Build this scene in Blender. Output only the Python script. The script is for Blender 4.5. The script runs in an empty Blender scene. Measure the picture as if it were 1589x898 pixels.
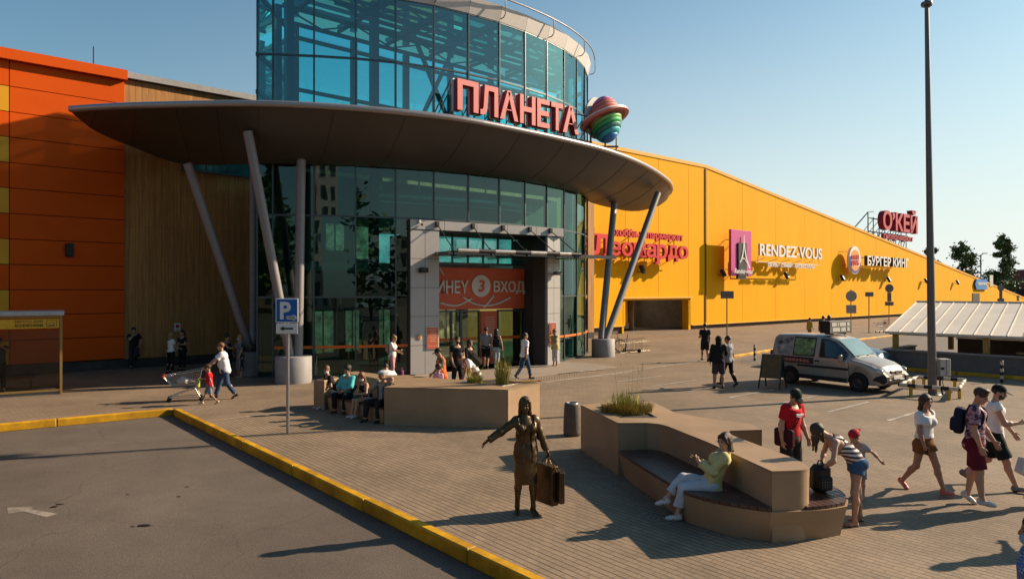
import bpy, bmesh, math, random
import numpy as np
from mathutils import Vector, Matrix

random.seed(7)
rad = math.radians
SC = bpy.context.scene
COL = SC.collection

# ------------------------------------------------------------------ camera
F, CX, HOR, CAMH = 1100.0, 794.5, 451.0, 3.4      # focal length (px of a 1589 px wide frame), centre column, horizon row, eye height
cam_d = bpy.data.cameras.new('camera')
cam = bpy.data.objects.new('camera', cam_d)
COL.objects.link(cam)
cam.location = (0, 0, CAMH)
cam.rotation_euler = (rad(90), 0, 0)
cam_d.sensor_width = 36.0
cam_d.lens = F / 1589.0 * 36.0
cam_d.shift_y = (HOR - 449.0) / 1589.0
cam_d.clip_start, cam_d.clip_end = 0.1, 3000
SC.camera = cam

# ------------------------------------------------------------------ light
SUN_AZ, SUN_EL = math.atan2(0.948, 0.318), rad(27.5)     # azimuth from +Y towards +X
W = bpy.data.worlds.new('World'); SC.world = W; W.use_nodes = True
wn = W.node_tree.nodes; wl = W.node_tree.links
bg = wn['Background']
sky = wn.new('ShaderNodeTexSky'); sky.sky_type = 'NISHITA'; sky.sun_disc = False
sky.sun_elevation = SUN_EL; sky.sun_rotation = SUN_AZ
sky.air_density, sky.dust_density, sky.ozone_density, sky.altitude = 1.3, 1.6, 1.2, 0
skm = wn.new('ShaderNodeMix'); skm.data_type = 'RGBA'; skm.blend_type = 'MULTIPLY'; skm.inputs[0].default_value = 1.0
skm.inputs[7].default_value = (0.60, 0.98, 1.12, 1)
wl.new(sky.outputs[0], skm.inputs[6])
# pale summer haze low over the horizon, thicker and brighter towards the sun
wtc = wn.new('ShaderNodeTexCoord'); wsp = wn.new('ShaderNodeSeparateXYZ'); wl.new(wtc.outputs['Generated'], wsp.inputs[0])
wmr = wn.new('ShaderNodeMapRange'); wmr.inputs[1].default_value = 0.0; wmr.inputs[2].default_value = 0.52; wmr.inputs[3].default_value = 1.0; wmr.inputs[4].default_value = 0.0
wl.new(wsp.outputs['Z'], wmr.inputs[0])
wpw = wn.new('ShaderNodeMath'); wpw.operation = 'POWER'; wpw.inputs[1].default_value = 1.5; wl.new(wmr.outputs[0], wpw.inputs[0])
wdt = wn.new('ShaderNodeVectorMath'); wdt.operation = 'DOT_PRODUCT'; wdt.inputs[1].default_value = (math.sin(SUN_AZ), math.cos(SUN_AZ), 0); wl.new(wtc.outputs['Generated'], wdt.inputs[0])
wm2 = wn.new('ShaderNodeMapRange'); wm2.interpolation_type = 'SMOOTHSTEP'; wm2.inputs[1].default_value = -.55; wm2.inputs[2].default_value = .85; wm2.inputs[3].default_value = 0.10; wm2.inputs[4].default_value = 1.0; wl.new(wdt.outputs['Value'], wm2.inputs[0])
wfm = wn.new('ShaderNodeMath'); wfm.operation = 'MULTIPLY'; wfm.use_clamp = True; wl.new(wpw.outputs[0], wfm.inputs[0]); wl.new(wm2.outputs[0], wfm.inputs[1])
wmx = wn.new('ShaderNodeMix'); wmx.data_type = 'RGBA'; wl.new(wfm.outputs[0], wmx.inputs[0]); wl.new(skm.outputs[2], wmx.inputs[6]); wmx.inputs[7].default_value = (8.9, 9.2, 9.0, 1)
wl.new(wmx.outputs[2], bg.inputs[0]); bg.inputs[1].default_value = 0.056
sun_d = bpy.data.lights.new('sun', 'SUN'); sun_d.energy = 5.0; sun_d.angle = rad(0.53); sun_d.color = (1.0, 0.80, 0.58)
sun = bpy.data.objects.new('sun', sun_d); COL.objects.link(sun)
sd = Vector((math.sin(SUN_AZ)*math.cos(SUN_EL), math.cos(SUN_AZ)*math.cos(SUN_EL), math.sin(SUN_EL)))
sun.rotation_euler = sd.to_track_quat('Z', 'Y').to_euler(); sun.location = sd*80
SC.view_settings.view_transform = 'Standard'; SC.view_settings.look = 'None'
SC.view_settings.exposure = 0.90; SC.view_settings.gamma = 1.0; SC.view_settings.use_curve_mapping = False
SC.cycles.max_bounces = 8; SC.cycles.transparent_max_bounces = 16; SC.cycles.glossy_bounces = 4; SC.cycles.diffuse_bounces = 4
SC.cycles.caustics_reflective = False; SC.cycles.caustics_refractive = False
SC.cycles.sample_clamp_indirect = 4.0
SC.cycles.use_denoising = True

# ------------------------------------------------------------------ measuring helpers
def G(px, py, z=0.0):
    Y = F*(CAMH - z)/(py - HOR); return Vector(((px - CX)/F*Y, Y, z))
def A(px, py, Y):
    return Vector(((px - CX)/F*Y, Y, CAMH + (HOR - py)*Y/F))

# ------------------------------------------------------------------ materials
MATS = {}
ALB = 0.84          # the photograph is exposed bright: base colours sit a little lower
def mat(name, col, rough=0.6, metal=0.0, var=0.12, scale=6.0, bump=0.0, bscale=60.0, spec=0.3, coat=0.0, emis=0.0, stretch=None, dirt=0.0):
    if name in MATS: return MATS[name]
    col = [c*ALB for c in col]
    m = bpy.data.materials.new(name); m.use_nodes = True
    n = m.node_tree.nodes; l = m.node_tree.links; b = n['Principled BSDF']
    b.inputs['Roughness'].default_value = rough; b.inputs['Metallic'].default_value = metal
    b.inputs['Specular IOR Level'].default_value = spec
    b.inputs['Coat Weight'].default_value = coat
    tc = n.new('ShaderNodeTexCoord')
    vec = tc.outputs['Object']
    if stretch:
        mp = n.new('ShaderNodeMapping'); mp.inputs['Scale'].default_value = stretch; l.new(vec, mp.inputs[0]); vec = mp.outputs[0]
    nz = n.new('ShaderNodeTexNoise'); nz.inputs['Scale'].default_value = scale; nz.inputs['Detail'].default_value = 5; nz.inputs['Roughness'].default_value = 0.65
    l.new(vec, nz.inputs['Vector'])
    rp = n.new('ShaderNodeValToRGB')
    c0 = [max(0, c*(1-var)) for c in col]; c1 = [min(1, c*(1+var)) for c in col]
    rp.color_ramp.elements[0].position = 0.3; rp.color_ramp.elements[1].position = 0.7
    rp.color_ramp.elements[0].color = (*c0, 1); rp.color_ramp.elements[1].color = (*c1, 1)
    l.new(nz.outputs['Fac'], rp.inputs[0]); out = rp.outputs[0]
    if dirt > 0:
        n2 = n.new('ShaderNodeTexNoise'); n2.inputs['Scale'].default_value = scale*0.23; n2.inputs['Detail'].default_value = 8; l.new(vec, n2.inputs['Vector'])
        r2 = n.new('ShaderNodeValToRGB'); r2.color_ramp.elements[0].position = .42; r2.color_ramp.elements[1].position = .66
        r2.color_ramp.elements[0].color = (1-dirt,)*3+(1,); r2.color_ramp.elements[1].color = (1, 1, 1, 1); l.new(n2.outputs['Fac'], r2.inputs[0])
        mx = n.new('ShaderNodeMix'); mx.data_type = 'RGBA'; mx.blend_type = 'MULTIPLY'; mx.inputs[0].default_value = 1.0
        l.new(out, mx.inputs[6]); l.new(r2.outputs[0], mx.inputs[7]); out = mx.outputs[2]
    l.new(out, b.inputs['Base Color'])
    if bump > 0:
        nb = n.new('ShaderNodeTexNoise'); nb.inputs['Scale'].default_value = bscale; nb.inputs['Detail'].default_value = 3; l.new(vec, nb.inputs['Vector'])
        bp = n.new('ShaderNodeBump'); bp.inputs['Strength'].default_value = bump; bp.inputs['Distance'].default_value = 0.01
        l.new(nb.outputs['Fac'], bp.inputs['Height']); l.new(bp.outputs[0], b.inputs['Normal'])
    if emis > 0:
        l.new(out, b.inputs['Emission Color']); b.inputs['Emission Strength'].default_value = emis
    MATS[name] = m
    return m

def glass_mat(name, tint, refl=0.10, rough=0.0, gcol=(1, 1, 1)):
    """thin pane: tinted see-through plus a fresnel mirror"""
    if name in MATS: return MATS[name]
    m = bpy.data.materials.new(name); m.use_nodes = True
    n = m.node_tree.nodes; l = m.node_tree.links; n.clear()
    o = n.new('ShaderNodeOutputMaterial'); mx = n.new('ShaderNodeMixShader')
    t = n.new('ShaderNodeBsdfTransparent'); t.inputs[0].default_value = (*tint, 1)
    g = n.new('ShaderNodeBsdfGlossy'); g.inputs['Roughness'].default_value = rough; g.inputs[0].default_value = (*gcol, 1)
    fr = n.new('ShaderNodeFresnel'); fr.inputs[0].default_value = 1.5
    ma = n.new('ShaderNodeMath'); ma.operation = 'MULTIPLY_ADD'; ma.inputs[1].default_value = 0.9; ma.inputs[2].default_value = refl
    # very slight waviness of real float glass
    tc = n.new('ShaderNodeTexCoord'); nz = n.new('ShaderNodeTexNoise'); nz.inputs['Scale'].default_value = 0.9; nz.inputs['Detail'].default_value = 1
    bp = n.new('ShaderNodeBump'); bp.inputs['Strength'].default_value = 0.03; bp.inputs['Distance'].default_value = 0.1
    l.new(tc.outputs['Object'], nz.inputs['Vector']); l.new(nz.outputs['Fac'], bp.inputs['Height']); l.new(bp.outputs[0], g.inputs['Normal'])
    l.new(fr.outputs[0], ma.inputs[0]); l.new(ma.outputs[0], mx.inputs[0]); l.new(t.outputs[0], mx.inputs[1]); l.new(g.outputs[0], mx.inputs[2])
    l.new(mx.outputs[0], o.inputs[0]); MATS[name] = m
    return m

# ------------------------------------------------------------------ mesh collector
class MB:
    def __init__(s): s.v = []; s.f = []; s.m = []; s.sm = []
    def add(s, verts, faces, mi=0, smooth=False):
        o = len(s.v); s.v.extend([tuple(q) for q in verts])
        for f in faces: s.f.append(tuple(i+o for i in f)); s.m.append(mi); s.sm.append(smooth)
        return s
    def box(s, c, size, mi=0, rz=0.0, M=None):
        x, y, z = size[0]/2, size[1]/2, size[2]/2
        vs = [Vector((i, j, k)) for i in (-x, x) for j in (-y, y) for k in (-z, z)]
        R = M if M is not None else Matrix.Rotation(rz, 3, 'Z')
        c = Vector(c); vs = [R @ q + c for q in vs]
        return s.add(vs, [(0, 1, 3, 2), (4, 6, 7, 5), (0, 4, 5, 1), (2, 3, 7, 6), (0, 2, 6, 4), (1, 5, 7, 3)], mi)
    def bbox(s, c, size, mi=0, rz=0.0, bev=0.02, M=None):
        """box with chamfered edges"""
        hx, hy, hz = [q/2 for q in size]; b = min(bev, hx*.9, hy*.9, hz*.9)
        vs = []
        for sx in (-1, 1):
            for sy in (-1, 1):
                for sz in (-1, 1):
                    vs += [Vector((sx*(hx-b), sy*(hy-b), sz*hz)), Vector((sx*hx, sy*(hy-b), sz*(hz-b))), Vector((sx*(hx-b), sy*hy, sz*(hz-b)))]
        bm = bmesh.new(); bv = [bm.verts.new(q) for q in vs]
        r = bmesh.ops.convex_hull(bm, input=bv); bm.normal_update()
        bmesh.ops.dissolve_limit(bm, angle_limit=0.01, verts=bm.verts, edges=bm.edges)
        R = M if M is not None else Matrix.Rotation(rz, 3, 'Z'); c = Vector(c)
        bm.verts.index_update()
        s.add([R @ q.co + c for q in bm.verts], [[q.index for q in f.verts] for f in bm.faces], mi); bm.free()
        return s
    def bar(s, p, q, w, h, mi=0):
        """rectangular bar from p to q"""
        p = Vector(p); q = Vector(q); d = q-p; L = d.length
        if L < 1e-6: return s
        M = d.to_track_quat('X', 'Z').to_matrix()
        return s.box((p+q)/2, (L, w, h), mi, M=M)
    def tube(s, pts, r, n=8, mi=0, smooth=True, cap=True, closed=False):
        pts = [Vector(p) for p in pts]; N = len(pts)
        rs = r if isinstance(r, (list, tuple)) else [r]*N
        rings = []; ref = None
        for i, p in enumerate(pts):
            if closed: t = pts[(i+1) % N]-pts[i-1]
            else: t = pts[min(i+1, N-1)]-pts[max(i-1, 0)]
            t.normalize()
            if ref is None:
                ref = Vector((0, 0, 1)) if abs(t.z) < .9 else Vector((1, 0, 0))
            u = t.cross(ref); u.normalize(); w = u.cross(t); ref = w
            rings.append([p + (u*math.cos(2*math.pi*k/n) + w*math.sin(2*math.pi*k/n))*rs[i] for k in range(n)])
        vs = [q for rg in rings for q in rg]; fs = []
        for i in range(N if closed else N-1):
            a = i*n; b = ((i+1) % N)*n
            for k in range(n): fs.append((a+k, a+(k+1) % n, b+(k+1) % n, b+k))
        s.add(vs, fs, mi, smooth)
        if cap and not closed:
            s.add(rings[0], [tuple(range(n))[::-1]], mi); s.add(rings[-1], [tuple(range(n))], mi)
        return s
    def lathe(s, prof, n=24, c=(0, 0, 0), mi=0, smooth=True, M=None):
        c = Vector(c); vs = []
        for (r, z) in prof:
            for k in range(n):
                a = 2*math.pi*k/n; q = Vector((r*math.cos(a), r*math.sin(a), z))
                vs.append((M @ q if M is not None else q)+c)
        fs = []
        for i in range(len(prof)-1):
            for k in range(n): fs.append((i*n+k, i*n+(k+1) % n, (i+1)*n+(k+1) % n, (i+1)*n+k))
        s.add(vs, fs, mi, smooth)
        if prof[0][0] > 1e-5: s.add(vs[:n], [tuple(range(n))[::-1]], mi)
        if prof[-1][0] > 1e-5: s.add(vs[-n:], [tuple(range(n))], mi)
        return s
    def prism(s, poly, z0, z1, mi=0, top=None, fn=None):
        """extrude a plan polygon; fn maps (a,b,c)->world"""
        n = len(poly); fn = fn or (lambda a, b, c: (a, b, c))
        ar = sum(poly[i][0]*poly[(i+1) % n][1]-poly[(i+1) % n][0]*poly[i][1] for i in range(n))
        if ar < 0: poly = poly[::-1]
        lo = [fn(p[0], p[1], z0) for p in poly]; hi = [fn(p[0], p[1], z1) for p in poly]
        fs = [tuple(range(n))[::-1], tuple(range(n, 2*n))]+[(i, (i+1) % n, n+(i+1) % n, n+i) for i in range(n)]
        o = len(s.f); s.add(lo+hi, fs, mi)
        if top is not None: s.m[o+1] = top
        return s
    def ell(s, c, r, n=16, m=10, mi=0, M=None):
        prof = [(max(1e-6, math.sin(math.pi*i/m)), -math.cos(math.pi*i/m)) for i in range(m+1)]
        S = Matrix.Diagonal(Vector(r)); T = (M @ S) if M is not None else S
        return s.lathe(prof, n, c, mi, True, M=T)
    def mesh(s, name, mats):
        me = bpy.data.meshes.new(name); me.from_pydata(s.v, [], s.f)
        for q in mats: me.materials.append(q)
        me.polygons.foreach_set('material_index', s.m); me.polygons.foreach_set('use_smooth', s.sm)
        me.update(); return me
    def build(s, name, mats, parent=None, world=False, bevel=0.0):
        if not isinstance(mats, (list, tuple)): mats = [mats]
        if world and parent is not None:
            inv = WM(parent).inverted(); s.v = [tuple(inv @ Vector(q)) for q in s.v]
        o = bpy.data.objects.new(name, s.mesh(name, mats)); COL.objects.link(o)
        if parent is not None: o.parent = parent
        if bevel > 0:
            b = o.modifiers.new('bevel', 'BEVEL'); b.width = bevel; b.segments = 2; b.limit_method = 'ANGLE'; b.angle_limit = rad(40)
        return o

def WM(o):
    M = Matrix.LocRotScale(o.location, o.rotation_euler, o.scale)
    return WM(o.parent) @ M if o.parent else M
def tag(o, label, cat, group=None):
    o['label'] = label; o['category'] = cat
    if group: o['group'] = group
    return o
def thing(name, label, cat, loc=(0, 0, 0), rz=0.0, group=None):
    o = bpy.data.objects.new(name, None); COL.objects.link(o); o.empty_display_size = 0.2
    o.location = loc; o.rotation_euler = (0, 0, rz)
    return tag(o, label, cat, group)
def struct(o, kind='structure'):
    o['kind'] = kind; return o
def kids(o): return [c for c in bpy.data.objects if c.parent is o]
def copy_tree(o, parent=None):
    c = o.copy(); COL.objects.link(c)
    if parent is not None: c.parent = parent
    for ch in list(o.children): copy_tree(ch, c)
    return c
def dup(o, loc, rz, label, group=None):
    c = copy_tree(o); c.location = loc; c.rotation_euler = (0, 0, rz); c['label'] = label
    if group: c['group'] = group
    return c

def catmull(P, n):
    """n points evenly spaced along a smooth curve through P"""
    P = [np.array(p, float) for p in P]; Q = [2*P[0]-P[1]]+P+[2*P[-1]-P[-2]]; out = []
    for i in range(1, len(Q)-2):
        for k in range(24):
            t = k/24; a, b, c, d = Q[i-1], Q[i], Q[i+1], Q[i+2]
            out.append(.5*((2*b)+(c-a)*t+(2*a-5*b+4*c-d)*t*t+(3*b-a-3*c+d)*t**3))
    out.append(P[-1]); out = np.array(out)
    L = np.r_[0, np.cumsum(np.linalg.norm(np.diff(out, axis=0), axis=1))]
    s = np.linspace(0, L[-1], n)
    return np.stack([np.interp(s, L, out[:, k]) for k in range(out.shape[1])], 1)

def text_geo(body, bold=0.0, depth=0.05, res=3, shear=0.0, spacing=1.0):
    """verts (x along, y up, z depth) of a lettering, normalised so cap height = 1"""
    c = bpy.data.curves.new('lettering', 'FONT'); c.body = body; c.extrude = depth; c.offset = bold; c.resolution_u = res
    c.shear = shear; c.space_character = spacing
    o = bpy.data.objects.new('lettering', c)
    me = bpy.data.meshes.new_from_object(o)
    v = np.array([q.co[:] for q in me.vertices]); f = [tuple(p.vertices) for p in me.polygons]
    bpy.data.objects.remove(o); bpy.data.curves.remove(c); bpy.data.meshes.remove(me)
    return v, f
def letters(mb, body, O, U, V, N, width, height, depth, mi=0, bold=0.0, shear=0.0, side=None, spacing=1.0):
    """lettering fitted into a width x height rectangle: O = lower-left corner, U along, V up, N outwards"""
    v, f = text_geo(body, bold, 0.05, shear=shear, spacing=spacing)
    lo, hi = v.min(0), v.max(0)
    O, U, V, N = Vector(O), Vector(U), Vector(V), Vector(N)
    P = [O + U*((q[0]-lo[0])/(hi[0]-lo[0])*width) + V*((q[1]-lo[1])/(hi[1]-lo[1])*height) + N*((q[2]-lo[2])/(hi[2]-lo[2])*depth) for q in v]
    o = len(mb.f); mb.add(P, f, mi)
    if side is not None:
        for k, q in enumerate(f):
            zz = [v[i][2] for i in q]
            if max(zz)-min(zz) > 1e-4: mb.m[o+k] = side
# ================================================================== GROUND
def paver_mat(name, rot, c1, c2, mortar, bw=0.2, rh=0.1, msz=0.006, off=0.5):
    m = bpy.data.materials.new(name); m.use_nodes = True
    n = m.node_tree.nodes; l = m.node_tree.links; b = n['Principled BSDF']; b.inputs['Roughness'].default_value = .75
    b.inputs['Specular IOR Level'].default_value = .3
    tc = n.new('ShaderNodeTexCoord'); mp = n.new('ShaderNodeMapping'); mp.inputs['Rotation'].default_value = (0, 0, rot)
    l.new(tc.outputs['Object'], mp.inputs[0])
    wv = n.new('ShaderNodeTexNoise'); wv.inputs['Scale'].default_value = 0.5; l.new(tc.outputs['Object'], wv.inputs['Vector'])
    wm = n.new('ShaderNodeMix'); wm.data_type = 'VECTOR'; wm.inputs[0].default_value = .012
    l.new(mp.outputs[0], wm.inputs[4])
    ad = n.new('ShaderNodeVectorMath'); ad.operation = 'ADD'; l.new(mp.outputs[0], ad.inputs[0]); l.new(wv.outputs['Color'], ad.inputs[1])
    l.new(ad.outputs[0], wm.inputs[5])
    br = n.new('ShaderNodeTexBrick'); l.new(wm.outputs[1], br.inputs['Vector'])
    br.inputs['Scale'].default_value = 1.0; br.inputs['Brick Width'].default_value = bw; br.inputs['Row Height'].default_value = rh
    br.inputs['Mortar Size'].default_value = msz; br.inputs['Mortar Smooth'].default_value = .35; br.inputs['Bias'].default_value = 0.0
    br.offset = off
    br.inputs['Color1'].default_value = (*c1, 1); br.inputs['Color2'].default_value = (*c2, 1); br.inputs['Mortar'].default_value = (*mortar, 1)
    nz = n.new('ShaderNodeTexNoise'); nz.inputs['Scale'].default_value = .35; nz.inputs['Detail'].default_value = 9; nz.inputs['Roughness'].default_value = .7; l.new(tc.outputs['Object'], nz.inputs['Vector'])
    rp = n.new('ShaderNodeValToRGB'); rp.color_ramp.elements[0].position = .3; rp.color_ramp.elements[1].position = .72
    rp.color_ramp.elements[0].color = (.66, .645, .63, 1); rp.color_ramp.elements[1].color = (1.2, 1.17, 1.14, 1); l.new(nz.outputs['Fac'], rp.inputs[0])
    n3 = n.new('ShaderNodeTexNoise'); n3.inputs['Scale'].default_value = 30; n3.inputs['Detail'].default_value = 6; l.new(tc.outputs['Object'], n3.inputs['Vector'])
    r3 = n.new('ShaderNodeValToRGB'); r3.color_ramp.elements[0].position = .3; r3.color_ramp.elements[1].position = .7
    r3.color_ramp.elements[0].color = (.86, .86, .86, 1); r3.color_ramp.elements[1].color = (1.1, 1.1, 1.1, 1); l.new(n3.outputs['Fac'], r3.inputs[0])
    # open joints between the rows, some wider and darker than others
    b2 = n.new('ShaderNodeTexBrick'); l.new(wm.outputs[1], b2.inputs['Vector']); b2.inputs['Scale'].default_value = 1; b2.inputs['Brick Width'].default_value = 40; b2.inputs['Row Height'].default_value = rh; b2.inputs['Mortar Size'].default_value = .012; b2.inputs['Mortar Smooth'].default_value = .4
    n4 = n.new('ShaderNodeTexNoise'); n4.inputs['Scale'].default_value = 1.0; n4.inputs['Detail'].default_value = 5
    m4 = n.new('ShaderNodeMapping'); m4.inputs['Scale'].default_value = (.7, 9.0, 1); l.new(mp.outputs[0], m4.inputs[0]); l.new(m4.outputs[0], n4.inputs['Vector'])
    r4 = n.new('ShaderNodeMapRange'); r4.inputs[1].default_value = .35; r4.inputs[2].default_value = .65; r4.inputs[3].default_value = .45; r4.inputs[4].default_value = .95; l.new(n4.outputs['Fac'], r4.inputs[0])
    mf = n.new('ShaderNodeMath'); mf.operation = 'MULTIPLY'; l.new(b2.outputs['Fac'], mf.inputs[0]); l.new(r4.outputs[0], mf.inputs[1])
    mj = n.new('ShaderNodeMix'); mj.data_type = 'RGBA'; l.new(mf.outputs[0], mj.inputs[0]); l.new(br.outputs['Color'], mj.inputs[6]); mj.inputs[7].default_value = (.045, .032, .024, 1)
    # whole rows and patches laid from different batches, and dark spots of gum and spills
    vo = n.new('ShaderNodeTexVoronoi'); vo.inputs['Scale'].default_value = 2.3; l.new(tc.outputs['Object'], vo.inputs['Vector'])
    rv = n.new('ShaderNodeValToRGB'); rv.color_ramp.elements[0].position = .035; rv.color_ramp.elements[1].position = .06; rv.color_ramp.elements[0].color = (.62, .6, .58, 1); rv.color_ramp.elements[1].color = (1, 1, 1, 1); l.new(vo.outputs['Distance'], rv.inputs[0])
    mv = n.new('ShaderNodeMix'); mv.data_type = 'RGBA'; mv.blend_type = 'MULTIPLY'; mv.inputs[0].default_value = 1; l.new(mj.outputs[2], mv.inputs[6]); l.new(rv.outputs[0], mv.inputs[7])
    mx = n.new('ShaderNodeMix'); mx.data_type = 'RGBA'; mx.blend_type = 'MULTIPLY'; mx.inputs[0].default_value = 1
    l.new(mv.outputs[2], mx.inputs[6]); l.new(rp.outputs[0], mx.inputs[7])
    m2 = n.new('ShaderNodeMix'); m2.data_type = 'RGBA'; m2.blend_type = 'MULTIPLY'; m2.inputs[0].default_value = 1
    l.new(mx.outputs[2], m2.inputs[6]); l.new(r3.outputs[0], m2.inputs[7]); l.new(m2.outputs[2], b.inputs['Base Color'])
    bp = n.new('ShaderNodeBump'); bp.inputs['Strength'].default_value = .5; bp.inputs['Distance'].default_value = .006; bp.invert = True
    l.new(br.outputs['Fac'], bp.inputs['Height']); l.new(bp.outputs[0], b.inputs['Normal'])
    return m

KC = Vector((-9.74, 20.38, 0)); KA = Vector((-3.25, -2.40, 0)).normalized(); KB = Vector((9.92, -12.0, 0)).normalized()
KD = 0.18                                                  # the car park lies this far below the paving
rowA = math.atan2(.771, .637)
M_pave = paver_mat('tan_pavers', rowA, (.262, .192, .128), (.215, .159, .108), (.13, .095, .068), msz=.005, bw=.22, rh=.11)
M_pave2 = paver_mat('small_tan_pavers', rowA+rad(43), (.258, .188, .125), (.22, .161, .11), (.13, .095, .07), bw=.2, rh=.1, msz=.008)
M_asph = mat('asphalt', (.152, .119, .094), .85, var=.13, scale=.9, bump=.7, bscale=160, dirt=.22)
def grain(m, amt=.35, sc=170):
    n = m.node_tree.nodes; l = m.node_tree.links; b = n['Principled BSDF']; src = b.inputs['Base Color'].links[0].from_socket
    tc = n.new('ShaderNodeTexCoord'); z = n.new('ShaderNodeTexNoise'); z.inputs['Scale'].default_value = sc; z.inputs['Detail'].default_value = 3; l.new(tc.outputs['Object'], z.inputs['Vector'])
    r = n.new('ShaderNodeValToRGB'); r.color_ramp.elements[0].position = .35; r.color_ramp.elements[1].position = .68; r.color_ramp.elements[0].color = (1-amt,)*3+(1,); r.color_ramp.elements[1].color = (1+amt,)*3+(1,); l.new(z.outputs['Fac'], r.inputs[0])
    # hairline cracks and tyre polished bands
    v = n.new('ShaderNodeTexVoronoi'); v.feature = 'DISTANCE_TO_EDGE'; v.inputs['Scale'].default_value = .22; w_ = n.new('ShaderNodeTexNoise'); w_.inputs['Scale'].default_value = 1.1; w_.inputs['Detail'].default_value = 6
    l.new(tc.outputs['Object'], w_.inputs['Vector']); ad = n.new('ShaderNodeVectorMath'); ad.operation = 'ADD'; l.new(tc.outputs['Object'], ad.inputs[0]); l.new(w_.outputs['Color'], ad.inputs[1]); l.new(ad.outputs[0], v.inputs['Vector'])
    rc_ = n.new('ShaderNodeValToRGB'); rc_.color_ramp.elements[0].position = .0015; rc_.color_ramp.elements[1].position = .004; rc_.color_ramp.elements[0].color = (.72, .71, .70, 1); rc_.color_ramp.elements[1].color = (1, 1, 1, 1); l.new(v.outputs['Distance'], rc_.inputs[0])
    for q in (r.outputs[0], rc_.outputs[0]):
        mx = n.new('ShaderNodeMix'); mx.data_type = 'RGBA'; mx.blend_type = 'MULTIPLY'; mx.inputs[0].default_value = 1; l.new(src, mx.inputs[6]); l.new(q, mx.inputs[7]); src = mx.outputs[2]
    l.new(src, b.inputs['Base Color'])
grain(M_asph, .42, 62)
M_asph2 = mat('asphalt_far', (.16, .13, .108), .85, var=.1, scale=.8)
M_white = mat('worn_white_paint', (.52, .46, .40), .7, var=.35, scale=9, dirt=.4)
M_kerb = mat('yellow_kerb_paint', (.78, .39, .012), .55, var=.22, scale=5, dirt=.42, bump=.2, bscale=40)
M_oil = mat('oil_stain', (.018, .014, .012), .35, var=.3, scale=9)

g = MB(); g.add([(-900, -300, -KD), (900, -300, -KD), (900, 1400, -KD), (-900, 1400, -KD)], [(0, 1, 2, 3)])
struct(g.build('road', M_asph))
p0 = KC+KB*60; p1 = KC+KA*60
g = MB(); g.prism([KC[:2], p0[:2], (300, p0.y), (300, 500), (-300, 500), (-300, p1.y), p1[:2]], -KD+.004, 0)
struct(g.build('pavement', M_pave))
# finer paving beyond a thin stone strip, up to the building
d_wall = Vector((.7505, .6608, 0)); n_wall = Vector((.6608, -.7505, 0))
s0 = KC+KB*2.62; s0.z = 0
far = s0+d_wall*16.0
zone = [KC+KB*0.25, s0, far, far-n_wall*9, Vector((-9.6, 37.4, 0)), Vector((-40, 10.7, 0)), KC+KA*26, KC+KA*.2]
g = MB(); g.add([(q.x, q.y, .004) for q in zone], [tuple(range(len(zone)))])
struct(g.build('pavement', M_pave2))
g = MB(); w = Vector((-.66, .75, 0))*.06
g.add([(q.x, q.y, .008) for q in (s0-w, far-w, far+w, s0+w)], [(0, 1, 2, 3)])
struct(g.build('stone_strip', mat('pale_stone', (.36, .27, .19), .8)))
# concrete apron before the entrance
ap = [G(626, 596), G(700, 601), G(866, 580.5), G(957, 570), G(918, 565), Vector((1.7, 34, 0)), Vector((-3.8, 31.6, 0))]
g = MB(); g.prism([q[:2] for q in ap], 0.0, .03)
struct(g.build('entrance_apron', mat('apron_concrete', (.34, .27, .21), .7, var=.1, scale=2, dirt=.2)))
# yellow kerb stones
g = MB()
def kerb_run(P, D, inner, L, lens):
    s = 0; k = 0
    while s < L:
        ln = min(lens*random.uniform(.97, 1.03), L-s); c = P+D*(s+ln/2)+inner*.060
        g.bbox((c.x, c.y, (-KD+.02)/2+random.uniform(-.004, .004)), (ln-.012, .17, KD+.036), 0, math.atan2(D.y, D.x)+random.uniform(-.004, .004), .022)
        s += ln; k += 1
kerb_run(KC+KB*.1, KB, Vector((.771, .637, 0)), 30, 2.9)
kerb_run(KC+KA*.0, KA, Vector((-.594, .804, 0)), 45, 2.9)
struct(g.build('kerb', M_kerb))
# painted arrow and stains on the lower car park
def flat(pix, z, name, m, depth=KD):
    g = MB(); g.add([(q.x, q.y, z) for q in (G(a, b, -depth) for a, b in pix)], [tuple(range(len(pix)))]); return struct(g.build(name, m))
flat([(11, 787), (52, 786), (48, 790), (91, 797), (72, 802), (36, 793), (12, 797)][::-1], -KD+.004, 'painted_arrow', mat('faded_arrow_paint', (.30, .25, .21), .8, var=.35, scale=16, dirt=.35))
for cx_, cy_, r_, e_ in ((84, 786, .07, .5), (92, 782, .05, 2), (223, 815.5, .085, 2.0), (206, 816.5, .035, 1.5), (290, 755, .04, 1), (278, 770, .035, 1.5), (198, 766.5, .03, 1)):
    c = G(cx_, cy_, -KD); pts = []
    for k in range(16):
        a = 2*math.pi*k/16; rr = r_*random.uniform(.65, 1.15)
        pts.append((c.x+rr*max(1, e_)**.5*math.cos(a), c.y+rr*.8*math.sin(a), -KD+.0045))
    g = MB(); g.add(pts, [tuple(range(16))]); struct(g.build('oil_stain', M_oil))
# bay lines and walk lines
def line(p, q, w=.10, z=.009):
    p = Vector(p); q = Vector(q); d = (q-p).normalized(); nn = Vector((-d.y, d.x, 0))*w/2
    lines.add([(r.x, r.y, z) for r in (p-nn, q-nn, q+nn, p+nn)], [(0, 1, 2, 3)])
lines = MB()
bdir = Vector((2.1, 1.85, 0)).normalized(); bstep = Vector((.98, -1.33, 0))
for k in range(-5, 4):
    p = G(1131, 617)+bstep*k
    line(p, p+bdir*2.75)
line(G(838, 594.5), G(1089, 560), .12)
line(G(866, 580.3), G(936, 573.6), .12, .036)
struct(lines.build('bay_markings', M_white))
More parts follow.
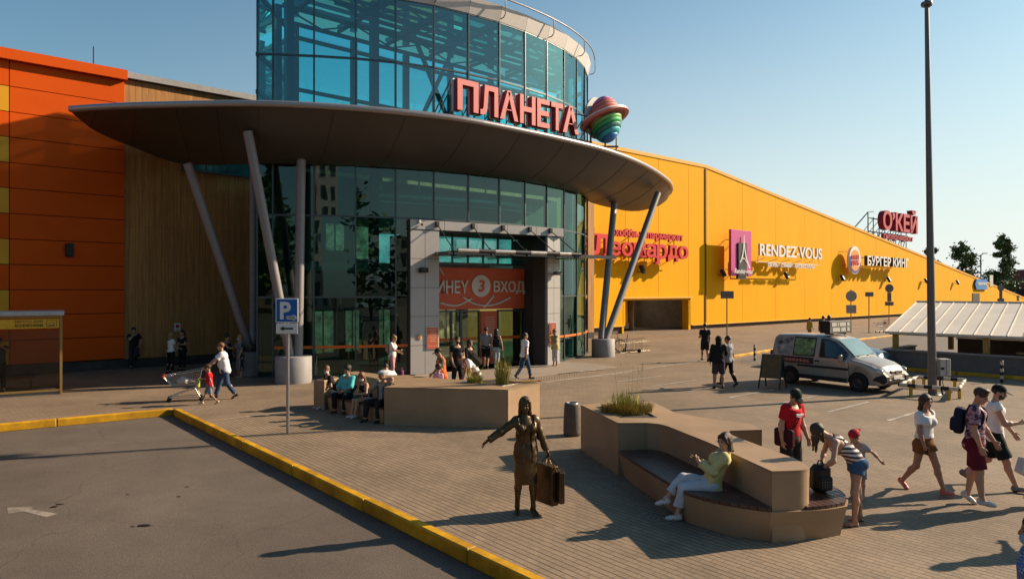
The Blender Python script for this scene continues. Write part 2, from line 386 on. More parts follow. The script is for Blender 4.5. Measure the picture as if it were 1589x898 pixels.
# chalk rings on the paving
for (cx_, cy_) in ((944, 751), (1018, 804), (1240, 650), (1110, 600)):
    c = G(cx_, cy_); g = MB()
    for R in (.26, .12, .055):
        n_ = 36; vs = [(c.x+(R+o)*math.cos(2*math.pi*k/n_), c.y+(R+o)*math.sin(2*math.pi*k/n_), .009) for k in range(n_) for o in (-.008, .008)]
        g.add(vs, [(2*k, 2*k+1, (2*k+3) % (2*n_), (2*k+2) % (2*n_)) for k in range(n_) if k % 7 != 3])
    struct(g.build('chalk_ring', mat('chalk', (.36, .31, .27), .9, var=.3, scale=20)))
# the lane on the far right with its yellow kerb
kl = [G(1134.6, 555), G(1202.5, 543.6), G(1350, 524.6), G(1400, 520)]
kd = (kl[3]-kl[1]).normalized()
lane = [kl[0]+Vector((.3, -.6, 0)), kl[1], kl[3]+kd*60, kl[3]+kd*60+Vector((20, -20, 0)), G(1589, 560)+Vector((14, -2, 0)), G(1400, 573), G(1330, 570), G(1200, 566), G(1150, 563)]
g = MB(); g.add([(q.x, q.y, .005) for q in lane], [tuple(range(len(lane)))[::-1]]); struct(g.build('side_lane', M_asph2))
g = MB(); P = kl[0]; path = [kl[0], kl[1], kl[1]+kd*90]
for a, b in zip(path, path[1:]):
    d = (b-a); L = d.length; d.normalize(); s = 0
    while s < L:
        ln = min(3.0, L-s); c = a+d*(s+ln/2)
        g.bbox((c.x, c.y, .05), (ln-.02, .2, .14), 0, math.atan2(d.y, d.x), .02); s += ln
struct(g.build('kerb', M_kerb))

# ================================================================== MALL, LEFT WING
M_or = mat('orange_cladding', (.70, .092, .002), .6, var=.05, scale=.7, spec=.12)
M_or2 = mat('yellow_panel', (.72, .34, .008), .5, var=.05, scale=.7)
M_seam = mat('dark_seam', (.05, .018, .008), .8)
M_plinth = mat('dark_plinth', (.075, .065, .06), .8, var=.15, dirt=.3)
M_cop = mat('grey_coping', (.42, .40, .39), .45, .3)
M_roof = mat('roof_membrane', (.25, .24, .23), .8)
def wood_mat():
    m = mat('wood_cladding', (.27, .145, .045), .6, var=.1, scale=2.0)
    n = m.node_tree.nodes; l = m.node_tree.links; b = n['Principled BSDF']
    tc = n.new('ShaderNodeTexCoord')
    # local x runs along the wall: planks 0.22 m wide, grain upwards
    br = n.new('ShaderNodeTexBrick'); mp = n.new('ShaderNodeMapping'); mp.inputs['Rotation'].default_value = (rad(-90), 0, rad(0))
    sx = n.new('ShaderNodeSeparateXYZ'); cb = n.new('ShaderNodeCombineXYZ'); l.new(tc.outputs['Object'], sx.inputs[0])
    l.new(sx.outputs['Z'], cb.inputs['X']); l.new(sx.outputs['X'], cb.inputs['Y']); l.new(cb.outputs[0], br.inputs['Vector'])
    br.inputs['Scale'].default_value = 1; br.inputs['Brick Width'].default_value = 3.1; br.inputs['Row Height'].default_value = .27; br.inputs['Mortar Size'].default_value = .006
    br.inputs['Color1'].default_value = (.42, .20, .062, 1); br.inputs['Color2'].default_value = (.36, .17, .052, 1); br.inputs['Mortar'].default_value = (.16, .08, .026, 1)
    nz = n.new('ShaderNodeTexNoise'); nz.inputs['Scale'].default_value = 1.0; nz.inputs['Detail'].default_value = 8; nz.inputs['Roughness'].default_value = .7
    m2 = n.new('ShaderNodeMapping'); m2.inputs['Scale'].default_value = (14, 14, .7); l.new(tc.outputs['Object'], m2.inputs[0]); l.new(m2.outputs[0], nz.inputs['Vector'])
    rp = n.new('ShaderNodeValToRGB'); rp.color_ramp.elements[0].position = .35; rp.color_ramp.elements[1].position = .65
    rp.color_ramp.elements[0].color = (.74, .72, .70, 1); rp.color_ramp.elements[1].color = (1.25, 1.25, 1.25, 1); l.new(nz.outputs['Fac'], rp.inputs[0])
    mx = n.new('ShaderNodeMix'); mx.data_type = 'RGBA'; mx.blend_type = 'MULTIPLY'; mx.inputs[0].default_value = 1
    l.new(br.outputs['Color'], mx.inputs[6]); l.new(rp.outputs[0], mx.inputs[7]); l.new(mx.outputs[2], b.inputs['Base Color'])
    return m
M_wood = wood_mat()
WO = Vector((-16.53, 31.17, 0)); wrz = math.atan2(d_wall.y, d_wall.x)
def wall_u(px, P=WO, D=d_wall):                           # distance along a wall where the sight line of column px meets it
    k = (px-CX)/F; return (k*P.y-P.x)/(D.x-k*D.y)
mall = thing('shopping_mall', 'long mall wing clad in orange panels and brown wood boards beside the glass rotunda', 'mall wing', WO, wrz)
# local frame: x along the wall to the right, y into the building
ZT = 12.72
u_or = wall_u(193.5); u_ye = wall_u(14.5)
g = MB(); g.box(((u_or-60)/2+.0, .5+.06, ZT/2), (60+u_or, .9, ZT-.04), 0)          # dark backing of the panels
g.box(((u_or-60)/2, -.01, 12.74), (60+u_or+.12, .5, .42), 1)
zs = [12.53]
while zs[-1] > .9: zs.append(zs[-1]-1.01)
zs[-1] = .45
def orrow(u0, u1, pat):
    for i in range(len(zs)-1):
        z1, z0 = zs[i], zs[i+1]
        g.box(((u0+u1)/2, .05, (z0+z1)/2), (u1-u0-.03, .1, z1-z0-.03), pat(i))
orrow(u_ye, u_or, lambda i: 1)
orrow(u_ye-6.0, u_ye, lambda i: 2 if i % 2 == 1 else 1)
for k in range(1, 9): orrow(u_ye-6.0*(k+1), u_ye-6.0*k, lambda i, k=k: 2 if (i+k) % 4 == 1 else 1)
g.build('orange_panel_wall', [M_seam, M_or, M_or2], mall)
g = MB(); u_end = 30.0
g.box(((u_or+u_end)/2, .4, (.42+ZT-.1)/2), (u_end-u_or, .6, ZT-.52), 0)
g.build('wood_board_wall', M_wood, mall)
g = MB(); g.box(((u_or+u_end)/2+.03, .35, ZT+.08), (u_end-u_or-.08, .9, .26), 0); g.build('coping', M_cop, mall)
g = MB(); g.box(((u_end-60)/2, .55, .2), (60+u_end, .9, .42), 0); g.build('plinth', M_plinth, mall)
g = MB(); g.box(((u_end-60)/2, 20.9, 6.2), (60+u_end-.2, 39.8, 12.2), 0); g.build('roof', M_roof, mall)
# strip window under the canopy
ua, ub = wall_u(284), wall_u(389)
g = MB(); g.box(((ua+ub)/2, .06, 9.6), (ub-ua, .06, 1.3), 1); g.box(((ua+ub)/2, .05, 8.93), (ub-ua+.1, .14, .07), 0)
for k in range(4): g.box((ua+(ub-ua)*k/3, .05, 9.6), (.06, .12, 1.3), 0)
g.build('strip_window', [mat('window_bar', (.10, .11, .11), .5, .4), mat('window_dark_glass', (.03, .12, .12), .08, 0, var=.5, scale=1)], mall)
# downpipe in the corner next to the rotunda
g = MB(); pc = A(393, 500, 33.2); g.tube([(pc.x, pc.y, 0), (pc.x, pc.y, 10.2)], .16, 12)
tag(g.build('drain_pipe', mat('grey_paint', (.38, .35, .34), .5)), 'tall grey round drain pipe in the corner beside the glass rotunda', 'pipe')

# ================================================================== MALL, YELLOW WING
M_yel = mat('yellow_cladding', (.88, .415, .0), .7, var=.06, scale=1.0, stretch=(.7, .7, .07), bump=.0, spec=.08)
def ribs(m, s=30.0):
    n = m.node_tree.nodes; l = m.node_tree.links; b = n['Principled BSDF']
    tc = n.new('ShaderNodeTexCoord'); wv = n.new('ShaderNodeTexWave'); wv.bands_direction = 'Z'; wv.inputs['Scale'].default_value = 1.6; l.new(tc.outputs['Object'], wv.inputs['Vector'])
    bp = n.new('ShaderNodeBump'); bp.inputs['Strength'].default_value = .12; bp.inputs['Distance'].default_value = .01; l.new(wv.outputs['Fac'], bp.inputs['Height']); l.new(bp.outputs[0], b.inputs['Normal'])
ribs(M_yel)
M_yseam = mat('yellow_seam', (.25, .11, .006), .7)
YO = G(1071, 511); yrz = wrz
wing = thing('shopping_mall', 'yellow mall wing whose roof slopes down to the right behind the parking', 'mall wing', YO, yrz)
def yu(px): return wall_u(px, YO, d_wall)
u_b = yu(1094.5); u_l = yu(893); u_r = yu(1589)+14
zend = 14.74-(14.74-2.2)/(yu(1589)-u_b)*(u_r-u_b)
def ytop(u): return 14.74 if u <= u_b else 14.74-(14.74-2.2)/(yu(1589)-u_b)*(u-u_b)
ou0, ou1, oz = yu(970.5), yu(1068.5), 2.62               # the passage opening
g = MB()
us = [u_l]
b0 = u_b
while us[-1]+6.2 < b0-1: us.append(us[-1]+6.2)
lst = [u_b-.04]+[u_b+.04]
xx = u_b; us = sorted(set([u_l, yu(920), yu(970.5), yu(1022), yu(1068.5), u_b]))
xx = u_b
while xx < u_r: us.append(min(u_r, xx+6.25)); xx += 6.25
def ypanel(u0, u1, zb):
    e = .016; a, b = u0+e, u1-e
    poly = [(a, zb), (b, zb), (b, ytop(u1)-.28), (a, ytop(u0)-.28)]
    g.prism(poly, 0, .12, 0, fn=lambda p, q, r: (p, r, q))
for u0, u1 in zip(us, us[1:]):
    if u1-u0 < .05: continue
    zb = oz if (u0 >= ou0-.01 and u1 <= ou1+.01) else (.62 if u1 <= ou0+.01 else .40)
    ypanel(u0, u1, zb)
g.build('yellow_panel_wall', M_yel, wing)
# backing, verge, sill
g = MB()
def band(u0, u1, z0f, z1f, y0, y1, mi):
    n_ = max(1, int((u1-u0)/8)); 
    for k in range(n_):
        a = u0+(u1-u0)*k/n_; b = u0+(u1-u0)*(k+1)/n_
        g.prism([(a, z0f(a)), (b, z0f(b)), (b, z1f(b)), (a, z1f(a))], y0, y1, mi, fn=lambda p, q, r: (p, r, q))
band(u_l, u_b, lambda u: ytop(u)-.28, lambda u: ytop(u), -.06, .5, 0)
band(u_b, u_r, lambda u: ytop(u)-.28, lambda u: ytop(u), -.06, .5, 0)
g.build('verge', mat('verge_yellow', (.78, .36, .01), .45, var=.05), wing)
g = MB(); g.box((u_b, -.03, (.4+ytop(u_b))/2-.1), (.16, .10, ytop(u_b)-.9), 0); g.build('joint_cover', mat('joint_brown', (.20, .085, .006), .6), wing)
g = MB()
g.box(((u_l+ou0)/2, -.02, .60), (ou0-u_l-.5, .16, .07), 0); g.box(((ou1+u_r)/2+.2, -.02, .38), (u_r-ou1-.5, .16, .07), 0)
g.box(((ou0+ou1)/2, -.06, oz+.2), (ou1-ou0+.9, .24, .12), 0)
g.build('sill_flashing', mat('pale_yellow_flashing', (.85, .45, .08), .45), wing)
g = MB(); g.box(((u_l+ou0)/2, .4, .31), (ou0-u_l-.1, .5, .62), 0); g.box(((ou1+u_r)/2+.1, .45, .2), (u_r-ou1-.3, .5, .40), 0)
g.build('plinth', mat('dusty_plinth', (.16, .115, .08), .85, var=.2, dirt=.3), wing)
g = MB()   # backing + roof slab bodies (hollow behind the passage)
e = .3
g.prism([(u_l, oz+.3), (u_b, oz+.3), (u_b, ytop(u_b)-.35), (u_l, ytop(u_l)-.35)], .14, 40, 0, fn=lambda p, q, r: (p, r, q))
g.prism([(u_b+.01, .3), (u_r, .3), (u_r, max(.4, ytop(u_r)-.35)), (u_b+.01, ytop(u_b)-.35)], .16, 40, 0, fn=lambda p, q, r: (p, r, q))
g.build('roof', M_roof, wing)
# passage interior
M_dk = mat('passage_wall', (.34, .26, .18), .8, var=.15, dirt=.2)
g = MB(); um = yu(1006)
g.box((ou0-.3, 3.5, 1.4), (.2, 7, 2.8), 1); g.box((ou1+.15, .32, 1.4), (.3, .64, 2.8), 1); g.box((ou1+1.9, 5.5, 1.4), (.25, 10, 2.8), 0); g.box((ou1+1.0, .72, 1.4), (1.9, .12, 2.8), 0)
g.box(((ou0+ou1)/2, 10.4, 1.4), (ou1-ou0+2, .2, 2.8), 0)
g.box((um+.55, 5, 1.4), (.12, 6, 2.8), 0)
g.box(((ou0+um)/2, 2.4, 1.75), (um-ou0+.4, .12, 2.3), 1)
g.box(((ou0+um)/2, 2.36, .45), (um-ou0+.4, .3, .5), 0)
g.box(((ou0+ou1)/2, 5.2, oz+.28), (ou1-ou0+2.4, 10.3, .06), 0)
g.build('passage', [M_dk, M_yel], wing)
g = MB(); dw = (yu(1002)-yu(992)); g.bbox(((yu(992)+yu(1002))/2-.2, 2.3, 1.55), (1.1, .08, 1.75), 0)
wd = g.build('door', mat('white_door', (.72, .66, .6), .5), wing)
g = MB(); g.ell(((yu(992)+yu(1002))/2-.5, 2.22, 1.45), (.05, .05, .05)); g.build('handle', M_seam, wd)
g = MB(); g.box((ou0+.25, 2.3, 1.6), (.55, .05, 1.8)); g.build('window', mat('pale_window', (.7, .66, .62), .3), wing)
g = MB()
for x0, x1 in ((1028, 1040), (1059, 1065)): g.box(((yu(x0)+yu(x1))/2, 7.0, 2.4), (yu(x1)-yu(x0), .06, .55), 0)
g.build('glowing_top_panel', mat('passage_glow', (.9, .8, .7), .5, emis=9.0), wing)  # glowing panels for the bright top openings, strengthened to brighten the passage
# dark doorway and small notices far along the wall
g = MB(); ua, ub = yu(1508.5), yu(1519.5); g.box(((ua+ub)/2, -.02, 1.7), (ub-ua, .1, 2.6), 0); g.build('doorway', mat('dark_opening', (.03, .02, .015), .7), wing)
g = MB(); ua, ub = yu(1535), yu(1540); g.box(((ua+ub)/2, -.05, 5.1), (ub-ua, .1, 1.9), 0)
ntc = g.build('wall_notice', mat('grey_notice', (.5, .5, .48), .5, var=.3, scale=3)); ntc.parent = None
# ================================================================== GLASS ROTUNDA
RP = [(-9.85, 27.42), (-9.25, 27.42), (-7.72, 27.63), (-6.16, 27.93), (-4.66, 28.42), (-3.20, 29.08), (-1.84, 29.93), (-.55, 30.9), (.58, 31.98), (1.62, 33.15), (2.52, 34.4), (3.25, 35.75), (3.80, 37.2), (4.12, 38.75)]
RB = [(4.2, 41.2), (2.9, 43.4), (-1.2, 39.8), (-5.4, 36.1), (-9.85, 32.2)]     # the rear facets
LV = [0.0, 3.15, 6.33, 9.46, 12.55, 15.08]
M_pane_hi = glass_mat('teal_glass', (.12, .76, .82), .11, gcol=(.62, .95, 1))
M_pane_lo = glass_mat('green_glass', (.15, .52, .48), .03, gcol=(.75, 1, .98))
M_frame = mat('rotunda_frame', (.085, .105, .11), .4, .5)
M_steel = mat('rotunda_steel', (.045, .10, .115), .5, .3)
rot = thing('glass_rotunda', 'tall curved teal glass entrance drum with dark mullions behind the grey canopy', 'glass building', (-3, 33, 0))
def skip_portal(i, k):       # the grey portal fills panes of the two lower storeys
    return k < 2 and 5 <= i <= 8
for k in range(5):
    for i in range(len(RP)-1):
        if skip_portal(i, k): continue
        a, b = Vector((*RP[i], 0)), Vector((*RP[i+1], 0)); d = (b-a).normalized(); nrm = Vector((d.y, -d.x, 0))
        t = random.uniform(-.010, .010); t2 = random.uniform(-.010, .010); off = .0
        z0, z1 = LV[k]+.03, LV[k+1]-.03
        vs = []
        for (q, sx) in ((a+d*.03, -1), (b-d*.03, 1)):
            for (z, sz) in ((z0, -1), (z1, 1)):
                vs.append(q+nrm*(sx*t*.8+sz*t2*1.5)+Vector((0, 0, z)))
        g = MB(); g.add(vs, [(0, 2, 3, 1)])
        g.build('pane', M_pane_hi if k >= 3 else M_pane_lo, rot, world=True)
for k in (3, 4):                       # rear lantern panes
    bp = [RP[-1]]+RB+[RP[0]]
    for i in range(len(bp)-1):
        a, b = Vector((*bp[i], 0)), Vector((*bp[i+1], 0)); n_ = max(1, round((b-a).length/1.9))
        for j in range(n_):
            p = a.lerp(b, j/n_); q = a.lerp(b, (j+1)/n_); g = MB()
            g.add([(p.x, p.y, LV[k]), (q.x, q.y, LV[k]), (q.x, q.y, LV[k+1]), (p.x, p.y, LV[k+1])], [(0, 1, 2, 3)])
            g.build('rear_pane', glass_mat('clear_glass', (.80, .94, .95), .02), rot, world=True)
# mullions and transoms of the front
for i, p in enumerate(RP):
    zt = LV[-1]; z0 = 0.0
    if 5 <= i <= 8: z0 = LV[2]
    a = Vector((*RP[max(i-1, 0)], 0)); b = Vector((*RP[min(i+1, len(RP)-1)], 0)); d = (b-a).normalized(); nrm = Vector((d.y, -d.x, 0))
    g = MB(); c = Vector((*p, 0))-nrm*.06
    g.box((c.x, c.y, (z0+zt)/2), (.055, .20, zt-z0), 0, math.atan2(d.y, d.x)); g.build('mullion', M_frame, rot, world=True)
for k, z in enumerate(LV):
    for run in ((range(0, 4), range(9, len(RP)-1)) if k in (0, 1) else (range(len(RP)-1),)):
        g = MB()
        for i in run:
            a, b = Vector((*RP[i], z)), Vector((*RP[i+1], z)); d = (b-a).normalized(); nrm = Vector((d.y, -d.x, 0))
            g.bar(a-nrm*.05, b-nrm*.05, .13, .07 if k else .16, 0)
        g.build('transom', M_frame, rot, world=True)
# orange safety band at waist height
g = MB()
for i in list(range(1, 5))+list(range(9, 13)):
    a, b = Vector((*RP[i], 1.2)), Vector((*RP[i+1], 1.2)); d = (b-a).normalized(); nrm = Vector((d.y, -d.x, 0))
    if i == 4: b = a.lerp(b, .4)
    g.bar(a+nrm*.012+d*.05, b+nrm*.012-d*.05, .008, .11, 0)
g.build('orange_band', mat('orange_film', (.72, .16, .02), .5), rot, world=True)
# fascia: pale panels leaning outwards, and the pipe rail
g = MB(); OUT = []
for i, p in enumerate(RP):
    a = Vector((*RP[max(i-1, 0)], 0)); b = Vector((*RP[min(i+1, len(RP)-1)], 0)); d = (b-a).normalized(); OUT.append(Vector((d.y, -d.x, 0)))
for i in range(len(RP)-1):
    d = (Vector((*RP[i+1], 0))-Vector((*RP[i], 0))).normalized()*.008
    vs = []
    for (q, o, s) in ((RP[i], OUT[i], 1), (RP[i+1], OUT[i+1], -1)):
        c = Vector((*q, 0))
        for (oo, z) in ((.03, 15.10), (.20, 15.75), (-.45, 15.78), (-.45, 15.1)): vs.append(c+o*oo+d*s+Vector((0, 0, z)))
    g.add(vs, [(0, 4, 5, 1), (1, 5, 6, 2), (2, 6, 7, 3), (3, 7, 4, 0), (0, 1, 2, 3), (4, 7, 6, 5)])
g.build('fascia', mat('pale_fascia', (.60, .55, .52), .45, .1, var=.06), rot, world=True)
g = MB(); pr = []
for i, p in enumerate(RP[3:]):
    o = OUT[i+3]; pr.append(Vector((*p, 15.98))+o*.42)
pr = [Vector(q) for q in catmull([tuple(q) for q in pr], 50)]
g.tube(pr, .035, 6)
for i in range(3, len(RP), 2):
    c = Vector((*RP[i], 0)); o = OUT[i]
    g.tube([c+o*.10+Vector((0, 0, 15.2)), c+o*.30+Vector((0, 0, 15.22)), c+o*.42+Vector((0, 0, 15.35)), c+o*.42+Vector((0, 0, 15.98))], .025, 6)
g.build('rail', mat('rail_grey', (.33, .30, .29), .45, .4), rot, world=True)
# ---- roof of the lantern: beams with glass between, tint split to shape the sun on the orange wall
rp_poly = RP+RB
g = MB(); zr = 15.02
def half(poly, x0, left):
    bm = bmesh.new(); bm.faces.new([bm.verts.new((*p, 0)) for p in poly])
    bmesh.ops.bisect_plane(bm, geom=bm.verts[:]+bm.edges[:]+bm.faces[:], plane_co=(x0, 33, 0), plane_no=((1, -.42, 0) if left else (-1, .42, 0)), clear_outer=True)
    r = [[(v.co.x, v.co.y) for v in f.verts] for f in bm.faces]; bm.free(); return r
for q in half(rp_poly, -6.4, True): g.add([(*p, 15.63) for p in q], [tuple(range(len(q)))])
g.build('roof', glass_mat('roof_glass', (.86, .95, .95), .02), rot, world=True)
g = MB()
for q in half(rp_poly, -6.4, False): g.add([(*p, 15.63) for p in q], [tuple(range(len(q)))])
g.build('roof', glass_mat('roof_panel_glass', (.10, .32, .32), .04), rot, world=True)
g = MB(); ctr = Vector((-3.2, 35.5, 0))
def inpoly(x, y, poly=rp_poly):
    c = False; j = len(poly)-1
    for i in range(len(poly)):
        xi, yi = poly[i]; xj, yj = poly[j]
        if (yi > y) != (yj > y) and x < (xj-xi)*(y-yi)/(yj-yi)+xi: c = not c
        j = i
    return c
def clip_seg(P, D, L=30, n=400):
    ts = [(-L+2*L*k/n) for k in range(n+1)]; ins = [t for t in ts if inpoly(P.x+D.x*t, P.y+D.y*t)]
    return (min(ins), max(ins)) if ins else None
for k in range(-4, 5):                                      # main trusses along the mall wall direction
    P = ctr+n_wall*(k*3.2)
    r = clip_seg(P, d_wall)
    if not r or r[1]-r[0] < 1.5: continue
    a = P+d_wall*(r[0]+.25); b = P+d_wall*(r[1]-.25)
    for z in (15.40, 14.75): g.bar(a+Vector((0, 0, z)), b+Vector((0, 0, z)), .12, .16, 0)
    n_ = max(2, int((b-a).length/1.7))
    for j in range(n_):
        p = a.lerp(b, j/n_); q = a.lerp(b, (j+1)/n_); z0, z1 = (14.8, 15.35) if j % 2 else (15.35, 14.8)
        g.bar(p+Vector((0, 0, z0)), q+Vector((0, 0, z1)), .06, .06, 0)
for k in range(-4, 5):
    P = ctr+d_wall*(k*2.6); r = clip_seg(P, n_wall)
    if not r or r[1]-r[0] < 1.5: continue
    g.bar(P+n_wall*(r[0]+.2)+Vector((0, 0, 15.52)), P+n_wall*(r[1]-.2)+Vector((0, 0, 15.52)), .12, .14, 0)
g.build('roof_truss', M_steel, rot, world=True)
# ---- columns and bracing of the rear wall, inner columns
def col(x, y, z0, z1, w, name='column', m=None):
    g = MB(); g.box((x, y, (z0+z1)/2), (w, w, z1-z0), 0, wrz); return g.build(name, m or M_steel, rot, world=True)
bp = [Vector((*q, 0)) for q in ([RP[-1]]+RB+[RP[0]])]
for i in range(1, len(bp)-1):
    a, b = bp[i], bp[i+1]; n_ = max(1, round((b-a).length/2.4))
    for j in range(n_): p = a.lerp(b, j/n_); col(p.x, p.y, LV[3]-.3, 15.4, .26)
g = MB()
for i in range(1, len(bp)-1):
    a, b = bp[i], bp[i+1]
    for z in (LV[3], 11.1, LV[4], 14.9): g.bar(a+Vector((0, 0, z)), b+Vector((0, 0, z)), .14, .16, 0)
a, b = Vector((-1.2, 39.8, 9.6)), Vector((2.9, 43.4, 14.8)); g.bar(a, b, .16, .16); a.z, b.z = 14.8, 9.6; g.bar(a, b, .16, .16)
a, b = Vector((-4.4, 30.2, 9.6)), Vector((-2.3, 31.5, 14.8)); g.bar(a, b, .15, .15); a.z, b.z = 14.8, 9.6; g.bar(a, b, .15, .15)
g.build('bracing', M_steel, rot, world=True)
for (x, y) in ((-8.9, 28.3), (-5.7, 29.3), (3.0, 37.6)): col(x, y, 0, 15.3, .30)
# ---- floors and inner walls seen through the lower glass
M_in = mat('inner_wall', (.13, .115, .095), .8, var=.2, scale=.7)
g = MB(); ins = [(x*.97-.1, 33+(y-33)*.95) for x, y in rp_poly]
g.prism(ins, 9.0, 9.3, 0); fl = g.build('upper_slab', mat('slab_grey', (.16, .16, .155), .8), rot, world=True)
g = MB(); g.prism([(-9.7, 31.5), (-5.6, 31.8), (-1.6, 34.0), (1.2, 37.2), (2.4, 42), (-1.2, 39.7), (-9.7, 32.1)], 4.3, 4.65, 0); g.build('gallery_slab', mat('gallery_pale', (.5, .48, .44), .6), rot, world=True)
g = MB(); g.box((-5.4, 35.9, 4.4), (11.6, .2, 8.8), 0, wrz); g.box((0.7, 41.3, 4.4), (5.2, .2, 8.8), 0, wrz); g.box((-9.82, 32.4, 4.7), (.12, 9.6, 9.4), 0); g.build('inner_wall', M_in, rot, world=True)
g = MB(); g.prism([(x*.98-.05, 33+(y-33)*.97) for x, y in rp_poly], .005, .03, 0); g.build('inner_floor', mat('inner_floor_stone', (.28, .25, .22), .3), rot, world=True)
g = MB(); pth = [Vector(q) for q in catmull([(-5.6, 30.2, 7.45), (-4.2, 30.5, 7.4), (-2.2, 31.5, 7.4), (-.2, 33.0, 7.4), (1.0, 34.6, 7.4)], 30)]
g.tube(pth, .26, 14); g.tube([(-5.6, 30.2, 9.0), (-5.62, 30.2, 7.7), (-5.5, 30.22, 7.45)], .1, 10)
for q in pth[::3]: g.lathe([(.28, -.02), (.28, .02)], 14, q)
for x, y in ((-4.0, 30.5), (-1.2, 32.1)): g.tube([(x, y, 9), (x, y, 7.6)], .04, 6)
g.build('air_duct', mat('duct_metal', (.55, .53, .50), .35, .6), rot, world=True)
rw = random.Random(5)  # added glowing panels, made up to brighten the view through the lower glass
for u_, z_, w_, h_ in ((-4.6, 1.5, 1.1, 2.0), (-3.1, 1.5, .8, 2.0), (-1.4, 1.6, 1.5, 1.8), (.6, 1.5, .9, 2.0), (2.4, 1.6, 1.3, 1.8), (-4.0, 5.9, 1.0, 1.3), (-2.2, 5.7, 1.6, 1.6), (.2, 6.0, 1.1, 1.2), (2.0, 5.8, 1.5, 1.5), (3.9, 5.9, .9, 1.3)):
    c = Vector((-5.4, 35.9, 0))+d_wall*u_+n_wall*.16
    g = MB(); g.box((c.x, c.y, z_), (w_, .06, h_), 0, wrz); o = g.build('glow_panel', mat('panel_glow_%d' % rw.randrange(3), rw.choice(((.30, .46, .40), (.46, .38, .22), (.22, .34, .38))), .5, var=.85, scale=2.2, emis=.16), rot, world=True)
    g = MB(); c = c+n_wall*.05
    for dz in (-h_/2, h_/2): g.box((c.x, c.y, z_+dz), (w_+.1, .05, .07), 0, wrz)
    for du in (-w_/2, 0, w_/2): q = c+d_wall*du; g.box((q.x, q.y, z_), (.06, .05, h_), 0, wrz)
    g.build('frame', M_frame, o, world=True)

# ================================================================== THE GREY ENTRANCE PORTAL
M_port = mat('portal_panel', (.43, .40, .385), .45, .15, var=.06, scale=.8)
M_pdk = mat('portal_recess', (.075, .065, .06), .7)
PO = Vector((-4.07, 28.40, 0)); PD = Vector((.836, .549, 0)).normalized(); prz = math.atan2(PD.y, PD.x)
portal = thing('entrance_portal', 'grey panel-clad entrance portal with sliding doors in front of the glass rotunda', 'entrance', PO, prz)
# local: x along, y inwards (away from the street)
def plates(g, x0, x1, y0, y1, z0, z1, nx, nz, mi=0, back=1, th=.03):
    """cladding plates with open joints on the street face"""
    g.box(((x0+x1)/2, (y0+y1)/2+th, (z0+z1)/2), (x1-x0-.01, y1-y0-th*1.5, z1-z0-.01), back)
    for i in range(nx):
        for k in range(nz):
            a = x0+(x1-x0)*i/nx; b = x0+(x1-x0)*(i+1)/nx; c = z0+(z1-z0)*k/nz; d = z0+(z1-z0)*(k+1)/nz
            g.box(((a+b)/2, y0+th/2, (c+d)/2), (b-a-.018, th, d-c-.018), mi)
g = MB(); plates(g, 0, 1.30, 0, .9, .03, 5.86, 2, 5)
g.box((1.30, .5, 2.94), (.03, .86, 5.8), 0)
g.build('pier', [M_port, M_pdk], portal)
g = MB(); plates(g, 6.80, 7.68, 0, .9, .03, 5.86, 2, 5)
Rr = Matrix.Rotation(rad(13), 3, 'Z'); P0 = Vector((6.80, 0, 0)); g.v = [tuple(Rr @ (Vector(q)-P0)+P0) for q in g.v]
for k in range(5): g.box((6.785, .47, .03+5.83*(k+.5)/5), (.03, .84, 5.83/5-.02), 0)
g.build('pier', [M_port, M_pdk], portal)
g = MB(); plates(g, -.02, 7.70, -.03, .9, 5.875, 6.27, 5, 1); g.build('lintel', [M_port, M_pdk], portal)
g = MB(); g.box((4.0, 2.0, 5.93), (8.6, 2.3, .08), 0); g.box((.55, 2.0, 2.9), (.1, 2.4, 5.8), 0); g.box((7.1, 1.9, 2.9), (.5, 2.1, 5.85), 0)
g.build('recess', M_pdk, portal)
DY = 2.05                                                   # the door line lies this far behind the portal face
def dx(px):
    k = (px-CX)/F; P = PO+Vector((-PD.y, PD.x, 0))*DY; return (k*P.y-P.x)/(PD.x-k*PD.y)
g = MB(); x0, x1 = .6, dx(850)
for z, h in ((4.62, .1), (5.86, .08)): g.box(((x0+x1)/2, DY, z), (x1-x0, .1, h), 0)
for k in range(8): g.box((x0+(dx(795)-x0)*k/7, DY, 5.24), (.06, .1, 1.24), 0)
g.build('window_frame', M_frame, portal)
g = MB(); g.box(((x0+x1)/2, DY+.03, 5.24), (x1-x0, .02, 1.2), 0); g.build('window', glass_mat('strip_glass', (.45, .75, .72), .05), portal)
g = MB(); g.box(((x0+x1)/2, DY+2.4, 5.24), (x1-x0+1, .1, 1.6), 0); g.build('glowing_hall_wall', mat('hall_glow', (.30, .52, .50), .7, var=.5, scale=1.2, emis=.55), portal)  # wall glows by itself, standing in for the hall's lighting
# doors
def door_frame(px0, px1):
    a, b = dx(px0), dx(px1); g = MB()
    for x in (a, b): g.box((x, DY-.02, 1.26), (.07, .1, 2.5), 0)
    g.box(((a+b)/2, DY-.02, 2.48), (b-a, .1, .08), 0); g.box(((a+b)/2, DY-.02, .06), (b-a, .1, .08), 0)
    o = g.build('door', M_frame, portal)
    g = MB(); g.box(((a+b)/2, DY, 1.27), (b-a-.07, .02, 2.36), 0); g.build('pane', glass_mat('door_glass', (.62, .72, .62), .05), o)
    g = MB(); g.box(((a+b)/2, DY-.03, 1.22), (b-a-.09, .01, .13), 0); g.build('orange_band', mat('orange_film', (.72, .16, .02), .5), o)
for a, b in ((664, 699), (700, 714), (715, 742.5), (772, 809), (810, 818)): door_frame(a, b)
